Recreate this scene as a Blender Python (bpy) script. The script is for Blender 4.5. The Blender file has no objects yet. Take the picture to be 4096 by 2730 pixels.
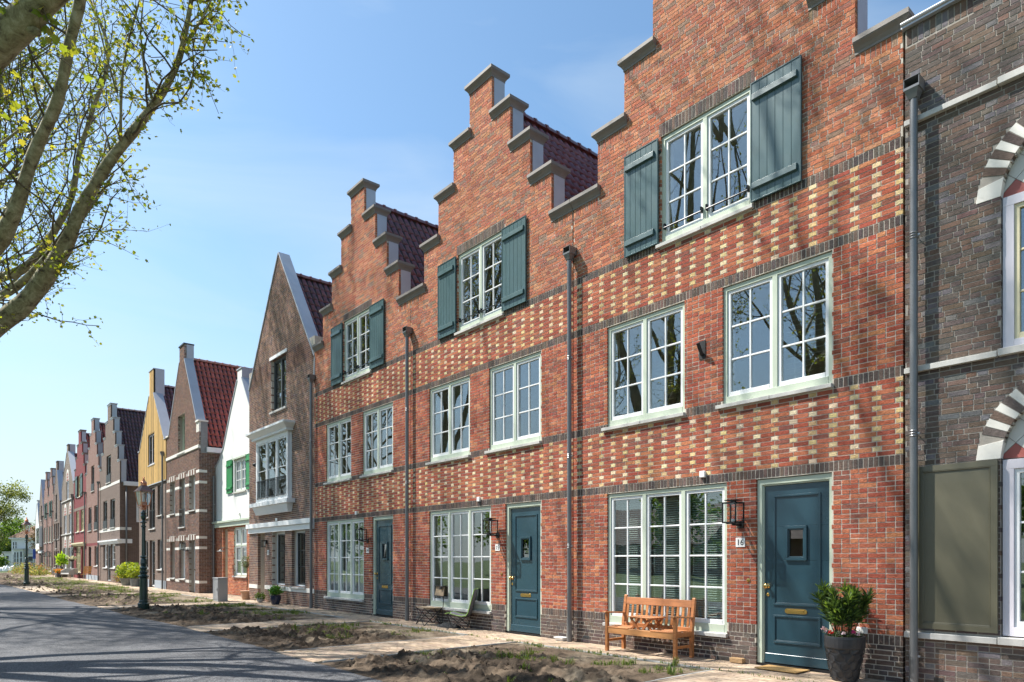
import bpy, math, random
import numpy as np
from mathutils import Vector, Matrix

SC = bpy.context.scene
C = SC.collection
# ------------------------------------------------------------ camera, sky, sun, exposure
cam = bpy.data.cameras.new('camera'); camo = bpy.data.objects.new('camera', cam); C.objects.link(camo)
cam.sensor_width = 36.0; cam.lens = 24.003; cam.shift_y = 0.2137
cam.clip_start = 0.1; cam.clip_end = 3000
camo.location = (0, -9, 1.5); camo.rotation_euler = (math.radians(90), 0, math.radians(90 - 40.178))
SC.camera = camo
SUN_V = Vector((-0.485, -0.35, 0.811)).normalized()
sl = bpy.data.lights.new('sun', 'SUN'); so = bpy.data.objects.new('sun', sl); C.objects.link(so)
sl.energy = 5.0; sl.angle = math.radians(0.53); sl.color = (1.0, 0.955, 0.89)
so.rotation_euler = SUN_V.to_track_quat('Z', 'Y').to_euler(); so.location = (-20, -20, 40)
W = bpy.data.worlds.new('World'); SC.world = W; W.use_nodes = True
nt = W.node_tree; nt.nodes.clear()
n_out = nt.nodes.new('ShaderNodeOutputWorld'); n_bg = nt.nodes.new('ShaderNodeBackground')
sky = nt.nodes.new('ShaderNodeTexSky'); sky.sky_type = 'NISHITA'; sky.sun_disc = False
sky.sun_elevation = math.asin(SUN_V.z); sky.sun_rotation = math.atan2(SUN_V.x, SUN_V.y)
sky.air_density = 1.0; sky.dust_density = 1.0; sky.ozone_density = 2.4; sky.altitude = 0
tc = nt.nodes.new('ShaderNodeTexCoord'); mp = nt.nodes.new('ShaderNodeMapping')
mp.inputs['Scale'].default_value = (1.2, 1.2, 5.0); mp.inputs['Location'].default_value = (3.1, 0.4, 0.2)
nz = nt.nodes.new('ShaderNodeTexNoise'); nz.inputs['Scale'].default_value = 1.7; nz.inputs['Detail'].default_value = 7; nz.inputs['Roughness'].default_value = 0.5; nz.inputs['Distortion'].default_value = 0.6
rmp = nt.nodes.new('ShaderNodeMapRange'); rmp.inputs['From Min'].default_value = 0.5; rmp.inputs['From Max'].default_value = 0.85; rmp.inputs['To Max'].default_value = 0.42
mx = nt.nodes.new('ShaderNodeMix'); mx.data_type = 'RGBA'; mx.inputs['B'].default_value = (3.9, 4.4, 4.7, 1)
nt.links.new(tc.outputs['Generated'], mp.inputs['Vector']); nt.links.new(mp.outputs['Vector'], nz.inputs['Vector'])
nt.links.new(nz.outputs['Fac'], rmp.inputs['Value']); nt.links.new(rmp.outputs['Result'], mx.inputs['Factor'])
tint = nt.nodes.new('ShaderNodeVectorMath'); tint.operation = 'MULTIPLY'; tint.inputs[1].default_value = (0.84, 0.985, 0.97)
nt.links.new(sky.outputs['Color'], tint.inputs[0]); nt.links.new(tint.outputs[0], mx.inputs['A']); sz = nt.nodes.new('ShaderNodeSeparateXYZ'); nt.links.new(tc.outputs['Generated'], sz.inputs[0])
hz = nt.nodes.new('ShaderNodeMapRange'); hz.interpolation_type = 'SMOOTHSTEP'; hz.inputs['From Min'].default_value = -0.02; hz.inputs['From Max'].default_value = 0.42; hz.inputs['To Min'].default_value = 0.85; hz.inputs['To Max'].default_value = 0.0
nt.links.new(sz.outputs['Z'], hz.inputs['Value']); mh = nt.nodes.new('ShaderNodeMix'); mh.data_type = 'RGBA'; mh.inputs['B'].default_value = (3.35, 3.7, 3.95, 1)
nt.links.new(hz.outputs['Result'], mh.inputs['Factor']); nt.links.new(mx.outputs['Result'], mh.inputs['A']); nt.links.new(mh.outputs['Result'], n_bg.inputs['Color'])
n_bg.inputs['Strength'].default_value = 0.115
nt.links.new(n_bg.outputs['Background'], n_out.inputs['Surface'])
SC.view_settings.view_transform = 'Standard'; SC.view_settings.look = 'None'
SC.view_settings.exposure = 1.0; SC.view_settings.gamma = 1.0; SC.view_settings.use_curve_mapping = False
SC.cycles.max_bounces = 7; SC.cycles.diffuse_bounces = 3; SC.cycles.glossy_bounces = 3
SC.cycles.transparent_max_bounces = 24; SC.cycles.transmission_bounces = 4
CAM = np.array([0., -9., 1.5])
RNG = np.random.default_rng(7); random.seed(7)

# ------------------------------------------------------------ materials
def newmat(name):
    m = bpy.data.materials.new(name); m.use_nodes = True; nt = m.node_tree
    return m, nt, nt.nodes['Principled BSDF'], nt.nodes.new, nt.links.new
def plain(name, col, rough=0.5, metal=0.0, var=0.0, vscale=6.0, bump=0.0, bscale=60.0, spec=0.5, coat=0.0, stretch=(1, 1, 1), attr=False, distort=0.0, dirt=0.0):
    m, nt, b, N, L = newmat(name)
    b.inputs['Roughness'].default_value = rough; b.inputs['Metallic'].default_value = metal
    b.inputs['Specular IOR Level'].default_value = spec; b.inputs['Coat Weight'].default_value = coat
    b.inputs['Base Color'].default_value = (*col, 1)
    src = None
    if attr:
        a = N('ShaderNodeAttribute'); a.attribute_name = 'col'; src = a.outputs['Color']
    g = N('ShaderNodeNewGeometry'); mpn = N('ShaderNodeMapping'); mpn.inputs['Scale'].default_value = stretch
    L(g.outputs['Position'], mpn.inputs['Vector'])
    if var > 0:
        n = N('ShaderNodeTexNoise'); n.inputs['Scale'].default_value = vscale; n.inputs['Detail'].default_value = 6; n.inputs['Roughness'].default_value = 0.62; n.inputs['Distortion'].default_value = distort
        L(mpn.outputs['Vector'], n.inputs['Vector'])
        r = N('ShaderNodeMapRange'); r.inputs['From Min'].default_value = 0.25; r.inputs['From Max'].default_value = 0.75
        r.inputs['To Min'].default_value = 1 - var; r.inputs['To Max'].default_value = 1 + var
        L(n.outputs['Fac'], r.inputs['Value'])
        h = N('ShaderNodeVectorMath'); h.operation = 'SCALE'
        if src is None:
            h.inputs[0].default_value = col
        else:
            L(src, h.inputs[0])
        L(r.outputs['Result'], h.inputs['Scale']); src = h.outputs[0]
        rr = N('ShaderNodeMapRange'); rr.inputs['To Min'].default_value = min(1, rough + 0.1); rr.inputs['To Max'].default_value = max(0.02, rough - 0.08)
        L(n.outputs['Fac'], rr.inputs['Value']); L(rr.outputs['Result'], b.inputs['Roughness'])
    if dirt > 0:
        n3 = N('ShaderNodeTexNoise'); n3.inputs['Scale'].default_value = 0.7; n3.inputs['Detail'].default_value = 8; n3.inputs['Roughness'].default_value = 0.7
        L(g.outputs['Position'], n3.inputs['Vector'])
        r3 = N('ShaderNodeMapRange'); r3.inputs['From Min'].default_value = 0.48; r3.inputs['From Max'].default_value = 0.72; r3.inputs['To Max'].default_value = dirt
        L(n3.outputs['Fac'], r3.inputs['Value'])
        mm = N('ShaderNodeMix'); mm.data_type = 'RGBA'; mm.inputs['B'].default_value = (0.42, 0.37, 0.31, 1)
        L(r3.outputs['Result'], mm.inputs['Factor'])
        if src is None: mm.inputs['A'].default_value = (*col, 1)
        else: L(src, mm.inputs['A'])
        src = mm.outputs['Result']
    if src is not None:
        L(src, b.inputs['Base Color'])
    if bump > 0:
        n2 = N('ShaderNodeTexNoise'); n2.inputs['Scale'].default_value = bscale; n2.inputs['Detail'].default_value = 5; n2.inputs['Roughness'].default_value = 0.6
        L(mpn.outputs['Vector'], n2.inputs['Vector'])
        bp = N('ShaderNodeBump'); bp.inputs['Strength'].default_value = 1.0; bp.inputs['Distance'].default_value = bump
        L(n2.outputs['Fac'], bp.inputs['Height']); L(bp.outputs['Normal'], b.inputs['Normal'])
    return m
M = {}
# hand-formed brick: colour per brick, folds and pits in relief
def brickmat(name, strength, rough=0.92):
    m, nt, b, N, L = newmat(name)
    b.inputs['Roughness'].default_value = rough; b.inputs['Specular IOR Level'].default_value = 0.25
    a = N('ShaderNodeAttribute'); a.attribute_name = 'col'
    g = N('ShaderNodeNewGeometry')
    n = N('ShaderNodeTexNoise'); n.inputs['Scale'].default_value = 22; n.inputs['Detail'].default_value = 8; n.inputs['Roughness'].default_value = 0.7; L(g.outputs['Position'], n.inputs['Vector'])
    r = N('ShaderNodeMapRange'); r.inputs['From Min'].default_value = 0.3; r.inputs['From Max'].default_value = 0.7; r.inputs['To Min'].default_value = 0.72; r.inputs['To Max'].default_value = 1.25
    L(n.outputs['Fac'], r.inputs['Value'])
    h = N('ShaderNodeVectorMath'); h.operation = 'SCALE'; L(a.outputs['Color'], h.inputs[0]); L(r.outputs['Result'], h.inputs['Scale'])
    big = N('ShaderNodeTexNoise'); big.inputs['Scale'].default_value = 0.9; big.inputs['Detail'].default_value = 4; L(g.outputs['Position'], big.inputs['Vector'])
    rb = N('ShaderNodeMapRange'); rb.inputs['From Min'].default_value = 0.3; rb.inputs['From Max'].default_value = 0.7; rb.inputs['To Min'].default_value = 0.86; rb.inputs['To Max'].default_value = 1.14
    L(big.outputs['Fac'], rb.inputs['Value'])
    h2 = N('ShaderNodeVectorMath'); h2.operation = 'SCALE'; L(h.outputs[0], h2.inputs[0]); L(rb.outputs['Result'], h2.inputs['Scale'])
    L(h2.outputs[0], b.inputs['Base Color'])
    mp = N('ShaderNodeMapping'); mp.inputs['Scale'].default_value = (0.55, 0.55, 1.35); mp.inputs['Rotation'].default_value = (0, 0.35, 0); L(g.outputs['Position'], mp.inputs['Vector'])
    n2 = N('ShaderNodeTexNoise'); n2.inputs['Scale'].default_value = 48; n2.inputs['Detail'].default_value = 4; n2.inputs['Distortion'].default_value = 1.4; n2.inputs['Roughness'].default_value = 0.6; L(mp.outputs['Vector'], n2.inputs['Vector'])
    cr = N('ShaderNodeMapRange'); cr.inputs['From Min'].default_value = 0.36; cr.inputs['From Max'].default_value = 0.6; L(n2.outputs['Fac'], cr.inputs['Value'])
    bp = N('ShaderNodeBump'); bp.inputs['Distance'].default_value = strength; bp.inputs['Strength'].default_value = 1.0
    L(cr.outputs['Result'], bp.inputs['Height']); L(bp.outputs['Normal'], b.inputs['Normal'])
    return m
M['brick'] = brickmat('handmade_brick', 0.0055)
M['brick_smooth'] = brickmat('wire_cut_brick', 0.0022)
M['mortar'] = plain('mortar_light', (0.56, 0.50, 0.42), 0.95, var=0.14, vscale=30, bump=0.003, bscale=160)
M['mortar_grey'] = plain('mortar_grey', (0.34, 0.31, 0.27), 0.95, var=0.15, vscale=30, bump=0.003, bscale=160)
M['green'] = plain('sage_paint', (0.50, 0.56, 0.45), 0.38, var=0.03, vscale=3)
M['white'] = plain('white_paint', (0.78, 0.79, 0.79), 0.35, var=0.03, vscale=3)
M['lilac'] = plain('pale_lilac_paint', (0.66, 0.63, 0.68), 0.4, var=0.03)
M['cream'] = plain('cream_paint', (0.72, 0.64, 0.42), 0.4, var=0.03)
M['darkframe'] = plain('dark_frame_paint', (0.035, 0.037, 0.038), 0.4)
M['midgrey'] = plain('grey_door_paint', (0.10, 0.11, 0.115), 0.4)
M['door'] = plain('petrol_door_paint', (0.022, 0.060, 0.082), 0.24, var=0.05, vscale=2, bump=0.0002, bscale=90, coat=0.25)
M['shutter'] = plain('shutter_paint', (0.058, 0.108, 0.112), 0.30, var=0.06, vscale=2, coat=0.3)
M['shutter_dark'] = plain('dark_green_shutter_paint', (0.022, 0.06, 0.05), 0.35, var=0.05)
M['bright_green'] = plain('bright_green_paint', (0.02, 0.22, 0.06), 0.38, var=0.05)
M['olive'] = plain('olive_shutter_paint', (0.115, 0.108, 0.072), 0.36, var=0.03, vscale=2, bump=0.0003, bscale=300, coat=0.15)
M['coping'] = plain('grey_brown_coping', (0.20, 0.178, 0.16), 0.62, var=0.12, vscale=4, bump=0.001, bscale=70)
M['zinc'] = plain('zinc_sheet', (0.44, 0.46, 0.49), 0.42, metal=0.35, var=0.08, vscale=2.5)
M['pipe'] = plain('zinc_grey_pipe', (0.17, 0.175, 0.18), 0.34, metal=0.35, var=0.08, vscale=5)
M['stone'] = plain('cast_stone', (0.50, 0.49, 0.46), 0.8, var=0.14, vscale=9, bump=0.001, bscale=90, stretch=(1, 1, .35))
M['pale_brick'] = plain('pale_stone_brick', (0.70, 0.68, 0.62), 0.8, var=0.07, vscale=9, bump=0.001, bscale=90)
M['bluestone'] = plain('blue_grey_stone', (0.30, 0.34, 0.38), 0.7, var=0.1)
M['tile'] = plain('glazed_roof_tile', (0.14, 0.05, 0.05), 0.34, var=0.3, vscale=5, attr=True, coat=0.25)
M['deck'] = plain('roof_underlay', (0.03, 0.02, 0.02), 0.9)
M['brass'] = plain('brass', (0.75, 0.48, 0.16), 0.16, metal=1.0, var=0.1, vscale=30)
M['black'] = plain('black_metal', (0.01, 0.01, 0.011), 0.5, var=0.1)
M['rail'] = plain('black_tube', (0.02, 0.02, 0.022), 0.2, metal=0.6)
M['room'] = plain('room_plaster', (0.36, 0.34, 0.31), 0.9)
M['roomfloor'] = plain('room_floor', (0.10, 0.08, 0.06), 0.6)
M['slat'] = plain('blind_slat', (0.55, 0.62, 0.60), 0.5)
M['curtain'] = plain('curtain_cloth', (0.62, 0.6, 0.56), 0.9)
M['plastic_white'] = plain('white_plastic', (0.8, 0.8, 0.78), 0.35)
M['ink'] = plain('dark_ink', (0.02, 0.02, 0.022), 0.6)
M['plaster'] = plain('white_render', (0.68, 0.69, 0.67), 0.85, var=0.04, vscale=1.5, bump=0.001, bscale=60)
M['timber'] = plain('yellow_timber', (0.5, 0.32, 0.11), 0.7, attr=True, var=0.28, vscale=9, stretch=(3, 3, .35))
M['darkgreen'] = plain('lamp_post_paint', (0.008, 0.035, 0.03), 0.22, var=0.1, coat=0.4)
M['copper'] = plain('copper', (0.62, 0.27, 0.16), 0.36, metal=0.75, var=0.15, vscale=8)
M['copper_dull'] = plain('dull_copper', (0.26, 0.17, 0.15), 0.45, metal=0.5, var=0.2, vscale=8)
M['teak'] = plain('oiled_wood', (0.48, 0.19, 0.06), 0.5, attr=True, var=0.28, vscale=26, stretch=(.12, 1, 1), bump=0.0006, bscale=90, coat=0.1)
M['terracotta'] = plain('terracotta', (0.42, 0.26, 0.17), 0.85, var=0.15, vscale=7)
M['pot'] = plain('dark_pot_glaze', (0.028, 0.03, 0.034), 0.42, var=0.3, vscale=14, bump=0.002, bscale=60)
M['bluepot'] = plain('blue_pot_glaze', (0.015, 0.025, 0.06), 0.2, coat=0.5)
M['galv'] = plain('galvanised_tub', (0.2, 0.21, 0.21), 0.5, metal=0.5, var=0.15, vscale=8)
M['cabinet'] = plain('grey_cabinet', (0.30, 0.30, 0.30), 0.6, var=0.05, bump=0.0006, bscale=200)
M['fabric_tan'] = plain('tan_canvas', (0.42, 0.31, 0.2), 0.9, var=0.08, vscale=25)
M['fabric_grey'] = plain('grey_canvas', (0.12, 0.12, 0.13), 0.8, var=0.3, vscale=20)
M['fabric_black'] = plain('black_bag_cloth', (0.022, 0.022, 0.024), 0.75, var=0.3, vscale=14)
M['lime'] = plain('lime_trim', (0.35, 0.6, 0.12), 0.6)
M['wicker'] = plain('grey_wicker', (0.42, 0.40, 0.37), 0.8, var=0.2, vscale=60, bump=0.003, bscale=120)
M['coir'] = plain('coir_mat', (0.42, 0.26, 0.10), 1.0, var=0.3, vscale=90, bump=0.004, bscale=300)
M['red_tile'] = plain('red_tympanum_tile', (0.36, 0.10, 0.08), 0.5, var=0.05)
M['pale_tile'] = plain('pale_tympanum_tile', (0.6, 0.58, 0.53), 0.5, var=0.05)
M['paver'] = plain('clay_paver', (0.4, 0.3, 0.22), 0.9, attr=True, var=0.16, vscale=18, bump=0.0015, bscale=160, dirt=0.55)
M['sand'] = plain('joint_sand', (0.42, 0.35, 0.27), 1.0, var=0.12, vscale=5, bump=0.002, bscale=200)
M['concrete'] = plain('concrete_edging', (0.36, 0.36, 0.34), 0.85, var=0.12, vscale=6, bump=0.001, bscale=120)
M['leafy'] = None
def leafmat(name, trans=0.5, rough=0.5, var=0.35):
    m, nt, b, N, L = newmat(name); out = nt.nodes['Material Output']
    a = N('ShaderNodeAttribute'); a.attribute_name = 'col'
    b.inputs['Roughness'].default_value = rough; b.inputs['Specular IOR Level'].default_value = 0.35
    L(a.outputs['Color'], b.inputs['Base Color'])
    t = N('ShaderNodeBsdfTranslucent'); sc = N('ShaderNodeVectorMath'); sc.operation = 'MULTIPLY'; sc.inputs[1].default_value = (1.5, 1.35, 0.55)
    L(a.outputs['Color'], sc.inputs[0]); L(sc.outputs[0], t.inputs['Color'])
    mixs = N('ShaderNodeMixShader'); mixs.inputs[0].default_value = trans
    L(b.outputs[0], mixs.inputs[1]); L(t.outputs[0], mixs.inputs[2]); L(mixs.outputs[0], out.inputs['Surface'])
    return m
M['leaf'] = leafmat('tree_leaf', 0.5); M['grass'] = leafmat('grass_blade', 0.35); M['petal'] = leafmat('petal', 0.2)
def glassmat(name, r0, tint=(1, 1, 1)):
    m, nt, b, N, L = newmat(name); out = nt.nodes['Material Output']; nt.nodes.remove(b)
    g = N('ShaderNodeNewGeometry'); dt = N('ShaderNodeVectorMath'); dt.operation = 'DOT_PRODUCT'; L(g.outputs['Incoming'], dt.inputs[0]); L(g.outputs['Normal'], dt.inputs[1])
    def mt(op, *a, clamp=False):
        n = N('ShaderNodeMath'); n.operation = op; n.use_clamp = clamp
        for i, v in enumerate(a):
            if isinstance(v, (int, float)): n.inputs[i].default_value = v
            else: L(v, n.inputs[i])
        return n.outputs[0]
    c = mt('ABSOLUTE', dt.outputs['Value']); f = mt('ADD', mt('MULTIPLY', mt('POWER', mt('SUBTRACT', 1.0, c), 5.0), 1 - r0), r0, clamp=True)
    t = N('ShaderNodeBsdfTransparent'); t.inputs['Color'].default_value = (*tint, 1)
    gl = N('ShaderNodeBsdfGlossy'); gl.inputs['Roughness'].default_value = 0.0; gl.inputs['Color'].default_value = (0.95, 0.98, 1, 1)
    n = N('ShaderNodeTexNoise'); n.inputs['Scale'].default_value = 1.3; n.inputs['Detail'].default_value = 1; L(g.outputs['Position'], n.inputs['Vector'])
    bp = N('ShaderNodeBump'); bp.inputs['Distance'].default_value = 0.004; bp.inputs['Strength'].default_value = 0.5; L(n.outputs['Fac'], bp.inputs['Height']); L(bp.outputs['Normal'], gl.inputs['Normal'])
    mixs = N('ShaderNodeMixShader'); L(f, mixs.inputs[0]); L(t.outputs[0], mixs.inputs[1]); L(gl.outputs[0], mixs.inputs[2]); L(mixs.outputs[0], out.inputs['Surface'])
    return m
M['glass'] = glassmat('window_glass', 0.15, (0.86, 0.90, 0.88))
M['lampglass'] = glassmat('lantern_glass', 0.045, (0.93, 0.95, 0.95))
def barkmat():
    m, nt, b, N, L = newmat('plane_bark'); b.inputs['Roughness'].default_value = 0.85
    g = N('ShaderNodeNewGeometry')
    v = N('ShaderNodeTexNoise'); v.inputs['Scale'].default_value = 7.5; v.inputs['Detail'].default_value = 6; v.inputs['Roughness'].default_value = 0.75; v.inputs['Distortion'].default_value = 0.5
    L(g.outputs['Position'], v.inputs['Vector'])
    r = N('ShaderNodeValToRGB'); e = r.color_ramp.elements
    e[0].position = 0.36; e[0].color = (0.06, 0.045, 0.03, 1); e[1].position = 0.44; e[1].color = (0.19, 0.165, 0.09, 1)
    x = e.new(0.54); x.color = (0.27, 0.25, 0.14, 1); y = e.new(0.66); y.color = (0.40, 0.37, 0.26, 1)
    L(v.outputs['Fac'], r.inputs[0]); L(r.outputs[0], b.inputs['Base Color'])
    bp = N('ShaderNodeBump'); bp.inputs['Distance'].default_value = 0.01; L(v.outputs['Fac'], bp.inputs['Height']); L(bp.outputs['Normal'], b.inputs['Normal'])
    return m
M['bark'] = barkmat()
M['twig'] = plain('twig_bark', (0.095, 0.075, 0.045), 0.9, var=0.3, vscale=12)
# coursed brick too far away to pick apart: relief and colour of single bricks from the wall's own position
def farbrick(name, c1, c2, mort):
    m, nt, b, N, L = newmat(name); b.inputs['Roughness'].default_value = 0.92
    g = N('ShaderNodeNewGeometry'); s = N('ShaderNodeSeparateXYZ'); L(g.outputs['Position'], s.inputs[0])
    ad = N('ShaderNodeMath'); ad.operation = 'ADD'; L(s.outputs['X'], ad.inputs[0]); L(s.outputs['Y'], ad.inputs[1])
    cb = N('ShaderNodeCombineXYZ'); L(ad.outputs[0], cb.inputs['X']); L(s.outputs['Z'], cb.inputs['Y'])
    br = N('ShaderNodeTexBrick'); br.inputs['Scale'].default_value = 1.0; br.inputs['Brick Width'].default_value = 0.2175; br.inputs['Row Height'].default_value = 0.0635
    br.inputs['Mortar Size'].default_value = 0.007; br.inputs['Mortar Smooth'].default_value = 0.3; br.inputs['Bias'].default_value = 0.0
    br.inputs['Color1'].default_value = (*c1, 1); br.inputs['Color2'].default_value = (*c2, 1); br.inputs['Mortar'].default_value = (*mort, 1)
    L(cb.outputs[0], br.inputs['Vector']); L(br.outputs['Color'], b.inputs['Base Color'])
    bp = N('ShaderNodeBump'); bp.inputs['Distance'].default_value = 0.012; bp.invert = True; L(br.outputs['Fac'], bp.inputs['Height']); L(bp.outputs['Normal'], b.inputs['Normal'])
    return m
M['far_brown'] = farbrick('brown_brick_courses', (0.115, 0.072, 0.055), (0.165, 0.105, 0.08), (0.27, 0.235, 0.20))
M['far_pink'] = farbrick('pink_brick_courses', (0.20, 0.085, 0.066), (0.26, 0.125, 0.095), (0.30, 0.25, 0.21))
M['far_taupe'] = farbrick('taupe_brick_courses', (0.15, 0.108, 0.083), (0.19, 0.14, 0.105), (0.28, 0.25, 0.21))
M['far_red'] = farbrick('red_painted_brick', (0.19, 0.022, 0.027), (0.22, 0.028, 0.032), (0.14, 0.02, 0.022))

# ------------------------------------------------------------ mesh builder
class MB:
    def __init__(s): s.V = []; s.n = 0; s.F = []; s.K = []; s.c = []; s.hascol = False
    def add(s, V, F, col=None):
        V = np.asarray(V, float).reshape(-1, 3); F = np.asarray(F, int)
        if F.ndim == 1: F = F[None]
        s.V.append(V); s.F.append((F + s.n).ravel()); s.K.append(np.full(len(F), F.shape[1])); s.n += len(V)
        if col is None: c = np.full((len(F), 3), 0.5)
        else:
            s.hascol = True; c = np.asarray(col, float)
            if c.ndim == 1: c = np.tile(c, (len(F), 1))
        s.c.append(c); return s
    BF = np.array([[0, 1, 5, 4], [1, 3, 7, 5], [3, 2, 6, 7], [2, 0, 4, 6], [4, 5, 7, 6], [0, 2, 3, 1]])
    def boxes(s, B, col=None, back=True, jit=0.0):
        B = np.asarray(B, float).reshape(-1, 6); n = len(B)
        V = np.empty((n, 8, 3))
        for i in range(8):
            V[:, i, 0] = B[:, i & 1]; V[:, i, 1] = B[:, 2 + ((i >> 1) & 1)]; V[:, i, 2] = B[:, 4 + ((i >> 2) & 1)]
        if jit: V += RNG.uniform(-jit, jit, V.shape)
        bf = s.BF if back else s.BF[[0, 1, 3, 4, 5]]
        F = (np.arange(n)[:, None, None] * 8 + bf[None]).reshape(-1, 4)
        if col is not None:
            col = np.asarray(col, float)
            col = np.tile(col, (len(F), 1)) if col.ndim == 1 else np.repeat(col, len(bf), 0)
        return s.add(V.reshape(-1, 3), F, col)
    def box(s, x0, x1, y0, y1, z0, z1, col=None):
        return s.boxes([[min(x0, x1), max(x0, x1), min(y0, y1), max(y0, y1), min(z0, z1), max(z0, z1)]], col)
    def hexa(s, P, col=None): return s.add(P, s.BF, col)
    def frustum(s, a, za, b, zb, col=None):   # a, b = (x0,x1,y0,y1)
        P = []
        for r, z in ((a, za), (b, zb)):
            for y in (r[2], r[3]):
                for x in (r[0], r[1]): P.append((x, y, z))
        return s.add(P, s.BF, col)
    def bar(s, p, q, w, h=None, col=None, up=(0, 0, 1)):
        p = Vector(p); q = Vector(q); h = h or w; d = (q - p).normalized(); u = Vector(up)
        if abs(d.dot(u)) > .95: u = Vector((0, 1, 0))
        a = d.cross(u).normalized() * (w / 2); b = d.cross(a).normalized() * (h / 2)
        P = [e + sx * a + sz * b for e in (p, q) for sz in (-1, 1) for sx in (-1, 1)]
        # order to match BF (x=a, y=b, z=along)
        return s.add([tuple(v) for v in P], s.BF, col)
    def tube(s, P, R, n=8, cap=True, col=None):
        P = np.asarray(P, float); R = np.broadcast_to(np.asarray(R, float), (len(P),)); T = np.gradient(P, axis=0)
        T /= np.linalg.norm(T, axis=1)[:, None] + 1e-9
        ref = np.array([0, 0, 1.]) if abs(T[0][2]) < .9 else np.array([0, 1., 0])
        a = np.cross(T, ref); bad = np.linalg.norm(a, axis=1) < .1; a[bad] = np.cross(T[bad], [1., 0, 0])
        a /= np.linalg.norm(a, axis=1)[:, None] + 1e-9; b = np.cross(T, a)
        an = np.arange(n) * 2 * math.pi / n
        V = P[:, None] + R[:, None, None] * (a[:, None] * np.cos(an)[None, :, None] + b[:, None] * np.sin(an)[None, :, None])
        i = np.arange(len(P) - 1)[:, None] * n; j = np.arange(n)[None]; k = (j + 1) % n
        F = np.stack([i + j, i + k, i + n + k, i + n + j], -1).reshape(-1, 4)
        s.add(V.reshape(-1, 3), F, col)
        if cap and n > 3:
            m = s.n - len(P) * n
            s.F.append(np.arange(n)[::-1] + m); s.K.append([n]); s.F.append(np.arange(n) + m + (len(P) - 1) * n); s.K.append([n])
            s.c.append(np.tile(np.full(3, .5) if col is None else np.asarray(col, float)[:3], (2, 1)))
        return s
    def lathe(s, prof, c=(0, 0), n=24, col=None, cap=True):
        return s.tube_z([(c[0], c[1], z) for r, z in prof], [r for r, z in prof], n, cap, col)
    def tube_z(s, P, R, n, cap=True, col=None):
        P = np.asarray(P, float); R = np.asarray(R, float); an = np.arange(n) * 2 * math.pi / n + math.pi / n
        V = P[:, None] + R[:, None, None] * np.stack([np.cos(an), np.sin(an), an * 0], -1)[None]
        i = np.arange(len(P) - 1)[:, None] * n; j = np.arange(n)[None]; k = (j + 1) % n
        s.add(V.reshape(-1, 3), np.stack([i + j, i + k, i + n + k, i + n + j], -1).reshape(-1, 4), col)
        if cap:
            m = s.n - len(P) * n
            s.F.append(np.arange(n)[::-1] + m); s.K.append([n]); s.F.append(np.arange(n) + m + (len(P) - 1) * n); s.K.append([n])
            s.c.append(np.tile(np.full(3, .5) if col is None else np.asarray(col, float)[:3], (2, 1)))
        return s
    def prism(s, poly, y0, y1, col=None, axis='y'):   # poly in (x,z) counter-clockwise seen from -y
        n = len(poly); f = (lambda p, d: (p[0], d, p[1])) if axis == 'y' else (lambda p, d: (d, p[0], p[1]))
        V = [f(p, y0) for p in poly] + [f(p, y1) for p in poly]
        s.add(V, [list(range(n))], col)
        s.F.append(np.arange(n)[::-1] + s.n - n); s.K.append([n]); s.c.append(s.c[-1][:1])
        s.F.append((np.array([[i, i + n, (i + 1) % n + n, (i + 1) % n] for i in range(n)]) + s.n - 2 * n).ravel()); s.K.append([4] * n); s.c.append(np.tile(s.c[-1][:1], (n, 1)))
        return s
    def mesh(s, name, mat, smooth=False):
        me = bpy.data.meshes.new(name)
        if s.n == 0: return me
        V = np.concatenate(s.V); F = np.concatenate([np.asarray(f).ravel() for f in s.F]).astype(np.int32); K = np.concatenate(s.K).astype(np.int32)
        me.vertices.add(len(V)); me.vertices.foreach_set('co', V.astype(np.float32).ravel())
        me.loops.add(len(F)); me.loops.foreach_set('vertex_index', F)
        me.polygons.add(len(K)); st = np.concatenate([[0], np.cumsum(K)[:-1]]).astype(np.int32)
        me.polygons.foreach_set('loop_start', st)
        me.polygons.foreach_set('use_smooth', np.full(len(K), smooth))
        if s.hascol:
            c = np.concatenate(s.c); c = np.repeat(np.hstack([c, np.ones((len(c), 1))]), K, 0).astype(np.float32)
            at = me.attributes.new('col', 'FLOAT_COLOR', 'CORNER'); at.data.foreach_set('color', c.ravel())
        me.update(calc_edges=True); me.validate()
        me.materials.append(mat); return me
    def build(s, name, mat, parent=None, smooth=False, bevel=0.0, **kw):
        o = bpy.data.objects.new(name, s.mesh(name, M[mat] if isinstance(mat, str) else mat, smooth)); C.objects.link(o); o.parent = parent
        if bevel:
            b = o.modifiers.new('b', 'BEVEL'); b.width = bevel; b.segments = 1; b.limit_method = 'ANGLE'
        for k, v in kw.items(): o[k] = v
        return o
def smooth_angle(o, deg=35):
    try:
        o.data.set_sharp_from_angle(angle=math.radians(deg))
    except Exception: pass
    return o
def thing(name, label, cat, loc=(0, 0, 0), rz=0.0, group=None):
    o = bpy.data.objects.new(name, None); C.objects.link(o); o.location = loc; o.rotation_euler = (0, 0, rz)
    o.empty_display_size = .2; o['label'] = label; o['category'] = cat
    if group: o['group'] = group
    return o
def tag(o, label, cat, group=None):
    o['label'] = label; o['category'] = cat
    if group: o['group'] = group
    return o
def inst(name, me, parent, loc, rot=None, kind=None):
    o = bpy.data.objects.new(name, me); o.parent = parent; o.location = loc
    if rot is not None: o.rotation_euler = rot
    C.objects.link(o); return o

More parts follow.
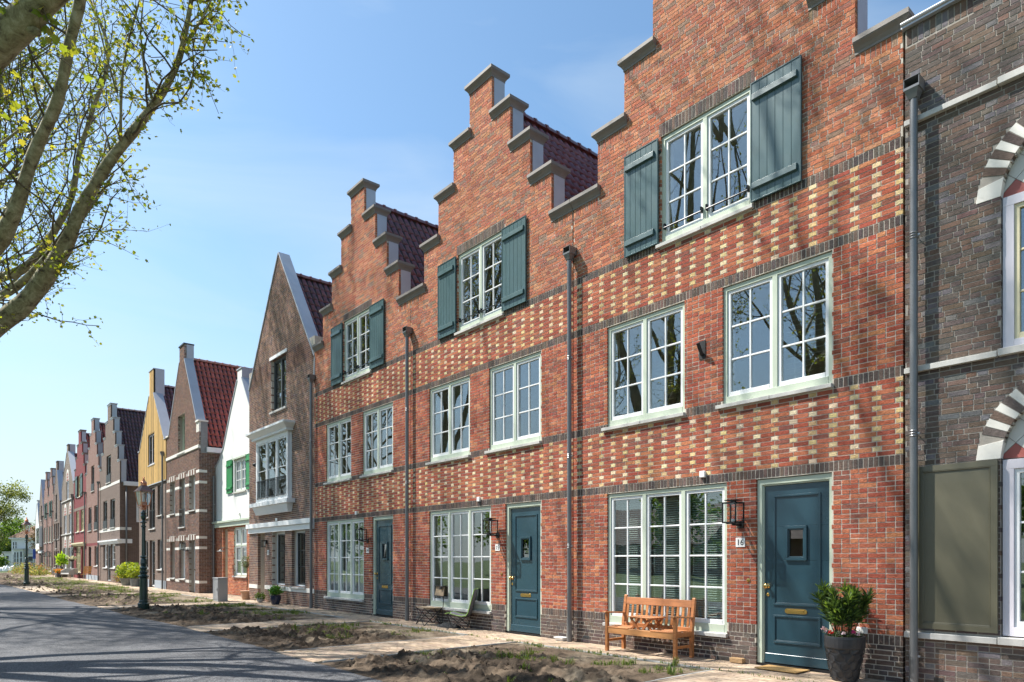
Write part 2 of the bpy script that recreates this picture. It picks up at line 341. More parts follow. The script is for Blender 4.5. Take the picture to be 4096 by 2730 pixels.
# ------------------------------------------------------------ brickwork
PC = 0.0635; ST = 0.2175; HD = ST / 2; JT = 0.012
PAL = {
 'red': [(.43, .12, .064), (.38, .098, .058), (.47, .16, .085), (.35, .09, .058), (.44, .138, .078), (.40, .122, .07), (.28, .10, .07), (.50, .19, .095), (.33, .08, .05)],
 'redtop': [(.47, .165, .085), (.42, .135, .075), (.51, .21, .11), (.40, .125, .075), (.48, .185, .10), (.36, .135, .09), (.53, .235, .13), (.30, .18, .13)],  # same red brick for the top storey, warmer sunlight put into the colour
 'yellow': [(.72, .52, .25), (.74, .57, .32), (.66, .47, .23), (.76, .60, .40)],
 'dark': [(.135, .098, .082), (.105, .08, .072), (.16, .115, .095), (.12, .09, .078), (.175, .12, .095), (.095, .078, .074)],
 'plinth': [(.15, .105, .085), (.12, .085, .075), (.18, .125, .10), (.10, .08, .075), (.14, .11, .10)],
 'brown': [(.135, .10, .083), (.15, .11, .088), (.12, .09, .08), (.165, .115, .09), (.135, .11, .10), (.175, .115, .088), (.16, .15, .155), (.125, .10, .09)],
 'brown13': [(.185, .105, .08), (.215, .125, .09), (.16, .095, .075), (.24, .14, .10), (.15, .10, .09), (.19, .12, .095), (.25, .145, .10)],
 'brown11': [(.165, .09, .066), (.20, .11, .08), (.14, .08, .062), (.21, .125, .09), (.135, .09, .078), (.18, .10, .075)],
 'orange': [(.45, .15, .07), (.40, .12, .055), (.50, .19, .09), (.36, .10, .05)],
 'pale': [(.66, .64, .58), (.70, .68, .62)]}
PALN = {k: np.array(v) for k, v in PAL.items()}
def sub_int(iv, a, b):
    o = []
    for (p, q) in iv:
        if b <= p or a >= q: o.append((p, q)); continue
        if a > p: o.append((p, a))
        if b < q: o.append((b, q))
    return o
def allowed(z, outline, holes, zt=None):
    iv = [outline(z)] if outline(z) else []
    for h in holes:
        if callable(h):
            r = h(z)
            if r: iv = sub_int(iv, r[0], r[1])
        elif h[2] < z < h[3]: iv = sub_int(iv, h[0], h[1])
    return iv
def lay(outline, holes, z0, n, rowtype, xs, soldiers=(), seed=0):
    """courses of bricks -> list of (xa, xb, za, zb, class)"""
    R = random.Random(seed); out = []
    sh = [(a - .0, b + .0, c, d) for a, b, c, d, k in soldiers]
    for i in range(n):
        zb = z0 + i * PC; rt = rowtype(i)
        if rt is None: continue
        kind, cls = rt
        H = 2 * PC if kind == 'R' else PC
        zc = zb + H / 2; iv = allowed(zc, outline, list(holes) + sh)
        if not iv: continue
        x = xs; k = 0; xe = max(b for a, b in iv)
        x -= {'s': (i // 2 % 2) * HD, 'h': 0, 'f': R.random() * ST, 'd': 0, 'R': 0, 'w': (i % 3) * .07 + R.random() * .02}[kind]
        if kind == 'd': x = xs - (i % 2) * 2.5 * HD - 2 * ST
        while x < xe:
            if kind == 's': w, c = ST, cls
            elif kind == 'h': w, c = HD, cls
            elif kind in 'fw': w, c = (ST if R.random() < .55 else HD), cls
            elif kind == 'd': w, c = ((HD, 'yellow') if k % 3 == 0 else (ST, cls))
            else: w, c = PC * .98, cls
            for a, b in iv:
                p, q = max(x, a), min(x + w - JT, b)
                if q - p > .022: out.append((p, q, zb + JT / 2, zb + H - JT / 2, c))
            x += w; k += 1
    for a, b, c, d, k in soldiers:
        m = max(1, round((b - a) / (PC * .99))); w = (b - a) / m
        for j in range(m): out.append((a + j * w + JT / 2, a + (j + 1) * w - JT / 2, c + JT / 2, d - JT / 2, k))
    return out
BRICK_MESH = {}
def brick_mesh(w, h, cls, k, mat, side=False):
    key = (round(w, 3), round(h, 3), cls, k, mat, side)
    if key not in BRICK_MESH:
        r = random.Random(hash(key) % 999); c = PAL[cls][k]; j = lambda: r.uniform(-.0012, .0012)
        m = MB(); f = 1.0
        if side: m.box(-.1, j() + .001, -w / 2, w / 2, -h / 2, h / 2, np.array(c) * f)
        else: m.box(-w / 2 + j(), w / 2 + j(), -.001 + j(), .1, -h / 2 + j(), h / 2 + j(), np.array(c) * f)
        BRICK_MESH[key] = m.mesh('brick', M[mat])
    return BRICK_MESH[key]
def place_bricks(house, bl, mat='brick', singles=300, side=None, y=0.0, name='brickwork', tint=None, cam_local=None):
    """bl: brick list in the wall's plane. side=None: front wall at y; side=X: wall in the plane x=X facing +x"""
    A = np.array([b[:4] for b in bl]); cls = np.array([b[4] for b in bl]); n = len(bl)
    col = np.empty((n, 3)); ki = np.zeros(n, int)
    for c in set(cls):
        s = cls == c; ki[s] = RNG.integers(0, len(PALN[c]), s.sum()); col[s] = PALN[c][ki[s]] * RNG.uniform(.86, 1.14, (s.sum(), 1)) * (1 + RNG.normal(0, .035, (s.sum(), 3)))
    w = A[:, 1] - A[:, 0]; h = A[:, 3] - A[:, 2]
    used = np.zeros(n, bool)
    if singles:
        L = house.location
        cx = (A[:, 0] + A[:, 1]) / 2; cz = (A[:, 2] + A[:, 3]) / 2
        dist = np.hypot(cx + L.x - CAM[0], 9 + L.y) ** 2 + (cz - 1.5) ** 2
        full = (np.abs(w - (ST - JT)) < .002) | (np.abs(w - (HD - JT)) < .002) | ((h > .1) & (w > .04))
        vis = (cz < 11) & (cz > .05)
        idx = np.where(full & vis)[0]; idx = idx[np.argsort(dist[idx])][:singles]
        for i in idx:
            ww = round(w[i], 3) if h[i] < .1 else .051
            me = brick_mesh(ww, h[i], cls[i], ki[i], mat, side is not None)
            dj = RNG.uniform(-.0015, .001)
            if side is None: inst('brick', me, house, (cx[i], y + dj, cz[i]), (RNG.normal(0, .004), RNG.normal(0, .006), RNG.normal(0, .008)))
            else: inst('brick', me, house, (side + dj, cx[i], cz[i]))
        used[idx] = True
    k = ~used; A = A[k]; dj = RNG.uniform(-.0025, .0, k.sum())
    if side is None: B = np.stack([A[:, 0], A[:, 1], y + dj, np.full(k.sum(), y + .1), A[:, 2], A[:, 3]], 1)
    else: B = np.stack([np.full(k.sum(), side - .1), side - dj, A[:, 0], A[:, 1], A[:, 2], A[:, 3]], 1)
    m = MB(); m.boxes(B, col[k], back=side is not None, jit=.0011)
    return m.build(name, mat, house, kind='stuff')
def backing(house, outline, holes, z0, z1, y0, y1, mat, name='wall', side=None, extra=()):
    """the mortar body of a wall with real openings: strips between levels where the layout changes"""
    zs = sorted(set([z0, z1] + [h[2] for h in holes if not callable(h)] + [h[3] for h in holes if not callable(h)] + list(extra)))
    zs = [z for z in zs if z0 <= z <= z1]; m = MB()
    for a, b in zip(zs[:-1], zs[1:]):
        if b - a < 1e-4: continue
        for p, q in allowed((a + b) / 2, outline, holes):
            if side is None: m.box(p + .002, q - .002, y0, y1, a, b)
            else: m.box(side - y1, side - y0, p, q, a, b)
    return m.build(name, mat, house)

# ------------------------------------------------------------ parts shared by houses
def window(H, x0, x1, z0, z1, y=.025, n=2, vb=1, rows=3, fr='green', sa='white', fw=.06, mull=.075, bot=.10, split=None, dep=.11, panes=True, sill=True, sw=.048, name='window', bar=.024, bev=0):
    f = MB(); f.box(x0, x1, y, y + dep, z1 - fw, z1); f.box(x0, x0 + fw, y, y + dep, z0, z1 - fw); f.box(x1 - fw, x1, y, y + dep, z0, z1 - fw)
    if bot: f.box(x0 + fw, x1 - fw, y - .004, y + dep, z0, z0 + bot)
    inner = (x1 - x0 - 2 * fw - (n - 1) * mull) / n; cells = []
    for i in range(n):
        a = x0 + fw + i * (inner + mull); cells.append((a, a + inner))
        if i < n - 1: f.box(a + inner, a + inner + mull, y, y + dep, z0 + bot, z1 - fw)
    win = f.build(name, fr, H, bevel=bev)
    zz = [(z0 + bot, z1 - fw)]
    if split:
        t = MB(); t.box(x0 + fw, x1 - fw, y + .002, y + dep - .002, split - .03, split + .03); t.build('transom', fr, win); zz = [(z0 + bot, split - .03), (split + .03, z1 - fw)]
    for a, b in cells:
        for c, d in zz:
            s = MB(); ys, ye = y + .018, y + .075; lo = sw * 1.35
            s.box(a, b, ys, ye, d - sw, d); s.box(a, a + sw, ys, ye, c, d - sw); s.box(b - sw, b, ys, ye, c, d - sw); s.box(a + sw, b - sw, ys - .004, ye, c, c + lo)
            r = rows if not split else max(1, round(rows * (d - c) / (z1 - z0)))
            gx0, gx1, gz0, gz1 = a + sw, b - sw, c + lo, d - sw
            for i in range(vb): xx = gx0 + (gx1 - gx0) * (i + 1) / (vb + 1); s.box(xx - bar / 2, xx + bar / 2, ys + .012, ye - .008, gz0, gz1)
            for j in range(r - 1):
                zq = gz0 + (gz1 - gz0) * (j + 1) / r
                for i in range(vb + 1):
                    xa = gx0 + (gx1 - gx0) * i / (vb + 1) + (bar / 2 if i else 0); xb = gx0 + (gx1 - gx0) * (i + 1) / (vb + 1) - (bar / 2 if i < vb else 0)
                    s.box(xa, xb, ys + .013, ye - .009, zq - bar / 2, zq + bar / 2)
            s.build('sash', sa, win, bevel=bev)
            if panes:
                for i in range(vb + 1):
                    for j in range(r):
                        g = MB(); g.box(gx0 + (gx1 - gx0) * i / (vb + 1) + .003, gx0 + (gx1 - gx0) * (i + 1) / (vb + 1) - .003, ys + .03, ys + .036, gz0 + (gz1 - gz0) * j / r + .003, gz0 + (gz1 - gz0) * (j + 1) / r - .003)
                        o = g.build('pane', 'glass', win)
                        o.rotation_euler = (0, 0, 0)
            else:
                g = MB(); g.box(gx0, gx1, ys + .03, ys + .036, gz0, gz1); g.build('pane', 'glass', win)
    return win, cells
def stone_sill(H, x0, x1, z, y=-.055, h=.055, mat='stone', two=True, y1=.09):
    xm = (x0 + x1) / 2
    for a, b in (((x0, xm - .003), (xm + .003, x1)) if two else ((x0, x1),)):
        m = MB(); m.add([(a, y, z - h), (b, y, z - h), (a, y1, z - h), (b, y1, z - h), (a, y, z - .006), (b, y, z - .006), (a, y1, z + .01), (b, y1, z + .01)], MB.BF)
        m.build('window_sill', mat, H, bevel=.003)
def coping(H, x0, x1, z, y0=0., y1=.35, h=.19, o=.085, endl=True, endr=True, mat='coping', name='coping'):
    """moulded cap; z = underside. endl/endr: overhang at that end"""
    l = o if endl else 0; r = o if endr else 0; m = MB(); e = .012
    a = (x0 - min(l, e), x1 + min(r, e), y0 - e, y1 + e)
    b = (x0 - l * .45, x1 + r * .45, y0 - o * .45, y1 + o * .45); c = (x0 - l * .92, x1 + r * .92, y0 - o * .92, y1 + o * .92); d = (x0 - l, x1 + r, y0 - o, y1 + o)
    m.frustum(a, z, a, z + .03); m.frustum(a, z + .03, b, z + .075); m.frustum(b, z + .075, c, z + .118); m.frustum(c, z + .118, c, z + .13); m.frustum(d, z + .13, d, z + h)
    return m.build(name, mat, H)
def downpipe(H, x, ztop, y=-.115, r=.043, mat='pipe', collars=(1.75, 3.4, 5.2), elbow=True, zb=0.0):
    m = MB(); m.tube([(x, y, zb + .02), (x, y, ztop - .02)], r, 16); p = smooth_angle(m.build('downpipe', mat, H, smooth=True))
    m = MB(); m.tube([(x, y, zb + .005), (x, y, zb + .42)], r * 1.16, 16); smooth_angle(m.build('pipe_shoe', mat, p, smooth=True))
    for z in collars:
        m = MB()
        for k in (-.03, 0, .03): m.tube([(x, y, z + k - .012), (x, y, z + k), (x, y, z + k + .012)], [r * 1.02, r * 1.18, r * 1.02], 16)
        smooth_angle(m.build('pipe_collar', mat, p, smooth=True))
        m = MB(); m.box(x + r * .9, x + r * 1.5, y - .01, y + .02, z - .012, z + .012); m.bar((x + r * 1.2, y, z), (x + .02, .02, z - .03), .008); m.build('pipe_bracket', 'zinc', p)
    if elbow:
        m = MB(); m.frustum((x - .045, x + .045, y - .045, y + .045), ztop - .03, (x - .075, x + .075, y - .08, y + .06), ztop + .07)
        m.box(x - .085, x + .085, y - .085, -.01, ztop + .07, ztop + .10)
        m.box(x - .085, x - .078, y - .08, -.01, ztop + .10, ztop + .2); m.box(x + .078, x + .085, y - .08, -.01, ztop + .10, ztop + .2); m.box(x - .085, x + .085, -.02, -.012, ztop + .10, ztop + .2); m.box(x - .085, x + .085, y - .085, -.01, ztop + .2, ztop + .205)
        m.build('rainwater_head', mat, p)
    return p
TILE = {}
def tile_profile(n=6):
    t = np.linspace(0, 1, n + 1); return t, .028 * np.sin(t * 2 * math.pi - .6)
def tile_box(col):
    """one pantile, x across (0..0.21), y up the slope (0..0.36), z out"""
    t, h = tile_profile(6); m = MB(); w, L = .212, .40
    top0 = [(a * w, 0, b + .035) for a, b in zip(t, h)]; top1 = [(a * w, L, b + .008) for a, b in zip(t, h)]; bot0 = [(a * w, .0, b + .012) for a, b in zip(t, h)]
    n = len(t); V = top0 + top1 + bot0; F = [[i, i + 1, n + i + 1, n + i] for i in range(n - 1)] + [[2 * n + i, 2 * n + i + 1, i + 1, i] for i in range(n - 1)]
    return np.array(V), np.array(F)
TV, TF = tile_box(None)
def roof(H, xr, zr, xe, ze, y0, y1, cols, singles=0, cap=True, name='roof', capcol=None):
    """one pitched side from ridge (xr,zr) to eave (xe,ze), tiled; x direction sign from xe-xr"""
    sg = 1 if xe > xr else -1
    dx, dz = xe - xr, ze - zr; Ls = math.hypot(dx, dz); up = np.array([-dx / Ls, 0, -dz / Ls]); ac = np.array([0, 1., 0]) * sg; nn = np.cross(ac, up)
    if nn[2] < 0: nn = -nn
    m = MB(); a = np.array([xe, y0, ze]) - nn * .04; b = np.array([xe, y1, ze]) - nn * .04; c = np.array([xr, y1, zr]) - nn * .04; d = np.array([xr, y0, zr]) - nn * .04; t = nn * .05
    m.add([a, b, d, c, a + t, b + t, d + t, c + t], MB.BF); rf = m.build(name, 'deck', H)
    ny = int((y1 - y0) / .205); ns = int(Ls / .335); pos = []
    for j in range(ns + 1):
        s0 = j * .335
        if s0 > Ls - .15: break
        for i in range(ny):
            yy = y0 + i * .205 if sg > 0 else y1 - i * .205
            pos.append(np.array([xe, yy, ze]) + up * s0)
    pos = np.array(pos); R = np.stack([ac, up, nn], 1); cols = np.array(cols)
    ci = RNG.integers(0, len(cols), len(pos)); L = np.array(H.location)
    if singles:
        d = np.linalg.norm(pos + L - CAM, axis=1); idx = np.argsort(d)[:singles]
        q = Matrix(R.tolist()).to_euler(); ms = []
        for c in cols:
            k = MB(); k.add(TV, TF, c); ms.append(k.mesh('roof_tile', M['tile'], True))
        for i in idx: inst('roof_tile', ms[ci[i]], H, pos[i] + nn * RNG.uniform(0, .003), (q.x + RNG.normal(0, .004), q.y, q.z))
        keep = np.ones(len(pos), bool); keep[idx] = False; pos = pos[keep]; ci = ci[keep]
    if len(pos):
        V = (TV @ R.T)[None] + pos[:, None] + nn * RNG.uniform(0, .003, (len(pos), 1, 1)); nv = len(TV)
        F = (TF[None] + np.arange(len(pos))[:, None, None] * nv).reshape(-1, 4); cc = cols[ci] * RNG.uniform(.85, 1.15, (len(pos), 1))
        m = MB(); m.add(V.reshape(-1, 3), F, np.repeat(cc, len(TF), 0)); m.build('roof_tiling', 'tile', H, smooth=True, kind='stuff')
    if cap:
        an = np.linspace(-.25, math.pi + .25, 9)
        k = MB(); L_ = .39; cc = capcol if capcol is not None else cols[0]
        rings = [(0, .125), (.05, .135), (.055, .112), (L_, .105)]
        V = [(r * math.cos(t), y, r * math.sin(t) * .9) for y, r in rings for t in an]; n9 = len(an)
        k.add(V, [[i * n9 + j, i * n9 + j + 1, (i + 1) * n9 + j + 1, (i + 1) * n9 + j] for i in range(3) for j in range(n9 - 1)], cc)
        me = k.mesh('ridge_tile', M['tile'], True); yy = y0
        while yy < y1: inst('ridge_tile', me, H, (xr, yy, zr + .03)); yy += .36
    return rf
def room(H, x0, x1, z0, z1, y0=.30, y1=4.2):
    m = MB(); t = .05
    m.box(x0 - t, x0, y0, y1, z0, z1); m.box(x1, x1 + t, y0, y1, z0, z1); m.box(x0 - t, x1 + t, y1, y1 + t, z0, z1); m.box(x0 - t, x1 + t, y0, y1 + t, z1, z1 + t)
    m.build('room', 'room', H); m = MB(); m.box(x0 - t, x1 + t, y0, y1 + t, z0 - t, z0 - .001); m.build('room_floor', 'roomfloor', H)
def text_obj(name, s, size, mat, parent, loc, ext=.002):
    cu = bpy.data.curves.new('t', 'FONT'); cu.body = s; cu.size = size; cu.align_x = 'CENTER'; cu.align_y = 'CENTER'; cu.extrude = ext; cu.resolution_u = 4
    to = bpy.data.objects.new('t', cu); C.objects.link(to); dg = bpy.context.evaluated_depsgraph_get()
    me = bpy.data.meshes.new_from_object(to.evaluated_get(dg)); bpy.data.objects.remove(to); bpy.data.curves.remove(cu)
    me.materials.clear(); me.materials.append(M[mat]); o = bpy.data.objects.new(name, me); C.objects.link(o); o.parent = parent; o.location = loc; o.rotation_euler = (math.pi / 2, 0, 0); return o
# ------------------------------------------------------------ the three red stepped houses
Z3 = 2.665
def step_rowtype(i):          # courses counted from z = Z3 - 42*PC
    k = i - 42
    if k == -35: return ('R', 'dark')
    if k == -34: return None
    if k < -35: return ('w', 'plinth')
    if k < 0: return ('s' if k % 2 == 0 else 'h', 'red')
    if k in (0, 17, 46, 61): return ('R', 'dark')
    if k in (1, 18, 47, 62): return None
    if 2 <= k < 17 or 48 <= k < 61: return ('d', 'red')
    if k < 46: return ('s' if k % 2 == 0 else 'h', 'red')
    return ('f', 'redtop')
HW = [(11.74, .393), (10.79, 1.003), (9.84, 1.613), (8.90, 2.223), (7.95, 2.817)]
def wall_lamp(x, z, loc, label, group='black box lanterns beside the doors', s=1.0):
    t = thing('wall_lantern', label, 'wall lamp', loc, 0, group); w = .105 * s; h = .3 * s; yo = -.31 * s
    f = MB(); b = .0085
    for sx in (-1, 1):
        for yy in (yo, yo + 2 * w): f.box(sx * w - b, sx * w + b, yy - b, yy + b, -h / 2, h / 2)
    for zz in (-h / 2, h / 2 - .018):
        f.box(-w - b, w + b, yo - b, yo + b, zz, zz + .018); f.box(-w - b, w + b, yo + 2 * w - b, yo + 2 * w + b, zz, zz + .018)
        f.box(-w - b, -w + b, yo + b, yo + 2 * w - b, zz, zz + .018); f.box(w - b, w + b, yo + b, yo + 2 * w - b, zz, zz + .018)
    f.build('frame', 'black', t)
    f = MB(); f.box(-w * .86, w * .86, yo + .02, yo + 2 * w - .02, h / 2 + .022, h / 2 + .036); f.box(-.03, .03, yo + w - .03, yo + w + .03, h / 2, h / 2 + .022); f.build('lid', 'black', t)
    f = MB(); f.box(-.02, .02, yo + w, -.01, -h / 2 - .035, -h / 2 - .012); f.box(-.05, .05, -.02, -.002, -h / 2 - .07, -h / 2 + .04); f.box(-w, w, yo + w - .012, yo + w + .012, -h / 2 - .012, -h / 2)
    f.build('bracket', 'black', t)
    f = MB(); f.lathe([(.028, -h / 2 + .01), (.028, -h / 2 + .07), (.016, -h / 2 + .075), (.02, -h / 2 + .11), (.03, -h / 2 + .15), (.012, -h / 2 + .19)], (0, yo + w), 12); f.build('bulb', 'lampglass', t, smooth=True)
    f = MB(); f.lathe([(.022, -h / 2 + .005), (.022, -h / 2 + .06)], (0, yo + w), 10); f.build('bulb_holder', 'white', t)
    for sx, nm in ((-w, 0), (w, 0)):
        g = MB(); g.box(sx - .002, sx + .002, yo + b, yo + 2 * w - b, -h / 2 + .018, h / 2 - .018); g.build('pane', 'lampglass', t)
    g = MB(); g.box(-w + b, w - b, yo - .002, yo + .002, -h / 2 + .018, h / 2 - .018); g.build('pane', 'lampglass', t)
    return t
def moulding(m, x0, x1, z0, z1, y, w=.028, d=.016):
    """raised bead frame round a panel, with a lower inner lip"""
    for a, b, c, e in ((x0, x1, z1 - w, z1), (x0, x1, z0, z0 + w), (x0, x0 + w, z0 + w, z1 - w), (x1 - w, x1, z0 + w, z1 - w)): m.box(a, b, y - d, y, c, e)
    i = w; q = w * .45
    for a, b, c, e in ((x0 + i, x1 - i, z1 - i - q, z1 - i), (x0 + i, x1 - i, z0 + i, z0 + i + q), (x0 + i, x0 + i + q, z0 + i + q, z1 - i - q), (x1 - i - q, x1 - i, z0 + i + q, z1 - i - q)): m.box(a, b, y - d * .45, y, c, e)
def front_door(H, x0, x1, z1, y=.03):
    f = MB(); fw = .075
    f.box(x0, x1, y, y + .12, z1 - fw, z1); f.box(x0, x0 + fw, y, y + .12, .03, z1 - fw); f.box(x1 - fw * .55, x1, y, y + .12, .03, z1 - fw)
    f.box(x0 + fw, x0 + fw + .018, y + .02, y + .12, .03, z1 - fw); f.box(x0 + fw + .018, x1 - fw * .55, y + .02, y + .12, z1 - fw - .018, z1 - fw)
    fr = f.build('door_frame', 'green', H, bevel=.003)
    s = MB(); s.box(x0 + .01, x1, y - .0, y + .2, -.02, .03); s.build('door_step', 'black', fr)
    a, b = x0 + fw + .02, x1 - fw * .55 - .002; yy = y + .045
    d = MB(); wx0, wx1, wz0, wz1 = a + .31, a + .62, 1.49, 1.97
    d.box(a, b, yy, yy + .05, .035, wz0); d.box(a, b, yy, yy + .05, wz1, z1 - fw - .02); d.box(a, wx0, yy, yy + .05, wz0, wz1); d.box(wx1, b, yy, yy + .05, wz0, wz1)
    lf = d.build('door', 'door', H, bevel=.003)
    m = MB(); moulding(m, a + .13, b - .13, .86, 2.41, yy); m.build('panel_moulding', 'door', lf, bevel=.003)
    m = MB(); moulding(m, a + .13, b - .13, .33, .725, yy); m.build('panel_moulding', 'door', lf, bevel=.003)
    m = MB(); moulding(m, wx0, wx1, wz0, wz1, yy - .001, .04, .028); m.build('window_bead', 'door', lf, bevel=.003)
    g = MB(); g.box(wx0 + .03, wx1 - .03, yy + .01, yy + .016, wz0 + .03, wz1 - .03); g.build('pane', 'glass', lf)
    m = MB(); m.add([(a + .012, yy - .028, .045), (b - .012, yy - .028, .045), (a + .012, yy, .045), (b - .012, yy, .045), (a + .012, yy - .022, .175), (b - .012, yy - .022, .175), (a + .012, yy, .18), (b - .012, yy, .18)], MB.BF); m.build('weather_board', 'door', lf, bevel=.003)
    sc = (a + b) / 2 - .01; m = MB(); m.tube([(0, 0, -.004), (0, 0, 0)], .001, 4)
    m = MB(); an = np.linspace(-math.pi / 2, math.pi / 2, 9); ww, hh = .125, .036
    P = [(sc + ww + hh * math.cos(t), .787 + hh * math.sin(t)) for t in an] + [(sc - ww - hh * math.cos(t), .787 - hh * math.sin(t)) for t in an]
    m.prism(P, yy - .008, yy); m.box(sc - ww + .01, sc + ww - .01, yy - .013, yy - .008, .768, .806); m.build('letter_slot', 'brass', lf, bevel=.002)
    kx = a + .045
    m = MB(); m.tube([(kx, yy, 1.128), (kx, yy - .01, 1.128), (kx, yy - .011, 1.128), (kx, yy - .03, 1.128), (kx, yy - .045, 1.128), (kx, yy - .06, 1.128), (kx, yy - .075, 1.128), (kx, yy - .085, 1.128)], [.034, .034, .015, .014, .026, .036, .034, .016], 16); m.build('door_knob', 'brass', lf, smooth=True)
    m = MB(); m.tube([(kx, yy, 1.005), (kx, yy - .008, 1.005), (kx, yy - .012, 1.005)], [.024, .024, .018], 16); m.tube([(kx, yy - .012, 1.008), (kx, yy - .014, 1.008)], [.007, .007], 8); m.build('lock_plate', 'brass', lf, smooth=False)
    return lf
def shutter(H, x0, x1, z0, z1, mat='shutter', hinge_left=True, y=-.045, boards=6):
    m = MB(); t = .035; fw = .018
    m.box(x0, x1, y - .008, y + .004, z1 - fw, z1); m.box(x0, x1, y - .008, y + .004, z0, z0 + fw); m.box(x0, x0 + fw, y - .008, y + .004, z0 + fw, z1 - fw); m.box(x1 - fw, x1, y - .008, y + .004, z0 + fw, z1 - fw)
    m.box(x0, x1, y + .014, y + .028, z0, z1)
    s = m.build('shutter', mat, H, bevel=.002); w = (x1 - x0 - 2 * fw) / boards
    for i in range(boards):
        b = MB(); b.box(x0 + fw + i * w + .0018, x0 + fw + (i + 1) * w - .0018, y, y + .014, z0 + fw, z1 - fw); b.build('board', mat, s, bevel=.0025)
    for zz in (z0 + .17, z1 - .27):
        b = MB(); a = x0 + .035; e = x1 - .07 if hinge_left else x1 - .05
        b.add([(a, y - .040, zz), (e, y - .040, zz), (a, y, zz - .01), (e, y, zz - .01), (a, y - .034, zz + .085), (e, y - .034, zz + .085), (a, y, zz + .10), (e, y, zz + .10)], MB.BF); b.build('batten', mat, s, bevel=.003)
    for zz in (z0 + .22, z1 - .22):
        b = MB(); xx = x1 if x0 < 0 else x0; b.box(xx - .03, xx + .03, y + .028, .01, zz - .02, zz + .02); b.build('hinge', 'black', s)
    return s
def blinds(win, x0, x1, z0, z1, y, tilt=.5, pitch=.036, width=.045, n=None):
    m = MB(); c, s = math.cos(tilt) * width / 2, math.sin(tilt) * width / 2
    m.add([(x0, -c, -s), (x1, -c, -s), (x1, c, s), (x0, c, s), (x0, -c, -s - .001), (x1, -c, -s - .001), (x1, c, s - .001), (x0, c, s - .001)], [[0, 1, 2, 3], [7, 6, 5, 4]])
    me = m.mesh('blind_slat', M['slat']); z = z1
    while z > z0: inst('blind_slat', me, win, (0, y, z)); z -= pitch
    k = MB()
    for xx in (x0 + .12, x1 - .12): k.box(xx - .001, xx + .001, y - .024, y - .023, z0, z1)
    k.build('blind_cord', 'white', win)
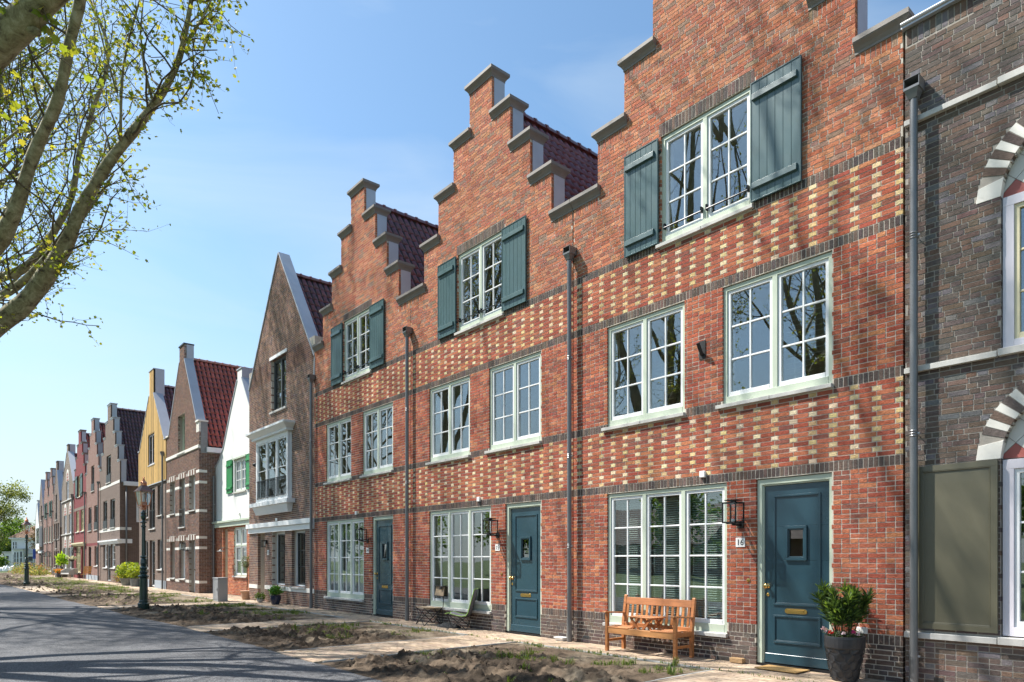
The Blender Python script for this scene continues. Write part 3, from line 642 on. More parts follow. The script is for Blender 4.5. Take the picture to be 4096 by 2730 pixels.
def red_house(num, xc, seed, label):
    H = thing('stepped_gable_house', label, 'house', (xc, 0, 0), 0, 'red brick houses with stepped gables')
    def outline(z):
        for zt, w in reversed(HW):
            if z < zt: return (-w + (.012 if w > 2.8 else 0) + (0.02 if w < 2.8 else 0), w - (.008 if w > 2.8 else 0) + (.02 if w < 2.8 else 0))
        return None
    GF = (-1.985, .39, .40, 2.655); DR = (.86, 1.945, -.02, 2.655); FL = (-1.985, -.36, 3.80, 5.575); FR = (.315, 1.95, 3.80, 5.575); TP = (-.82, .80, 6.6, 8.37)
    holes = [GF, DR, FL, FR, TP]
    sold = [(-.86, .84, 8.375, 8.375 + 3 * PC, 'dark')]
    for (a, b), zt in (((-.373, .413), 11.74), ((-.983 - .0, -.373), 10.79), ((.413, 1.023), 10.79), ((-1.593, -.983), 9.84), ((1.023, 1.633), 9.84), ((-2.203, -1.593), 8.90), ((1.633, 2.243), 8.90), ((-2.805, -2.203), 7.95), ((2.243, 2.809), 7.95)):
        sold.append((a, b, zt - 2.4 * PC, zt - .002, 'redtop'))
    bl = lay(outline, holes, Z3 - 42 * PC, 200, step_rowtype, -2.817, sold, seed)
    place_bricks(H, bl)
    backing(H, outline, holes, 0, 11.73, .0032, .34, 'mortar', extra=[h[0] for h in HW])
    # windows
    w, cells = window(H, *GF[:2], .40, 2.645, y=.028, n=3, vb=1, rows=4, bot=.13, bev=.003)
    if num == 16:
        for a, b in cells: blinds(w, a + .02, b - .02, .60, 2.5, .20, .55)
    elif num == 14:
        for a, b in cells:
            m = MB(); m.box(a + .02, b - .02, .22, .225, .55, 2.5); m.build('curtain', 'curtain', w)
    stone_sill(H, GF[0] - .06, GF[1] + .015, .405, h=.06)
    for F in (FL, FR):
        w, cells = window(H, F[0], F[1], F[2] + .02, 5.565, y=.028, n=2, vb=1, rows=3, bot=.11, bev=.003)
        if num == 16:
            a, b = cells[1]; blinds(w, a + .04, b - .02, 4.02, 4.95 if F is FR else 4.75, .24, .25, .075, .09)
        stone_sill(H, F[0] - .09, F[1] + .012, F[2] + .02, h=.06)
    w, cells = window(H, TP[0], TP[1], 6.62, 8.355, y=.028, n=2, vb=1, rows=3, bot=.11, bev=.003)
    for a, b in cells:
        r = MB(); r.tube([(a + .01, -.008, 6.86), (b - .01, -.008, 6.86)], .013, 8)
        for q in (a + .01, b - .01): r.box(q - .012, q + .012, -.016, .03, 6.84, 6.93)
        r.build('safety_bar', 'rail', w)
    stone_sill(H, TP[0] - .07, TP[1] + .03, 6.62, h=.06)
    shutter(H, -1.555, -.85, 6.635, 8.345); shutter(H, .80, 1.55, 6.635, 8.345, hinge_left=False)
    front_door(H, DR[0] + .005, DR[1] - .005, 2.645)
    # caps, cheeks
    o = dict(y0=0, y1=.35)
    coping(H, -.373, .413, 11.74, **o)
    lv = [10.79, 9.84, 8.90, 7.95]; hw = [.393, 1.003, 1.613, 2.223, 2.817]
    for i, z in enumerate(lv):
        a, b = hw[i], hw[i + 1]; e = (i == 3)
        coping(H, -b + (.02 if not e else .0), -a + .02 + .065, z, endl=not e, endr=False, **o)
        coping(H, a + .02 - .0, b + (.02 if not e else 0), z, endl=False, endr=not e or num == 16, **o)
    tops = [11.74] + lv
    for i in range(4):
        for sx in (-1, 1):
            x = sx * hw[i] + .02; m = MB(); zb = tops[i + 1] + .19; m.box(x - .004, x + .012 * sx, .06, .345, zb - .0, tops[i] - .003); m.build('zinc_cheek', 'zinc', H)
            if sx == 1:
                m2 = lay(lambda z: (.0, .062), [], tops[i + 1] + .19, 12, lambda i: ('h', 'redtop'), 0, (), seed + i)
                m2 = [(a, b, c, d, e) for a, b, c, d, e in m2 if d < tops[i]]
                B = [[x - .05, x + .003 + random.uniform(-.002, .002), .001, .058, c, d] for a, b, c, d, e in m2 if b > .04]
                if B: q = MB(); q.boxes(B, np.array([PALN['redtop'][random.randrange(8)] for _ in B])); q.build('corner_brickwork', 'brick', H, kind='stuff')
    cols = [(.155, .045, .052), (.19, .055, .055), (.13, .045, .06), (.17, .06, .07)]
    roof(H, .02, 11.53, 2.80, 7.22, .42, 7.2, cols, singles=300 if num != 16 else 60, capcol=(.17, .06, .055))
    roof(H, .02, 11.53, -2.80, 7.22, .42, 7.2, cols, cap=False)
    b = MB(); b.box(-2.8, 2.8, 7.2, 7.3, 0, 7.2); b.prism([(-2.8, 7.2), (2.8, 7.2), (.02, 11.5)], 7.2, 7.3); b.build('rear_wall', 'far_pink', H)
    b = MB(); b.box(-2.81, -2.76, .34, 7.2, 0, 7.2); b.box(2.76, 2.81, .34, 7.2, 0, 7.2); b.build('party_wall', 'far_pink', H)
    for z0, z1, w_ in ((.06, 2.72, 2.7), (2.85, 5.75, 2.7), (5.9, 8.6, 1.3)): room(H, -w_, w_, z0, z1)
    # fittings
    downpipe(H, -2.80, 7.02)
    m = MB(); m.box(-.066, .034, -.045, .0, 2.76, 2.86); a = m.build('alarm_box', 'plastic_white', H, bevel=.008)
    m = MB(); m.tube([(.745, .0, 1.206), (.745, -.012, 1.206), (.745, -.018, 1.206)], [.03, .028, .012], 16); m.build('doorbell', 'brass', H, smooth=False)
    m = MB(); m.box(-2.55, -2.41, -.003, .02, .075, .125); v = m.build('air_vent', 'midgrey', H)
    for k in range(3): q = MB(); q.box(-2.54, -2.42, -.006, .0, .082 + k * .015, .089 + k * .015); q.build('vent_slat', 'darkframe', v)
    if num == 16:
        m = MB(); m.box(-.09, .025, -.012, .0, 4.58, 4.86); p = m.build('flagpole_bracket', 'black', H)
        q = MB(); q.tube([(-.03, -.02, 4.64), (-.03, -.13, 4.80)], .027, 14); q.tube([(-.03, -.131, 4.802), (-.03, -.128, 4.797)], .02, 10); q.build('flagpole_socket', 'black', p)
        m = MB(); m.box(2.27, 2.40, -.03, .0, .565, .645); p = m.build('power_socket', 'plastic_white', H, bevel=.004); q = MB(); q.box(2.28, 2.335, -.036, -.03, .572, .638); q.box(2.342, 2.39, -.036, -.03, .572, .638); q.build('socket_lid', 'plastic_white', p)
    side = {16: 'with the orange garden bench', 15: 'with two camping chairs', 14: 'nearest the brown pointed gable'}[num]
    wall_lamp(0, 0, (xc + .62, 0, 2.18), {16: 'black box lantern beside door sixteen, nearest of the three', 15: 'black box lantern beside door fifteen above the camping chairs', 14: 'black box lantern beside door fourteen, farthest of the three'}[num])
    t = thing('house_number_sign', {16: 'white square house number plate reading 16 beside the petrol blue door', 15: 'white square house number plate reading 15 beside the middle blue door', 14: 'white square house number plate reading 14 by the farthest blue door'}[num], 'number sign', (xc + .615, -.001, 1.755), 0, 'white house number plates')
    m = MB(); m.box(-.075, .075, -.008, 0, -.068, .068); m.build('plate', 'plastic_white', t, bevel=.002)
    for k, ch in enumerate(str(num)): text_obj('digit', ch, .12, 'ink', t, (-.03 + .058 * k, -.0095, -.002))
    return H
red_house(16, -6.09, 16, 'nearest red brick stepped gable house with yellow brick dots and number 16')
red_house(15, -11.735, 15, 'middle red brick stepped gable house, camping chairs below its window')
red_house(14, -17.365, 14, 'farthest red brick stepped gable house of the dotted brick trio, number 14')

# ------------------------------------------------------------ dark brick house at the near end
def arch_hole(xc, r, z0):      # half circle above z0
    return lambda z: (xc - math.sqrt(max(0, r * r - (z - z0) ** 2)), xc + math.sqrt(max(0, r * r - (z - z0) ** 2))) if z0 <= z < z0 + r else None
def arch_voussoirs(H, xc, zs, ri, ro, n=17, base=True, rise=1.0, y=0., far=False):
    """alternating pale and brown wedge stones"""
    zt = zs + (.22 if base else 0); t0 = math.asin(min(.9, (zt - zs) / ri)) if base else 0
    for s in (-1, 1):
        if base:
            m = MB(); P = [(xc + s * ri, zs), (xc + s * math.sqrt(ri * ri - .2 ** 2), zs + .2), (xc + s * ro * math.cos(.17), zs + ro * math.sin(.17) * rise), (xc + s * (ro + .01), zs)]
            if s > 0: P = P[::-1]
            m.prism(P, y - .006, y + .12); m.build('springer_stone', 'pale_brick', H, bevel=0 if far else .003)
    for i in range(n):
        a0 = t0 + (math.pi - 2 * t0) * i / n; a1 = t0 + (math.pi - 2 * t0) * (i + 1) / n; g = .0035 / ri
        P = [(xc + r * math.cos(a), zs + r * math.sin(a) * rise) for r, a in ((ri, a0 + g), (ri, a1 - g), (ro, a1 - g), (ro, a0 + g))]
        m = MB(); c = PALN['brown'][random.randrange(8)]
        m.prism(P[::-1], y - .002 - random.uniform(0, .002), y + .1, None if i % 2 else c); m.build('arch_stone', 'pale_brick' if i % 2 else 'brick_smooth', H)
def house17():
    xc = -3.262 + 2.82
    H = thing('dark_brick_house', 'dark brown brick house with striped arches and olive shutters at the near end', 'house', (xc, 0, 0))
    def outline(z):
        if z < 7.93: return (-2.812, 2.81)
        w = 2.1 * (1 - (z - 7.93) / 3.9)
        return (-w, w) if w > .3 else None
    WX = (-1.84, -.40); W2 = (.40, 1.84); RI = .72; RO = .945
    XA = (WX[0] + WX[1]) / 2; XB = -XA; holes = []
    for a, b in (WX, W2): holes += [(a, b, .64, 2.62), (a, b, 3.80, 5.52)]
    cutb = []
    for xa in (XA, XB):
        for zs in (2.62, 5.52):
            holes.append(arch_hole(xa, RI, zs)); cutb.append(arch_hole(xa, RO + .01, zs))
    top = (-.75, .75, 6.9, 8.7); holes.append(top)
    bh = [h for h in holes if not callable(h)] + cutb
    sold = [(-2.8, -2.1, 7.93 - 3.3 * PC, 7.925, 'brown')]
    L = [(-2.82, 2.82, 6.735, 6.80), (-2.82, 2.82, 3.745, 3.81), (-2.82, 2.82, .565, .635)]
    bl = lay(outline, bh + L, .02, 188, lambda i: ('h' if i % 2 else 's', 'brown') if i < 40 else ('f', 'brown'), -2.812, sold, 17)
    place_bricks(H, bl, 'brick_smooth')
    backing(H, outline, [h for h in holes if not callable(h)] + [], 0, 2.62, .0032, .34, 'mortar_grey')
    # body above, in thin lifts where the arches cut it
    m = MB(); zs = 2.62
    while zs < 11.5:
        zt = min(zs + .06, 11.5)
        for p, q in allowed((zs + zt) / 2, outline, holes): m.box(p, q, .0032, .34, zs, zt)
        zs = zt
    m.build('wall', 'mortar_grey', H)
    for xa in (XA, XB):
        for zs in (2.62, 5.52):
            arch_voussoirs(H, xa, zs, RI, RO, n=25)
            # tiled tympanum, red and pale diamonds
            m = MB(); an = np.linspace(0, math.pi, 25); m.prism([(xa + (RI + .02) * math.cos(t), zs + .0 + (RI + .02) * math.sin(t)) for t in an], .09, .16); ty = m.build('tympanum', 'mortar_grey', H)
            q = .30
            for i in range(-6, 7):
                for j in range(-6, 7):
                    cx = xa + (i - j) * q * .5 * 1.414 * .5 * 2 ** .5; cz = zs + (i + j) * q * .5 * 1.414 * .5 * 2 ** .5 + .02
                    P = [(cx + q / 2 - .004, cz), (cx, cz + q / 2 - .004), (cx - q / 2 + .004, cz), (cx, cz - q / 2 + .004)]
                    c = []
                    # clip the diamond to the half disc by sampling
                    P2 = []
                    for k in range(4):
                        for t in (0, .25, .5, .75):
                            x = P[k][0] * (1 - t) + P[(k + 1) % 4][0] * t; z = P[k][1] * (1 - t) + P[(k + 1) % 4][1] * t
                            d = math.hypot(x - xa, z - zs); z = max(z, zs + .004)
                            if d > RI - .003: x = xa + (x - xa) * (RI - .003) / d; z = max(zs + .004, zs + (z - zs) * (RI - .003) / d)
                            P2.append((x, z))
                    ar = abs(sum(P2[k][0] * P2[(k + 1) % 16][1] - P2[(k + 1) % 16][0] * P2[k][1] for k in range(16))) / 2
                    if ar < .001 or math.hypot(cx - xa, cz - zs) > RI + .08 or cz < zs - .1: continue
                    m = MB(); m.prism(P2[::-1], .078, .09); m.build('tympanum_tile', 'red_tile' if (i + 3 * j) % 2 == 0 and i % 2 == 0 else 'pale_tile', ty)
    for a, b in (WX, W2):
        for z0, z1 in ((.66, 2.605), (3.82, 5.505)):
            w, cells = window(H, a + .01, b - .01, z0, z1, y=.03, n=2, vb=0, rows=3, fr='lilac', sa='cream' if z0 > 3 else 'white', fw=.105, bot=.10, bev=.003)
    w, _ = window(H, -.74, .74, 6.92, 8.69, n=2, vb=0, rows=3, fr='lilac', sa='white', fw=.1)
    # shutters of the ground floor
    for x0, x1 in ((-2.675, -1.86), (-.36, .36), (1.86, 2.66)):
        m = MB(); y = -.04; z0, z1 = .685, 2.61; t = .065
        m.box(x0, x1, y, y + .035, z1 - t, z1); m.box(x0, x1, y, y + .035, z0, z0 + t); m.box(x0, x0 + t, y, y + .035, z0 + t, z1 - t); m.box(x1 - t, x1, y, y + .035, z0 + t, z1 - t)
        s = m.build('shutter', 'olive', H, bevel=.002)
        m = MB(); m.box(x0 + t, x1 - t, y + .014, y + .03, z0 + t, z1 - t); m.build('shutter_panel', 'olive', s)
        m = MB(); moulding(m, x0 + t, x1 - t, z0 + t, z1 - t, y + .014, .012, .012); m.build('panel_moulding', 'olive', s, bevel=.003)
        m = MB(); m.tube([(x1 - .01, y + .045, z1 - .3), (x1 - .01, y + .045, z1 - .24)], .012, 8); m.build('hinge', 'black', s)
    for a, b, c, d in L:
        for s in ((-2.812, -1.86), (-1.855, -.385), (-.38, .38), (.385, 1.855), (1.86, 2.81)):
            big = s[1] - s[0] > 1.2; m = MB(); m.box(s[0] + .003, s[1] - .003, -.055 if not big else -.07, .1, c, d + (.012 if big else 0)); m.build('ledge_stone', 'stone', H, bevel=.004)
    m = MB(); m.box(-2.84, -2.1, -.06, .36, 7.925, 7.96); m.tube([(-2.84, -.06, 7.975), (-2.1, -.06, 7.975)], .024, 10); m.build('zinc_cap', 'zinc', H)
    for s in (-1, 1): m = MB(); m.prism([(s * 2.1, 7.93), (s * .27, 11.33), (s * .27, 11.42), (s * 2.16, 7.96)][::s], -.05, .36); m.build('zinc_cap', 'zinc', H)
    downpipe(H, .142 - 2.82 - .0, 7.0, collars=(.36, 3.0, 5.35))
    m = MB(); m.box(-2.50, -2.40, -.004, .02, .06, .115); v = m.build('air_vent', 'darkframe', H)
    for k in range(4): q = MB(); q.box(-2.495, -2.405, -.008, -.002, .064 + k * .012, .069 + k * .012); q.build('vent_slat', 'darkframe', v)
    for z0, z1, w_ in ((.06, 2.72, 2.7), (2.85, 5.75, 2.7), (5.9, 8.6, 1.3)): room(H, -w_, w_, z0, z1)
    cols = [(.115, .038, .042), (.15, .045, .045), (.10, .04, .05)]
    roof(H, 0, 11.3, 2.8, 7.6, .42, 7.2, cols); roof(H, 0, 11.3, -2.8, 7.6, .42, 7.2, cols, cap=False)
    b = MB(); b.box(-2.8, 2.8, 7.2, 7.3, 0, 7.6); b.box(-2.81, -2.76, .34, 7.2, 0, 7.6); b.box(2.76, 2.81, .0, 7.2, 0, 7.6); b.prism([(-2.8, 7.6), (2.8, 7.6), (0, 11.3)], 7.2, 7.3); b.build('rear_wall', 'far_brown', H)
    return H
house17()

# ------------------------------------------------------------ the houses beyond, each from its own description
def poly_outline(P):
    """P: right/left half outline [(halfwidth, z)...] from the top down; straight between"""
    def f(z):
        if z > P[0][1]: return None
        for (w0, z0), (w1, z1) in zip(P[:-1], P[1:]):
            if z1 <= z <= z0:
                w = w1 if z0 == z1 else w0 + (w1 - w0) * (z0 - z) / (z0 - z1)
                return (-w, w)
        return (-P[-1][0], P[-1][0])
    return f
def far_window(H, x0, x1, z0, z1, y=.05, **k):
    d = dict(n=2, vb=0, rows=3, fr='white', sa='white', fw=.06, mull=.06, bot=.06, panes=False, dep=.1, sill=True); d.update(k); sill = d.pop('sill'); rail = d.pop('rail', None); lint = d.pop('lintel', None)
    w, c = window(H, x0, x1, z0, z1, y=y, **d)
    if sill: stone_sill(H, x0 - .07, x1 + .07, z0 + .0, y=-.06, h=.06, two=False, y1=y)
    if rail:
        m = MB(); m.box(x0 + .02, x1 - .02, -.03, -.02, z0 + .03, z0 + rail) if rail < .7 else None
        if rail >= .7:
            m.box(x0, x1, -.03, -.01, z0 + rail - .03, z0 + rail); m.box(x0, x1, -.03, -.01, z0 + .05, z0 + .07); xx = x0 + .05
            while xx < x1: m.box(xx - .006, xx + .006, -.026, -.014, z0 + .07, z0 + rail - .03); xx += .11
        m.build('railing', 'black', w)
    if lint: m = MB(); m.box(x0 - .1, x1 + .1, -.03, y, z1, z1 + .07); m.build('lintel', lint, H)
    return w
def gable_zinc(H, P, y0=-.03, y1=.36, mat='zinc', th=.05, edge='darkframe'):
    for s in (-1, 1):
        for (w0, z0), (w1, z1) in zip(P[:-1], P[1:]):
            if abs(w1 - w0) < .01 or abs(z1 - z0) < .01: continue
            L = math.hypot(w1 - w0, z1 - z0); nx, nz = (z0 - z1) / L * th, (w1 - w0) / L * th
            Q = [(s * w0, z0), (s * w1, z1), (s * (w1 + nx), z1 + nz), (s * (w0 + nx), z0 + nz)]
            m = MB(); m.prism(Q if s < 0 else Q[::-1], y0, y1); m.build('zinc_verge', mat, H)
def shell(H, hw, ze, ridge, depth=7.2, mat='far_brown', y0=.34, side_left=True, side_right=True):
    b = MB(); b.box(-hw, hw, depth, depth + .1, 0, ze); b.prism([(-hw, ze), (hw, ze), (0, ridge)], depth, depth + .1); b.build('rear_wall', mat, H)
    for s, ok in ((-1, side_left), (1, side_right)):
        if ok: b = MB(); b.box(s * hw - .05 * (s > 0), s * hw + .05 * (s < 0), y0, depth, 0, ze); b.build('side_wall', mat, H)
TC = {'plum': [(.155, .045, .05), (.19, .055, .055), (.13, .045, .055)], 'red': [(.36, .085, .06), (.42, .10, .07), (.31, .07, .05)], 'dark': [(.085, .03, .045), (.11, .04, .055), (.07, .03, .045)]}
CLU = {}
# 13: brown brick, pointed gable, white bay window
def house13():
    xc = -23.06; hw = 2.885; H = thing('pointed_gable_house', 'brown brick house with tall pointed gable and white bay window, number 13', 'house', (xc, 0, 0))
    P = [(.02, 11.97), (hw, 7.78), (hw, 0)]; ol = poly_outline(P)
    dx = lambda X: X - xc
    D = (dx(-25.05), dx(-24.37), 0, 2.46); W1 = (dx(-23.65), dx(-22.52), .62, 2.46); W2 = (dx(-21.95), dx(-20.87), .62, 2.46); T = (dx(-23.75), dx(-22.42), 6.66, 8.48); B = (dx(-24.9), dx(-21.95), 3.5, 5.75)
    bands = [(-3, 3, 2.47, 2.80), (-3, D[0] - .02, .455, .60), (D[1] + .02, 3, .455, .60)]
    bl = lay(ol, [D, W1, W2, T, B] + bands, .01, 190, lambda i: ('h' if i % 2 else 's', 'brown13'), -hw, (), 13)
    place_bricks(H, bl, 'brick_smooth', 300)
    m = MB(); z = 0
    zs = sorted({0, D[3], .62, T[2], T[3], B[2], B[3], 7.78})
    for a, b in zip(zs[:-1], zs[1:]):
        for p, q in allowed((a + b) / 2, lambda z: (-hw, hw), [D, W1, W2, T, B]): m.box(p + .002, q - .002, .0032, .34, a, b)
    a = 7.78
    while a < 11.9:
        b = min(a + .0635, 11.9, T[3] if a < T[3] else 99)
        for p, q in allowed((a + b) / 2, ol, [T]): m.box(p, q, .0032, .34, a, b)
        a = b
    m.build('wall', 'mortar', H)
    for a, b, c, d in bands:
        a = max(a, -hw); b = min(b, hw); m = MB()
        if d > 2: m.box(a - .02, b, -.05, .12, c, 2.65); m.box(a - .04, b, -.12, .12, 2.65, 2.81); m.build('cornice', 'white', H, bevel=.004)
        else: m.box(a, b, -.015, .12, c, d); m.build('stone_band', 'pale_brick', H)
    far_window(H, *W1[:2], .62, 2.46, y=.16, n=1, vb=1, rows=3, fr='white', sa='darkframe', fw=.07, panes=True); far_window(H, *W2[:2], .62, 2.46, y=.16, n=1, vb=1, rows=3, fr='white', sa='darkframe', fw=.07, panes=True)
    far_window(H, *T[:2], T[2], T[3], y=.10, n=2, vb=0, rows=3, fr='midgrey', sa='darkframe', fw=.07, panes=True)
    m = MB(); m.box(T[0] - .1, T[1] + .1, -.03, .1, T[3], T[3] + .11); m.build('lintel', 'white', H)
    # recessed door
    m = MB(); m.box(D[0], D[1], .58, .63, .05, 2.3); d = m.build('door', 'midgrey', H); m = MB(); m.box(D[0], D[0] + .06, .56, .62, 0, 2.46); m.box(D[0] + .06, D[1], .56, .62, 2.3, 2.46); m.build('door_frame', 'white', d)
    m = MB(); m.box(D[0] - .05, D[0], .34, .66, 0, 2.5); m.box(D[1], D[1] + .05, .34, .66, 0, 2.5); m.box(D[0], D[1], .34, .66, 2.46, 2.52); m.build('porch_lining', 'far_brown', H)
    # bay
    y0 = -.18; t = MB(); a, b = B[0], B[1]
    t.box(a - .0, b + .0, y0 + .05, .05, B[2] - .0, B[2] + .10); t.build('bay_floor', 'white', H)
    w, cells = window(H, a + .02, b - .02, B[2] + .10, B[3] + .02, y=y0 + .05, n=3, vb=0, rows=2, fr='white', sa='white', fw=.14, mull=.09, bot=.05, bev=.003)
    for ca, cb in cells:
        m = MB(); m.box(ca, cb, y0 + .02, y0 + .04, B[2] + .78, B[2] + .81); m.box(ca, cb, y0 + .02, y0 + .04, B[2] + .17, B[2] + .19); xx = ca + .05
        while xx < cb: m.box(xx - .007, xx + .007, y0 + .024, y0 + .036, B[2] + .19, B[2] + .78); xx += .085
        m.build('railing', 'black', w)
    for s, x in ((-1, a + .02), (1, b - .02)):
        m = MB(); m.box(x - .03, x + .03, y0 + .16, .04, B[2] + .1, B[3] + .02); m.build('bay_cheek', 'white', H)
    m = MB(); m.box(a - .12, b + .12, y0 - .06, .02, 5.77, 5.84); m.frustum((a - .12, b + .12, y0 - .06, .02), 5.84, (a - .28, b + .28, y0 - .2, .02), 5.98); m.box(a - .3, b + .3, y0 - .22, .02, 5.98, 6.06); m.build('bay_cornice', 'white', H, bevel=.005)
    m = MB(); m.box(a - .28, b + .28, y0 - .1, .02, 3.38, 3.52); m.frustum((a - .0, b + .0, y0 + .05, .02), 3.10, (a - .12, b + .12, y0 - .04, .02), 3.38); m.build('bay_base', 'white', H, bevel=.005)
    gable_zinc(H, [(.0, 12.02), (hw + .0, 7.83)], th=.05)
    m = MB(); m.prism([(hw, 7.78), (hw - .04, 7.2), (hw + .03, 7.2), (hw + .05, 7.83)], -.02, .36); m.build('zinc_verge', 'zinc', H)
    roof(H, 0, 11.38, hw - .02, 7.15, .38, 7.2, TC['plum'], singles=200, capcol=(.22, .08, .06)); roof(H, 0, 11.38, -hw + .02, 7.15, .38, 7.2, TC['plum'], cap=False)
    shell(H, hw, 7.15, 11.35)
    for z0, z1, w_ in ((2.85, 5.9, 2.6), (6, 8.7, 1.1)): room(H, -w_, w_, z0, z1)
    room(H, D[1] + .1, 2.6, .06, 2.72)
    m = MB(); m.box(dx(-23.3), dx(-23.16), -.03, 0, 2.84, 2.94); m.build('alarm_box', 'plastic_white', H)
    m = MB(); m.lathe([(.0, 4.9), (.08, 4.93), (.1, 5.0), (.0, 5.05)], (dx(-25.15), -.06), 12); m.build('outdoor_light', 'black', H, smooth=True)
    t = thing('wall_lantern', 'small black box lantern beside the recessed door of number 13', 'wall lamp', (-24.15, 0, 2.07)); m = MB()
    m.box(-.07, .07, -.2, -.06, .09, .12); m.box(-.07, .07, -.2, -.06, -.12, -.10); [m.box(sx - .008, sx + .008, sy - .008, sy + .008, -.1, .09) for sx in (-.06, .06) for sy in (-.19, -.07)]; m.box(-.04, .04, -.06, 0, .0, .14); m.build('frame', 'black', t)
    m = MB(); m.box(-.05, .05, -.18, -.08, -.09, .08); m.build('lamp_glass', 'lampglass', t)
    t = thing('house_number_sign', 'white house number plate reading 13 beside the recessed door', 'number sign', (-24.03, -.001, 1.76), 0, 'white house number plates')
    m = MB(); m.box(-.085, .085, -.008, 0, -.085, .085); m.build('plate', 'plastic_white', t)
    for k, ch in enumerate('13'): text_obj('digit', ch, .13, 'ink', t, (-.03 + .06 * k, -.0095, 0))
    return H
house13()
# 12: white rendered gable set back
def house12():
    xc = -29.12; hw = 3.2; Y = .7; H = thing('white_gable_house', 'white rendered gable house with bright green shutters set back between brick gables', 'house', (xc, Y, 0))
    P = [(.26, 9.45), (.26, 9.05), (1.2, 7.75), (2.05, 6.45), (2.6, 5.95), (hw, 5.66), (hw, 3.2)]; ol = poly_outline(P); dx = lambda X: X - xc
    U = (dx(-29.78), dx(-28.36), 4.36, 5.74); G = (dx(-29.82), dx(-28.26), .82, 2.88); D = (dx(-31.25), dx(-30.62), 0, 2.88)
    m = MB(); a = 3.18
    while a < 9.44:
        b = min(a + .05, 9.45)
        if a < U[2] < b: b = U[2]
        if a < U[3] < b: b = U[3]
        for p, q in allowed((a + b) / 2, ol, [U]): m.box(p, q, 0, .3, a, b)
        a = b
    m.build('rendered_wall', 'plaster', H)
    m = MB(); m.box(-hw, hw, -.10, .1, 2.93, 3.12); m.box(-hw, hw, -.16, .1, 3.12, 3.2); m.build('cornice', 'green', H)
    bl = lay(lambda z: (-hw, hw), [G, D], .01, 46, lambda i: ('h' if i % 2 else 's', 'orange'), -hw, (), 12); place_bricks(H, bl, 'brick', 200)
    backing(H, lambda z: (-hw, hw), [G, D], 0, 2.93, .0032, .3, 'mortar')
    far_window(H, *U[:2], U[2], U[3], y=.04, n=2, vb=1, rows=3, fr='green', sa='white'); far_window(H, *G[:2], G[2], G[3], y=.04, n=2, vb=0, rows=3, fr='green', sa='white', split=2.1, fw=.08, panes=True)
    m = MB(); m.box(U[0] - .1, U[1] + .1, -.06, .02, U[3], U[3] + .07); m.build('lintel', 'green', H)
    shutter(H, dx(-30.66), dx(-29.94), 4.36, 5.79, 'bright_green', boards=3); shutter(H, dx(-28.22), dx(-27.5), 4.36, 5.79, 'bright_green', boards=3)
    m = MB(); m.box(D[0], D[1], .4, .45, .04, 2.1); d = m.build('door', 'bright_green', H); m = MB(); m.box(D[0], D[1], .38, .44, 2.1, 2.2); m.box(D[0], D[0] + .07, .38, .46, 0, 2.1); m.box(D[0], D[1], .41, .42, 2.2, 2.88); m.build('door_frame', 'green', d)
    m = MB(); m.box(D[0] - .04, D[0], .3, .5, 0, 2.93); m.box(D[1], D[1] + .04, .3, .5, 0, 2.93); m.build('porch_lining', 'far_pink', H)
    gable_zinc(H, P[1:-1], y0=-.03, y1=.55, th=.05); m = MB(); m.box(-.31, .31, -.03, .6, 9.45, 9.5); m.box(.26, .30, .0, .6, 9.02, 9.45); m.build('zinc_cap', 'zinc', H)
    roof(H, 0, 8.7, hw, 5.3, .6, 7, TC['red']); roof(H, 0, 8.7, -hw, 5.3, .6, 7, TC['red'], cap=False); shell(H, hw, 5.3, 8.7, mat='far_pink', side_left=False)
    room(H, -2.2, 2.9, .06, 2.72); room(H, -2.0, 2.0, 3.1, 5.6)
    downpipe(H, -hw + .12, 5.3, collars=(2.2, 4.0), elbow=False)
    m = MB(); m.tube([(dx(-29.1), -.03, 3.42), (dx(-29.1), -.06, 3.44)], .07, 10); m.build('alarm_box', 'plastic_white', H)
    m = MB(); m.tube([(dx(-30.25), 0, 1.95), (dx(-30.25), -.25, 2.02), (dx(-30.3), -.4, 1.98)], .015, 6); m.lathe([(.02, 1.95), (.06, 1.9), (.17, 1.86)], (dx(-30.3), -.4), 14, cap=False); m.build('barn_lamp', 'galv', H)
    return H
house12()
def quoin_rows(H, xs, zs, h, y=-.006, mat='pale_brick'):
    for z in zs:
        for a, b in xs:
            m = MB(); m.box(a, b, y, .1, z, z + h); m.build('stone_band', mat, H)
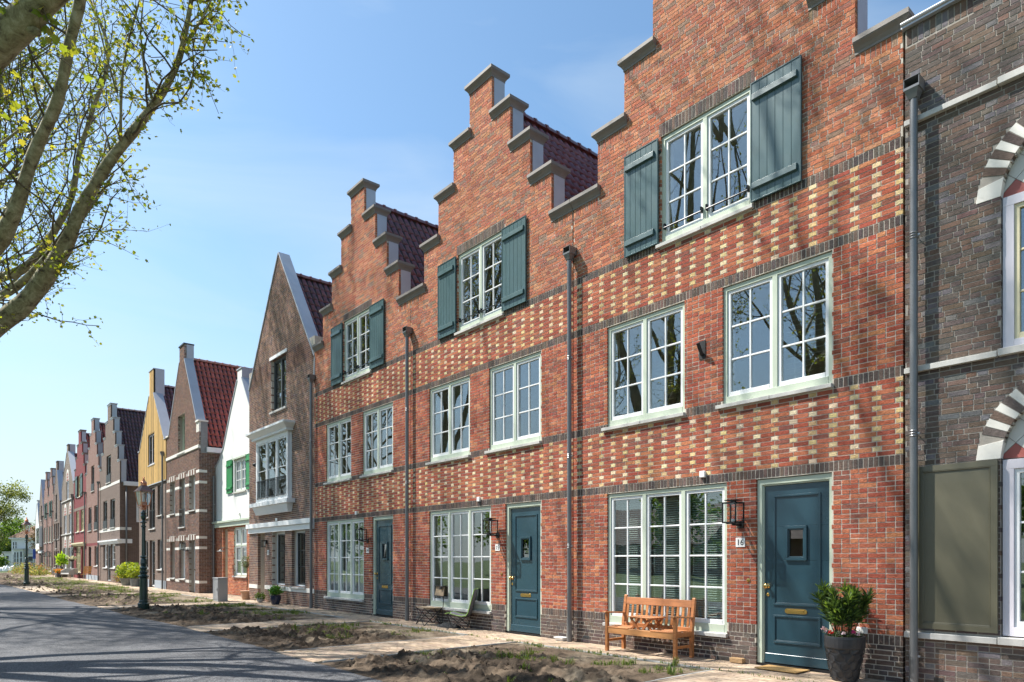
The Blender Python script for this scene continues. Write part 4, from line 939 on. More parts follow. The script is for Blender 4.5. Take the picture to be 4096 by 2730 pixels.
def house11():
    X0, X1 = -37.93, -32.33; xc = (X0 + X1) / 2; hw = (X1 - X0) / 2; H = thing('banded_gable_house', 'brown brick gable house with white brick bands and a bright red tiled roof', 'house', (xc, 0, 0)); dx = lambda X: X - xc
    P = [(.42, 11.72), (.42, 11.0), (2.42, 7.72), (hw, 7.7), (hw, 0)]; ol = poly_outline(P)
    T = (dx(-35.8), dx(-34.6), 6.62, 8.45); F = [(dx(-37.28), dx(-36.35), 3.78, 5.38), (dx(-35.56), dx(-34.58), 3.07, 5.38), (dx(-33.9), dx(-32.93), 3.78, 5.38)]
    G = [(dx(-37.22), dx(-36.37), .6, 2.4), (dx(-35.58), dx(-34.57), .6, 2.4), (dx(-33.9), dx(-32.93), 0, 2.4)]; holes = [T] + F + G
    zb = [.44, 1.98, 2.45, 3.65, 4.93, 5.42]; hb = 2 * PC; sold = []
    wb = (-hw, hw, 6.51, 6.67)
    bandh = []
    edges = [-hw] + [v for g in F for v in (g[0], g[1])] + [hw]; piers = [(edges[i], edges[i + 1]) for i in range(0, len(edges), 2)]
    for z in zb:
        for a, b in piers: bandh.append((a, b, z, z + hb))
    for gset, z in ((F, 5.39), (G, 2.41)):
        for g in gset: bandh.append((g[0] - .12, g[1] + .12, z, z + .24))
    bl = lay(ol, holes + bandh + [wb], .01, 186, lambda i: ('h' if i % 2 else 's', 'brown11'), -hw, (), 11)
    place_bricks(H, bl, 'brick_smooth', 250)
    for z in zb:
        if z not in (2.45, 5.42):
            for a, b in piers: quoin_rows(H, [(max(a, -hw), min(b, hw))], [z], hb - .01)
    for a, b in (piers[-1],): quoin_rows(H, [(b - .45, b)], [2.45, 5.42], hb)
    for gset, z in ((F, 5.39), (G, 2.41)):
        for g in gset:
            n = 9; w = (g[1] - g[0] + .24) / n
            for i in range(n):
                m = MB(); c = PALN['brown11'][i % 6]; m.box(g[0] - .12 + i * w + .004, g[0] - .12 + (i + 1) * w - .004, -.004, .1, z, z + .235, c); m.build('soldier_brick', 'pale_brick' if i % 3 == 0 else 'brick_smooth', H)
    m = MB(); m.box(-hw, hw, -.04, .1, 6.52, 6.66); m.build('stone_band', 'pale_brick', H)
    m = MB(); q = 0
    zs = [0, .6, 2.4, 3.07, 3.78, 5.38, 6.62]
    for a, b in zip(zs[:-1], zs[1:]):
        for p, r in allowed((a + b) / 2, ol, holes): m.box(p + .002, r - .002, .0032, .34, a, b)
    a = 6.62
    while a < 11.7:
        b = min(a + .0635, 11.72); 
        if a < T[3] < b: b = T[3]
        for p, r in allowed((a + b) / 2, ol, [T]): m.box(p, r, .0032, .34, a, b)
        a = b
    m.build('wall', 'mortar_grey', H)
    far_window(H, *T, y=.2, n=1, vb=0, rows=2, fr='green', sa='green')
    for k, g in enumerate(F): far_window(H, *g, y=.2, n=1 if k != 1 else 1, vb=0, rows=2, fr='white', sa='white', rail=.85 if k == 1 else None)
    for g in G[:2]: far_window(H, *g, y=.2, n=1, rows=2, fr='white', sa='white')
    m = MB(); g = G[2]; m.box(g[0], g[1], .25, .3, .05, 2.3); d = m.build('door', 'midgrey', H); m = MB(); m.box(g[0], g[0] + .07, .22, .32, 0, 2.4); m.box(g[0] + .07, g[1], .22, .32, 2.3, 2.4); m.build('door_frame', 'white', d); m = MB(); m.lathe([(.0, 1.0), (.03, 1.02), (.03, 1.06), (0, 1.08)], (g[0] + .2, .2), 8); m.build('door_knob', 'brass', d)
    # chimney block, verges, knee
    m = MB(); m.box(-.46, .46, -.04, .44, 11.72, 11.78); m.build('coping', 'darkframe', H)
    m = MB(); m.box(.42, .45, .10, .42, 11.0, 11.72); m.build('zinc_cheek', 'zinc', H)
    gable_zinc(H, [(.42, 11.02), (2.42, 7.75)], y0=-.02, y1=.38, th=.06)
    m = MB(); m.box(2.36, hw + .06, -.05, .38, 7.70, 7.77); m.box(-hw - .06, -2.36, -.05, .38, 7.70, 7.77); m.build('knee_coping', 'pale_brick', H)
    for i in range(7): m = MB(); m.box(2.38, hw + .005, -.006, .1, 7.25 + i * PC, 7.25 + (i + 1) * PC - .01); m.build('pale_brick', 'pale_brick', H)
    m = MB(); m.box(hw - .03, hw + .012, .07, .36, 6.3, 7.70); m.build('zinc_cheek', 'galv', H)
    m = MB(); m.box(hw - .02, hw + .16, .30, 7.2, 6.34, 6.56); m.build('gutter', 'white', H)
    bs = lay(lambda z: (.0, 7.2), [], .01, 99, lambda i: ('h' if i % 2 else 's', 'brown11'), 0, (), 111); place_bricks(H, bs, 'brick_smooth', 0, side=hw, name='side_brickwork')
    m = MB(); m.box(hw - .3, hw - .0032, .34, 7.2, 0, 6.5); m.build('side_wall', 'mortar_grey', H)
    for z in zb: m = MB(); m.box(hw - .05, hw + .006, -.004, .34, z, z + hb - .01); m.build('stone_band', 'pale_brick', H)
    roof(H, 0, 11.13, hw + .05, 6.62, .40, 7.5, TC['red'], singles=200, capcol=(.45, .2, .14)); roof(H, 0, 11.13, -hw, 6.62, .62, 7.5, TC['red'], cap=False)
    shell(H, hw, 6.55, 11.1, side_right=False)
    for z0, z1, w_ in ((.06, 2.72, 2.45), (2.85, 5.9, 2.45), (6.0, 8.6, 1.2)): room(H, -w_, w_, z0, z1)
    wall_lamp(0, 0, (-34.2, 0, 2.12), 'black box lantern beside the door of the banded brick house', 'black lanterns on the brown houses')
    return H
house11()
def house10():
    X0, X1 = -44.08, -37.97; xc = (X0 + X1) / 2; hw = (X1 - X0) / 2; H = thing('timber_gable_house', 'house with yellow timber clad gable above brown brick storeys', 'house', (xc, 0, 0)); dx = lambda X: X - xc
    P = [(.5, 11.78), (.5, 10.45), (2.72, 7.72), (hw, 7.68), (hw, 0)]; ol = poly_outline(P)
    T = (dx(-41.7), dx(-40.3), 6.68, 8.33); F = [(dx(-42.9), dx(-41.9), 3.84, 5.43), (dx(-41.55), dx(-40.35), 3.19, 5.43), (dx(-39.8), dx(-38.62), 3.84, 5.43)]; G = [(dx(-42.9), dx(-41.9), 1.0, 2.57), (dx(-41.55), dx(-40.35), .05, 2.57), (dx(-39.8), dx(-38.62), 1.0, 2.57)]
    m = MB(); zs = [0, 1.0, 2.57, 3.19, 3.84, 5.43, 5.62]
    for a, b in zip(zs[:-1], zs[1:]):
        for p, q in allowed((a + b) / 2, ol, F + G): m.box(p, q, 0, .3, a, b)
    m.build('brick_wall', 'far_brown', H)
    for a, b in zip([5.62, 6.68, 7.68][:-1], [6.68, 7.68]):
        m = MB()
        for p, q in allowed((a + b) / 2, ol, [T]): m.box(p, q, 0.0, .3, a, b)
        m.build('gable_wall', 'deck', H)
    m = MB(); a = 7.68
    while a < 11.78:
        b = min(a + .08, 11.78)
        for p, q in allowed((a + b) / 2, ol, [T]): m.box(p + .02, q - .02, 0, .3, a, b)
        a = b
    m.build('gable_wall', 'deck', H)
    n = 47; w = 2 * hw / n
    for i in range(n):
        x = -hw + i * w; xm = x + w / 2; zt = 11.76 if abs(xm) < .5 else (10.45 - (abs(xm) - .5) / 2.22 * 2.73 if abs(xm) < 2.72 else 7.68)
        c = np.array((.60, .38, .13)) * random.uniform(.7, 1.2); segs = [(5.6, zt)] if not (T[0] < xm < T[1]) else [(5.6, T[2]), (T[3], zt)]
        m = MB(); dd = -.03 - .012 * (i % 2)
        for a, b in segs:
            if b > a: m.box(x + .006, x + w - .006, dd, 0, a, b, c)
        m.build('plank', 'timber', H)
    m = MB(); m.box(-hw, hw, -.06, .02, 5.55, 5.6); m.build('flashing', 'zinc', H)
    far_window(H, *T, y=.02, n=2, rows=2, fr='lilac', sa='darkframe', lintel='lilac')
    for k, g in enumerate(F): far_window(H, *g, y=.12, n=1, vb=1, rows=3, fr='white' if k else 'white', sa='darkframe', rail=1.0 if k == 1 else None)
    for k, g in enumerate(G): far_window(H, *g, y=.12, n=1, vb=1, rows=3 if k != 1 else 4, fr='white', sa='darkframe' if k != 1 else 'midgrey', sill=k != 1)
    m = MB(); m.box(dx(-40.3), dx(-38.0), -.03, .02, 0, .42); m.box(dx(-43.9), dx(-41.6), -.03, .02, 0, .42); m.build('stone_base', 'bluestone', H)
    m = MB(); m.box(-.54, .54, -.06, .5, 11.78, 11.83); m.build('coping', 'zinc', H); m = MB(); m.box(.5, .54, .05, .5, 10.4, 11.78); m.box(-.5, .5, .3, .5, 10.4, 11.78); m.build('zinc_cheek', 'zinc', H)
    gable_zinc(H, [(.5, 10.48), (2.72, 7.76)], y0=-.06, y1=.42, th=.05); m = MB(); m.box(2.7, hw + .05, -.07, .4, 7.68, 7.74); m.box(-hw - .05, -2.7, -.07, .4, 7.68, 7.74); m.build('knee_coping', 'zinc', H)
    m = MB(); m.box(hw - .2, hw, .3, 7.2, 0, 6.6); m.box(-hw, -hw + .2, .3, 7.2, 0, 6.6); m.build('side_wall', 'far_brown', H)
    roof(H, 0, 11.0, hw + .02, 6.6, .44, 7.4, TC['dark'], capcol=(.3, .2, .18)); roof(H, 0, 11.0, -hw, 6.6, .62, 7.4, TC['dark'], cap=False); shell(H, hw, 6.6, 11.0, side_left=False, side_right=False)
    for z0, z1, w_ in ((.06, 2.72, 2.7), (2.85, 5.6, 2.7), (6.0, 8.5, 1.2)): room(H, -w_, w_, z0, z1)
    downpipe(H, dx(-38.3), 6.85, collars=(2.0, 4.2))
    return H
house10()
def step_house(name, label, X0, X1, mat, tops, hws, wins, y=0., cop='zinc', h=.1, tile='dark', gx=0, group=None, extra=None, side=None, ridge=None, scale=1.0):
    xc = (X0 + X1) / 2; hw = (X1 - X0) / 2; H = thing(name, label, 'house', (xc, y, 0), 0, group); n = len(tops)
    def ol(z):
        for zt, w in zip(reversed(tops), reversed(hws)):
            if z < zt: return (max(-hw, gx - w), min(hw, gx + w)) if w < hw - .05 else (-hw, hw)
        return None
    holes = [(a - xc, b - xc, c, d) for a, b, c, d, k in wins]
    zs = sorted({0., tops[0]} | set(tops) | {v for h_ in holes for v in h_[2:]}); zs = [z for z in zs if z <= tops[0] and z >= 0]; m = MB()
    for a, b in zip(zs[:-1], zs[1:]):
        for p, q in allowed((a + b) / 2, ol, holes): m.box(p, q, 0, .34, a, b)
    m.build('brick_wall', mat, H)
    for i, (t, w) in enumerate(zip(tops, hws)):
        if i == 0: coping(H, gx - w, gx + w, t, 0, .37, h, .05, mat=cop)
        else:
            wi = hws[i - 1]
            coping(H, max(-hw, gx - w), gx - wi + .04, t, 0, .37, h, .05, endr=False, mat=cop); coping(H, gx + wi, min(hw, gx + w), t, 0, .37, h, .05, endl=False, mat=cop)
        if i < n - 1:
            for s in (-1, 1): m = MB(); x = gx + s * w; m.box(x - .005, x + .012 * s, .08, .37, tops[i + 1] + h, t); m.build('zinc_cheek', 'zinc', H)
    for a, b, c, d, k in wins:
        k = dict(k); kind = k.pop('kind', 'w')
        if kind == 'door':
            m = MB(); m.box(a - xc, b - xc, .12, .17, max(c, .04), d - .06); dd = m.build('door', k.get('mat', 'midgrey'), H); m = MB(); m.box(a - xc, a - xc + .06, .08, .16, c, d); m.box(a - xc + .06, b - xc, .08, .16, d - .06, d); m.build('door_frame', k.get('fr', 'white'), dd)
        else: far_window(H, a - xc, b - xc, c, d, **k)
    slope = (tops[1] - tops[2]) / (hws[2] - hws[1]) if n > 2 else 1.4; zr = ridge or tops[1] + h + slope * hws[0]; ze = zr - slope * hw
    roof(H, gx, zr, hw, ze, .42, 7.4, TC[tile], capcol=(.32, .18, .15)); roof(H, gx, zr, -hw, ze, .55, 7.4, TC[tile], cap=False)
    shell(H, hw - .01, ze, zr - .05, mat=mat)
    room(H, -hw + .3, hw - .3, .06 * scale, 2.72 * scale); room(H, -hw + .3, hw - .3, 2.85 * scale, 5.7 * scale); room(H, -1.1 * scale, 1.1 * scale, 5.9 * scale, 8.6 * scale)
    if extra: extra(H, xc, hw)
    return H
jw = dict(n=1, vb=1, rows=3, fr='white', sa='darkframe', y=.1)
def ex9(H, xc, hw):
    m = MB(); m.box(-hw, hw, -.012, .1, 6.45, 6.63); m.box(-hw, hw, -.012, .1, 3.42, 3.6); m.box(hw - .1, hw + .012, .0, .26 + .4, 3.42, 3.6); m.build('stone_band', 'pale_brick', H)
    m = MB(); m.frustum((-hw, hw, -.06, .1), 2.55, (-hw - .03, hw + .04, -.12, .1), 2.74); m.box(-hw - .05, hw + .07, -.15, .1, 2.74, 2.84); m.box(hw - .05, hw + .05, .1, .7, 2.57, 2.84); m.build('cornice', 'white', H)
    m = MB(); m.box(hw - .02, hw + .24, .2, 7.2, 6.27, 6.53); m.build('gutter', 'white', H)
    m = MB(); m.tube([(hw + .07, .36, .02), (hw + .07, .36, 6.3)], .05, 10); m.build('downpipe', 'pipe', H, smooth=True)
    m = MB(); m.box(hw - .02, hw + .012, .08, .37, 6.5, 7.83); m.build('zinc_cheek', 'zinc', H)
    m = MB(); m.box(hw - .001, hw + .02, .95, 1.9, 3.95, 6.1); w = m.build('side_window', 'white', H); m = MB(); m.box(hw + .018, hw + .024, 1.03, 1.82, 4.05, 6.0); m.build('pane', 'glass', w)
    downpipe(H, -hw + .12, 6.9, collars=(2.0, 4.4))
P9 = dict(jw); P9.update(rail=.55)
step_house('brown_stepped_house', 'brown brick stepped gable house with white cornice on the alley corner', -56.5, -49.5, 'far_brown', [11.93, 10.86, 9.86, 8.86, 7.83], [.53, 1.35, 2.0, 2.78, 3.5],
    [(-53.95, -52.4, 6.75, 8.6, P9), (-55.1, -53.7, 3.66, 5.58, P9), (-52.6, -51.05, 3.66, 5.55, P9), (-55.1, -53.76, .96, 2.54, dict(jw, sa='white')), (-53.70, -52.5, .08, 2.54, dict(kind='w', n=1, vb=1, rows=3, sill=False, fr='white', sa='midgrey', bot=.02)), (-52.44, -51.0, .96, 2.54, dict(jw, sa='white'))], extra=ex9, tile='dark', gx=0)
def ex8(H, xc, hw):
    m = MB(); m.box(-hw, hw, -.004, .02, 2.55, 2.76); m.build('soldier_course', 'far_red', H); downpipe(H, -hw + .12, 6.6, collars=(2.0, 4.4))
    m = MB(); m.box(-hw + .1, hw - .1, -.03, .02, 0, .35); m.build('stone_base', 'bluestone', H)
step_house('pink_stepped_house', 'pinkish brown brick stepped gable house between the red one and the corner house', -62.3, -56.55, 'far_pink', [11.95, 10.92, 9.95, 9.0, 8.15], [.5, 1.15, 1.8, 2.4, 2.87],
    [(-59.95, -58.7, 6.65, 8.55, P9), (-61.2, -59.83, 3.72, 5.5, P9), (-58.7, -57.38, 3.72, 5.5, P9), (-61.15, -60.0, .03, 2.5, dict(kind='door', mat='darkframe', fr='darkframe')), (-58.6, -57.35, 1.05, 2.5, jw)], extra=ex8, tile='red', group='stepped gable houses down the street')
def ex7(H, xc, hw):
    for x in (-67.47, -64.87): shutter(H, x - xc, x - xc + 1.05, 6.66, 8.45, 'shutter_dark', boards=3)
    m = MB(); m.box(-hw, hw, -.004, .02, 5.57, 5.8); m.build('soldier_course', 'far_taupe', H)
    m = MB(); m.frustum((-hw, hw, -.05, .1), 2.6, (-hw, hw, -.16, .1), 2.8); m.box(-hw, hw, -.2, .1, 2.8, 2.9); m.build('cornice', 'cream', H); downpipe(H, -hw + .12, 6.7, collars=(2.0, 4.4))
cw = dict(n=2, vb=0, rows=3, fr='cream', sa='cream', y=.06)
step_house('red_painted_house', 'dark red painted stepped gable house with cream windows and green shutters', -68.55, -62.35, 'far_red', [11.92, 10.85, 9.9, 8.95, 8.05], [.55, 1.3, 1.95, 2.6, 3.1],
    [(-66.35, -64.9, 6.66, 8.4, cw), (-67.38, -65.75, 3.8, 5.53, cw), (-64.9, -63.3, 3.8, 5.53, cw), (-67.45, -64.9, .45, 2.57, dict(cw, n=3)), (-64.3, -62.95, .03, 2.57, dict(kind='door', mat='shutter_dark', fr='cream'))], extra=ex7, tile='red', cop='coping', h=.16, group='stepped gable houses down the street')
def far_arch(H, xa, zs, r, mat='pale_brick'):
    m = MB(); an = np.linspace(0, math.pi, 13); ro = r + .16; P = [(xa + ro * math.cos(t), zs + ro * 1.22 * math.sin(t)) for t in an] + [(xa + r * math.cos(t), zs + r * 1.2 * math.sin(t)) for t in an[::-1]]
    for i in range(12): m.prism([P[i], P[i + 1], P[24 - i], P[25 - i]][::-1], -.02, .02)
    q = m.build('arch_surround', mat, H)
    m = MB(); m.prism([(xa + r * math.cos(t), zs + r * 1.2 * math.sin(t)) for t in an][::-1], -.004, .01); m.build('tympanum', 'pale_tile', q)
    for k in range(3):
        zz = zs + .12 + k * .25; w = math.sqrt(max(0, r * r - ((zz - zs) / 1.2) ** 2)) - .05
        if w > .1:
            for xx in np.arange(-w, w - .05, .22): m = MB(); m.prism([(xa + xx, zz), (xa + xx + .11, zz + .11), (xa + xx + .22, zz), (xa + xx + .11, zz - .11)][::-1], -.012, -.004); m.build('tympanum_tile', 'red_tile', q)
def gable_house(name, label, X0, X1, mat, zfoot, zblock, block, wins, y=0., tile='plum', group=None, extra=None, scale=1., zincside=True, ztop=None, shellmat=None):
    xc = (X0 + X1) / 2; hw = (X1 - X0) / 2; H = thing(name, label, 'house', (xc, y, 0), 0, group); ztop = ztop or zblock
    P = [(block, ztop), (block, zblock), (hw, zfoot), (hw, 0)]; ol = poly_outline(P); holes = [(a - xc, b - xc, c, d) for a, b, c, d, k in wins]
    zs = sorted({0., zfoot} | {v for h_ in holes for v in h_[2:] if v < zfoot}); m = MB()
    for a, b in zip(zs[:-1], zs[1:]):
        for p, q in allowed((a + b) / 2, ol, holes): m.box(p, q, 0, .34, a, b)
    a = zfoot
    while a < ztop - .001:
        b = min(a + .0635, ztop)
        for p, q in allowed((a + b) / 2, ol, holes): m.box(p, q, 0, .34, a, b)
        a = b
    m.build('brick_wall', mat, H)
    for a, b, c, d, k in wins:
        k = dict(k); kind = k.pop('kind', 'w')
        if kind == 'door': m = MB(); m.box(a - xc, b - xc, .12, .17, .04, d); m.build('door', k.get('mat', 'midgrey'), H)
        else: far_window(H, a - xc, b - xc, c, d, **k)
    gable_zinc(H, [(block, zblock + .02), (hw, zfoot + .02)], y0=-.03, y1=.42, th=.05)
    m = MB(); m.box(-block - .05, block + .05, -.04, .55, ztop, ztop + .05)
    if ztop > zblock: m.box(block, block + .04, .13, .55, zblock - .1, ztop)
    m.build('zinc_cap', 'zinc', H)
    zr = zblock - .05; sl = (zblock - zfoot) / (hw - block); zr = zblock + sl * block - .55; ze = zfoot - .5
    roof(H, 0, zr, hw, ze, .45, 7.4, TC[tile], capcol=(.3, .15, .12)); roof(H, 0, zr, -hw, ze, .6, 7.4, TC[tile], cap=False); shell(H, hw - .01, ze, zr - .05, mat=shellmat or mat)
    for z0, z1, w_ in ((.06, 2.6, hw - .3), (2.8, 5.3, hw - .4), (5.5, 7.8, .8)): room(H, -w_, w_, z0 * scale, z1 * scale)
    if extra: extra(H, xc, hw)
    return H
pw = dict(n=2, vb=0, rows=3, fr='lilac', sa='white', fw=.1, y=.05, sill=False)
def ex6(H, xc, hw):
    for z in (6.76, 3.74, .62): m = MB(); m.box(-hw, hw, -.07, .02, z, z + .08); m.build('ledge_stone', 'stone', H)
    for X, zs, r in ((-72.0, 8.5, .82), (-73.4, 5.5, .82), (-70.4, 5.5, .82), (-73.4, 2.58, .82), (-70.4, 2.58, .82)): far_arch(H, X - xc, zs, r * .85)
    for X in (-75.1, -72.4, -69.5):
        m = MB(); m.box(X - xc, X - xc + .75, -.05, -.01, .75, 2.55); m.build('shutter', 'olive', H)
    downpipe(H, hw - .1, 6.9, collars=(2.0, 4.4))
gable_house('arched_window_house', 'taupe brick pointed gable house with arched pale lilac windows', -75.7, -68.6, 'far_taupe', 7.95, 11.1, .42, [(-72.75, -71.25, 6.83, 8.5, pw), (-74.15, -72.6, 3.83, 5.5, pw), (-71.2, -69.65, 3.83, 5.5, pw), (-74.15, -72.6, .7, 2.58, pw), (-71.2, -69.65, .7, 2.58, pw)], extra=ex6, ztop=11.75)
fw_ = dict(n=2, vb=0, rows=3, fr='white', sa='white', y=.1)
def ex5(H, xc, hw): 
    m = MB(); m.box(hw - .01, hw + .012, .05, .5, 4.6, 7.0); m.build('zinc_cheek', 'zinc', H)
gable_house('narrow_gable_house', 'tall brown brick gable house with narrow windows beyond the arched one', -81.5, -77.1, 'far_brown', 7.1, 10.15, .45, [(-79.95, -78.9, 5.4, 7.85, dict(fw_, rail=.7)), (-81.1, -80.1, 3.5, 5.05, fw_), (-79.85, -78.95, 2.6, 5.05, dict(fw_, rail=.8)), (-78.6, -77.55, 3.5, 5.05, fw_), (-81.1, -80.1, .74, 2.35, fw_), (-79.85, -78.95, .1, 2.35, dict(kind='door')), (-78.6, -77.55, .74, 2.35, fw_)], ztop=11.05, extra=ex5)
sw_ = dict(n=2, vb=0, rows=3, fr='green', sa='green', y=.05)
def ex4(sx):
    def f(H, xc, hw):
        for a in (-1.15, .35): shutter(H, a, a + .8, 5.9, 7.5, 'shutter_dark', boards=2)
        downpipe(H, hw - .1, 6.2, collars=(2.0, 4.4))
        wall_lamp(0, 0, (xc + .9, 0, 2.1), sx, 'box lanterns far down the street', s=1.6)
    return f
for nm, X0, X1, lb in (('far_stepped_house', -85.55, -81.55, 'brick stepped gable house with dark shutters next to the narrow gable house'), ('far_stepped_house', -89.6, -85.6, 'farthest brick stepped gable house with dark green shutters')):
    c = (X0 + X1) / 2
    step_house(nm, lb, X0, X1, 'far_pink', [10.7, 9.85, 9.0, 8.1], [.4, .95, 1.5, 2.0], [(c - .35, c + .35, 5.9, 7.5, sw_), (c - 1.5, c - .3, 3.3, 4.95, sw_), (c + .3, c + 1.5, 3.3, 4.95, sw_), (c - 1.5, c - .2, .3, 2.3, sw_), (c + .3, c + 1.3, .05, 2.3, dict(kind='door', mat='olive'))], cop='coping', h=.14, tile='red', group='stepped gable houses down the street', extra=ex4('black box lantern on the %s far stepped gable house' % ('nearer' if X0 > -86 else 'farther')), scale=.92)
def ex3(H, xc, hw):
    m = MB(); m.box(-1.4, 1.5, -.35, .0, 2.95, 5.2); b = m.build('bay_window', 'white', H)
    for k in range(3): m = MB(); m.box(-1.2 + k * .9, -.4 + k * .9, -.356, -.35, 3.3, 5.0); m.build('pane', 'glass', b)
    m = MB(); m.box(-hw, hw, -.1, .0, 2.25, 2.5); m.build('cornice', 'white', H); downpipe(H, hw - .1, 6.1, collars=(2.0, 4.4))
gable_house('far_bay_house', 'distant brown gable house with white bay window and steep zinc verge', -94.1, -89.65, 'far_brown', 6.3, 10.4, .05, [(-92.3, -91.4, 5.9, 7.5, fw_), (-93.5, -92.6, .3, 2.2, fw_), (-92.2, -91.4, .05, 2.2, dict(kind='door')), (-91, -90.2, .3, 2.2, fw_)], extra=ex3)
def ex2(H, xc, hw): m = MB(); m.box(-hw, hw, -.14, .02, 2.5, 2.7); m.build('cornice', 'cream', H); m = MB(); m.box(-hw, hw, -.012, 0, 0, 2.5); m.build('brick_base', 'far_pink', H)
gable_house('far_white_house', 'distant white rendered gable house at the end of the row', -97.6, -94.15, 'plaster', 5.6, 8.0, .3, [(-96.6, -95.5, 3.8, 5.2, sw_)], extra=ex2, ztop=8.35, scale=.9)
# ------------------------------------------------------------ ground
def fbm(x, y, sc, oct=5, seed=0, gain=.5):
    r = np.random.default_rng(seed); t = r.random((256, 256)); o = np.zeros_like(x); a = 1.; tot = 0
    for k in range(oct):
        u = x / sc * 2 ** k + 17.3 * k; v = y / sc * 2 ** k + 9.1 * k; i = np.floor(u).astype(int); j = np.floor(v).astype(int); fu = u - i; fv = v - j
        fu = fu * fu * (3 - 2 * fu); fv = fv * fv * (3 - 2 * fv); g = lambda a_, b_: t[a_ % 256, b_ % 256]
        o += a * ((g(i, j) * (1 - fu) + g(i + 1, j) * fu) * (1 - fv) + (g(i, j + 1) * (1 - fu) + g(i + 1, j + 1) * fu) * fv); tot += a; a *= gain
    return o / tot
def sheet(name, P, z, mat, th=.3, kind='structure'):
    m = MB(); n = len(P); V = [(x, y, z) for x, y in P] + [(x, y, z - th) for x, y in P]; m.add(V, [list(range(n))]); m.F.append((np.array([[i, i + n, (i + 1) % n + n, (i + 1) % n] for i in range(n)])).ravel()); m.K.append([4] * n); m.c.append(np.tile(m.c[-1][:1], (n, 1)))
    return m.build(name, mat, kind=kind)
def groundmat():
    m, nt, b, N, L = newmat('rough_grassland'); b.inputs['Roughness'].default_value = 1
    g = N('ShaderNodeNewGeometry'); n = N('ShaderNodeTexNoise'); n.inputs['Scale'].default_value = .5; n.inputs['Detail'].default_value = 9; n.inputs['Roughness'].default_value = .7; L(g.outputs['Position'], n.inputs['Vector'])
    r = N('ShaderNodeValToRGB'); e = r.color_ramp.elements; e[0].position = .4; e[0].color = (.04, .075, .018, 1); e[1].position = .6; e[1].color = (.10, .13, .035, 1); L(n.outputs['Fac'], r.inputs[0]); L(r.outputs[0], b.inputs['Base Color']); return m
sheet('ground', [(-600, -400), (300, -400), (300, 600), (-600, 600)], -.09, groundmat())
def roadmat():
    m, nt, b, N, L = newmat('asphalt'); b.inputs['Roughness'].default_value = .88; b.inputs['Specular IOR Level'].default_value = .35
    g = N('ShaderNodeNewGeometry'); v = N('ShaderNodeTexVoronoi'); v.inputs['Scale'].default_value = 75; L(g.outputs['Position'], v.inputs['Vector'])
    n = N('ShaderNodeTexNoise'); n.inputs['Scale'].default_value = .8; n.inputs['Detail'].default_value = 7; n.inputs['Roughness'].default_value = .7; L(g.outputs['Position'], n.inputs['Vector'])
    w = N('ShaderNodeTexWhiteNoise'); L(v.outputs['Color'], w.inputs['Vector'])
    r = N('ShaderNodeMapRange'); r.inputs['To Min'].default_value = .035; r.inputs['To Max'].default_value = .15; L(w.outputs['Value'], r.inputs['Value'])
    r2 = N('ShaderNodeMapRange'); r2.inputs['From Min'].default_value = .3; r2.inputs['From Max'].default_value = .7; r2.inputs['To Min'].default_value = .8; r2.inputs['To Max'].default_value = 1.25; L(n.outputs['Fac'], r2.inputs['Value'])
    mu = N('ShaderNodeMath'); mu.operation = 'MULTIPLY'; L(r.outputs[0], mu.inputs[0]); L(r2.outputs[0], mu.inputs[1])
    c = N('ShaderNodeCombineColor'); 
    for k, f in enumerate((1.0, 1.02, 1.08)):
        q = N('ShaderNodeMath'); q.operation = 'MULTIPLY'; q.inputs[1].default_value = f; L(mu.outputs[0], q.inputs[0]); L(q.outputs[0], c.inputs[k])
    L(c.outputs[0], b.inputs['Base Color']); bp = N('ShaderNodeBump'); bp.inputs['Distance'].default_value = .006; bp.invert = True; L(v.outputs['Distance'], bp.inputs['Height']); L(bp.outputs['Normal'], b.inputs['Normal']); return m
EDGE = [(-160, -8.7), (-100, -7.2), (-53, -5.92), (-46, -5.63), (-36, -5.37), (-30, -5.3), (-24.5, -5.0), (-20.6, -5.0), (-16.2, -4.72), (-11, -4.72), (-7.5, -4.77), (-3, -4.8), (60, -5.0)]
def edge_y(x): return np.interp(x, [p[0] for p in EDGE], [p[1] for p in EDGE])
ex = np.concatenate([np.arange(-160, -30, 2.), np.arange(-30, 6, .22), np.arange(6, 60, 5.)]); ey = edge_y(ex) + (fbm(ex, ex * 0, .9, 3, 5) - .5) * .16
sheet('road', [(60, -11.2), (60, float(ey[-1]))] + [(float(a), float(b)) for a, b in zip(ex[::-1], ey[::-1])] + [(-160, -14.0)], -.012, roadmat(), .06)
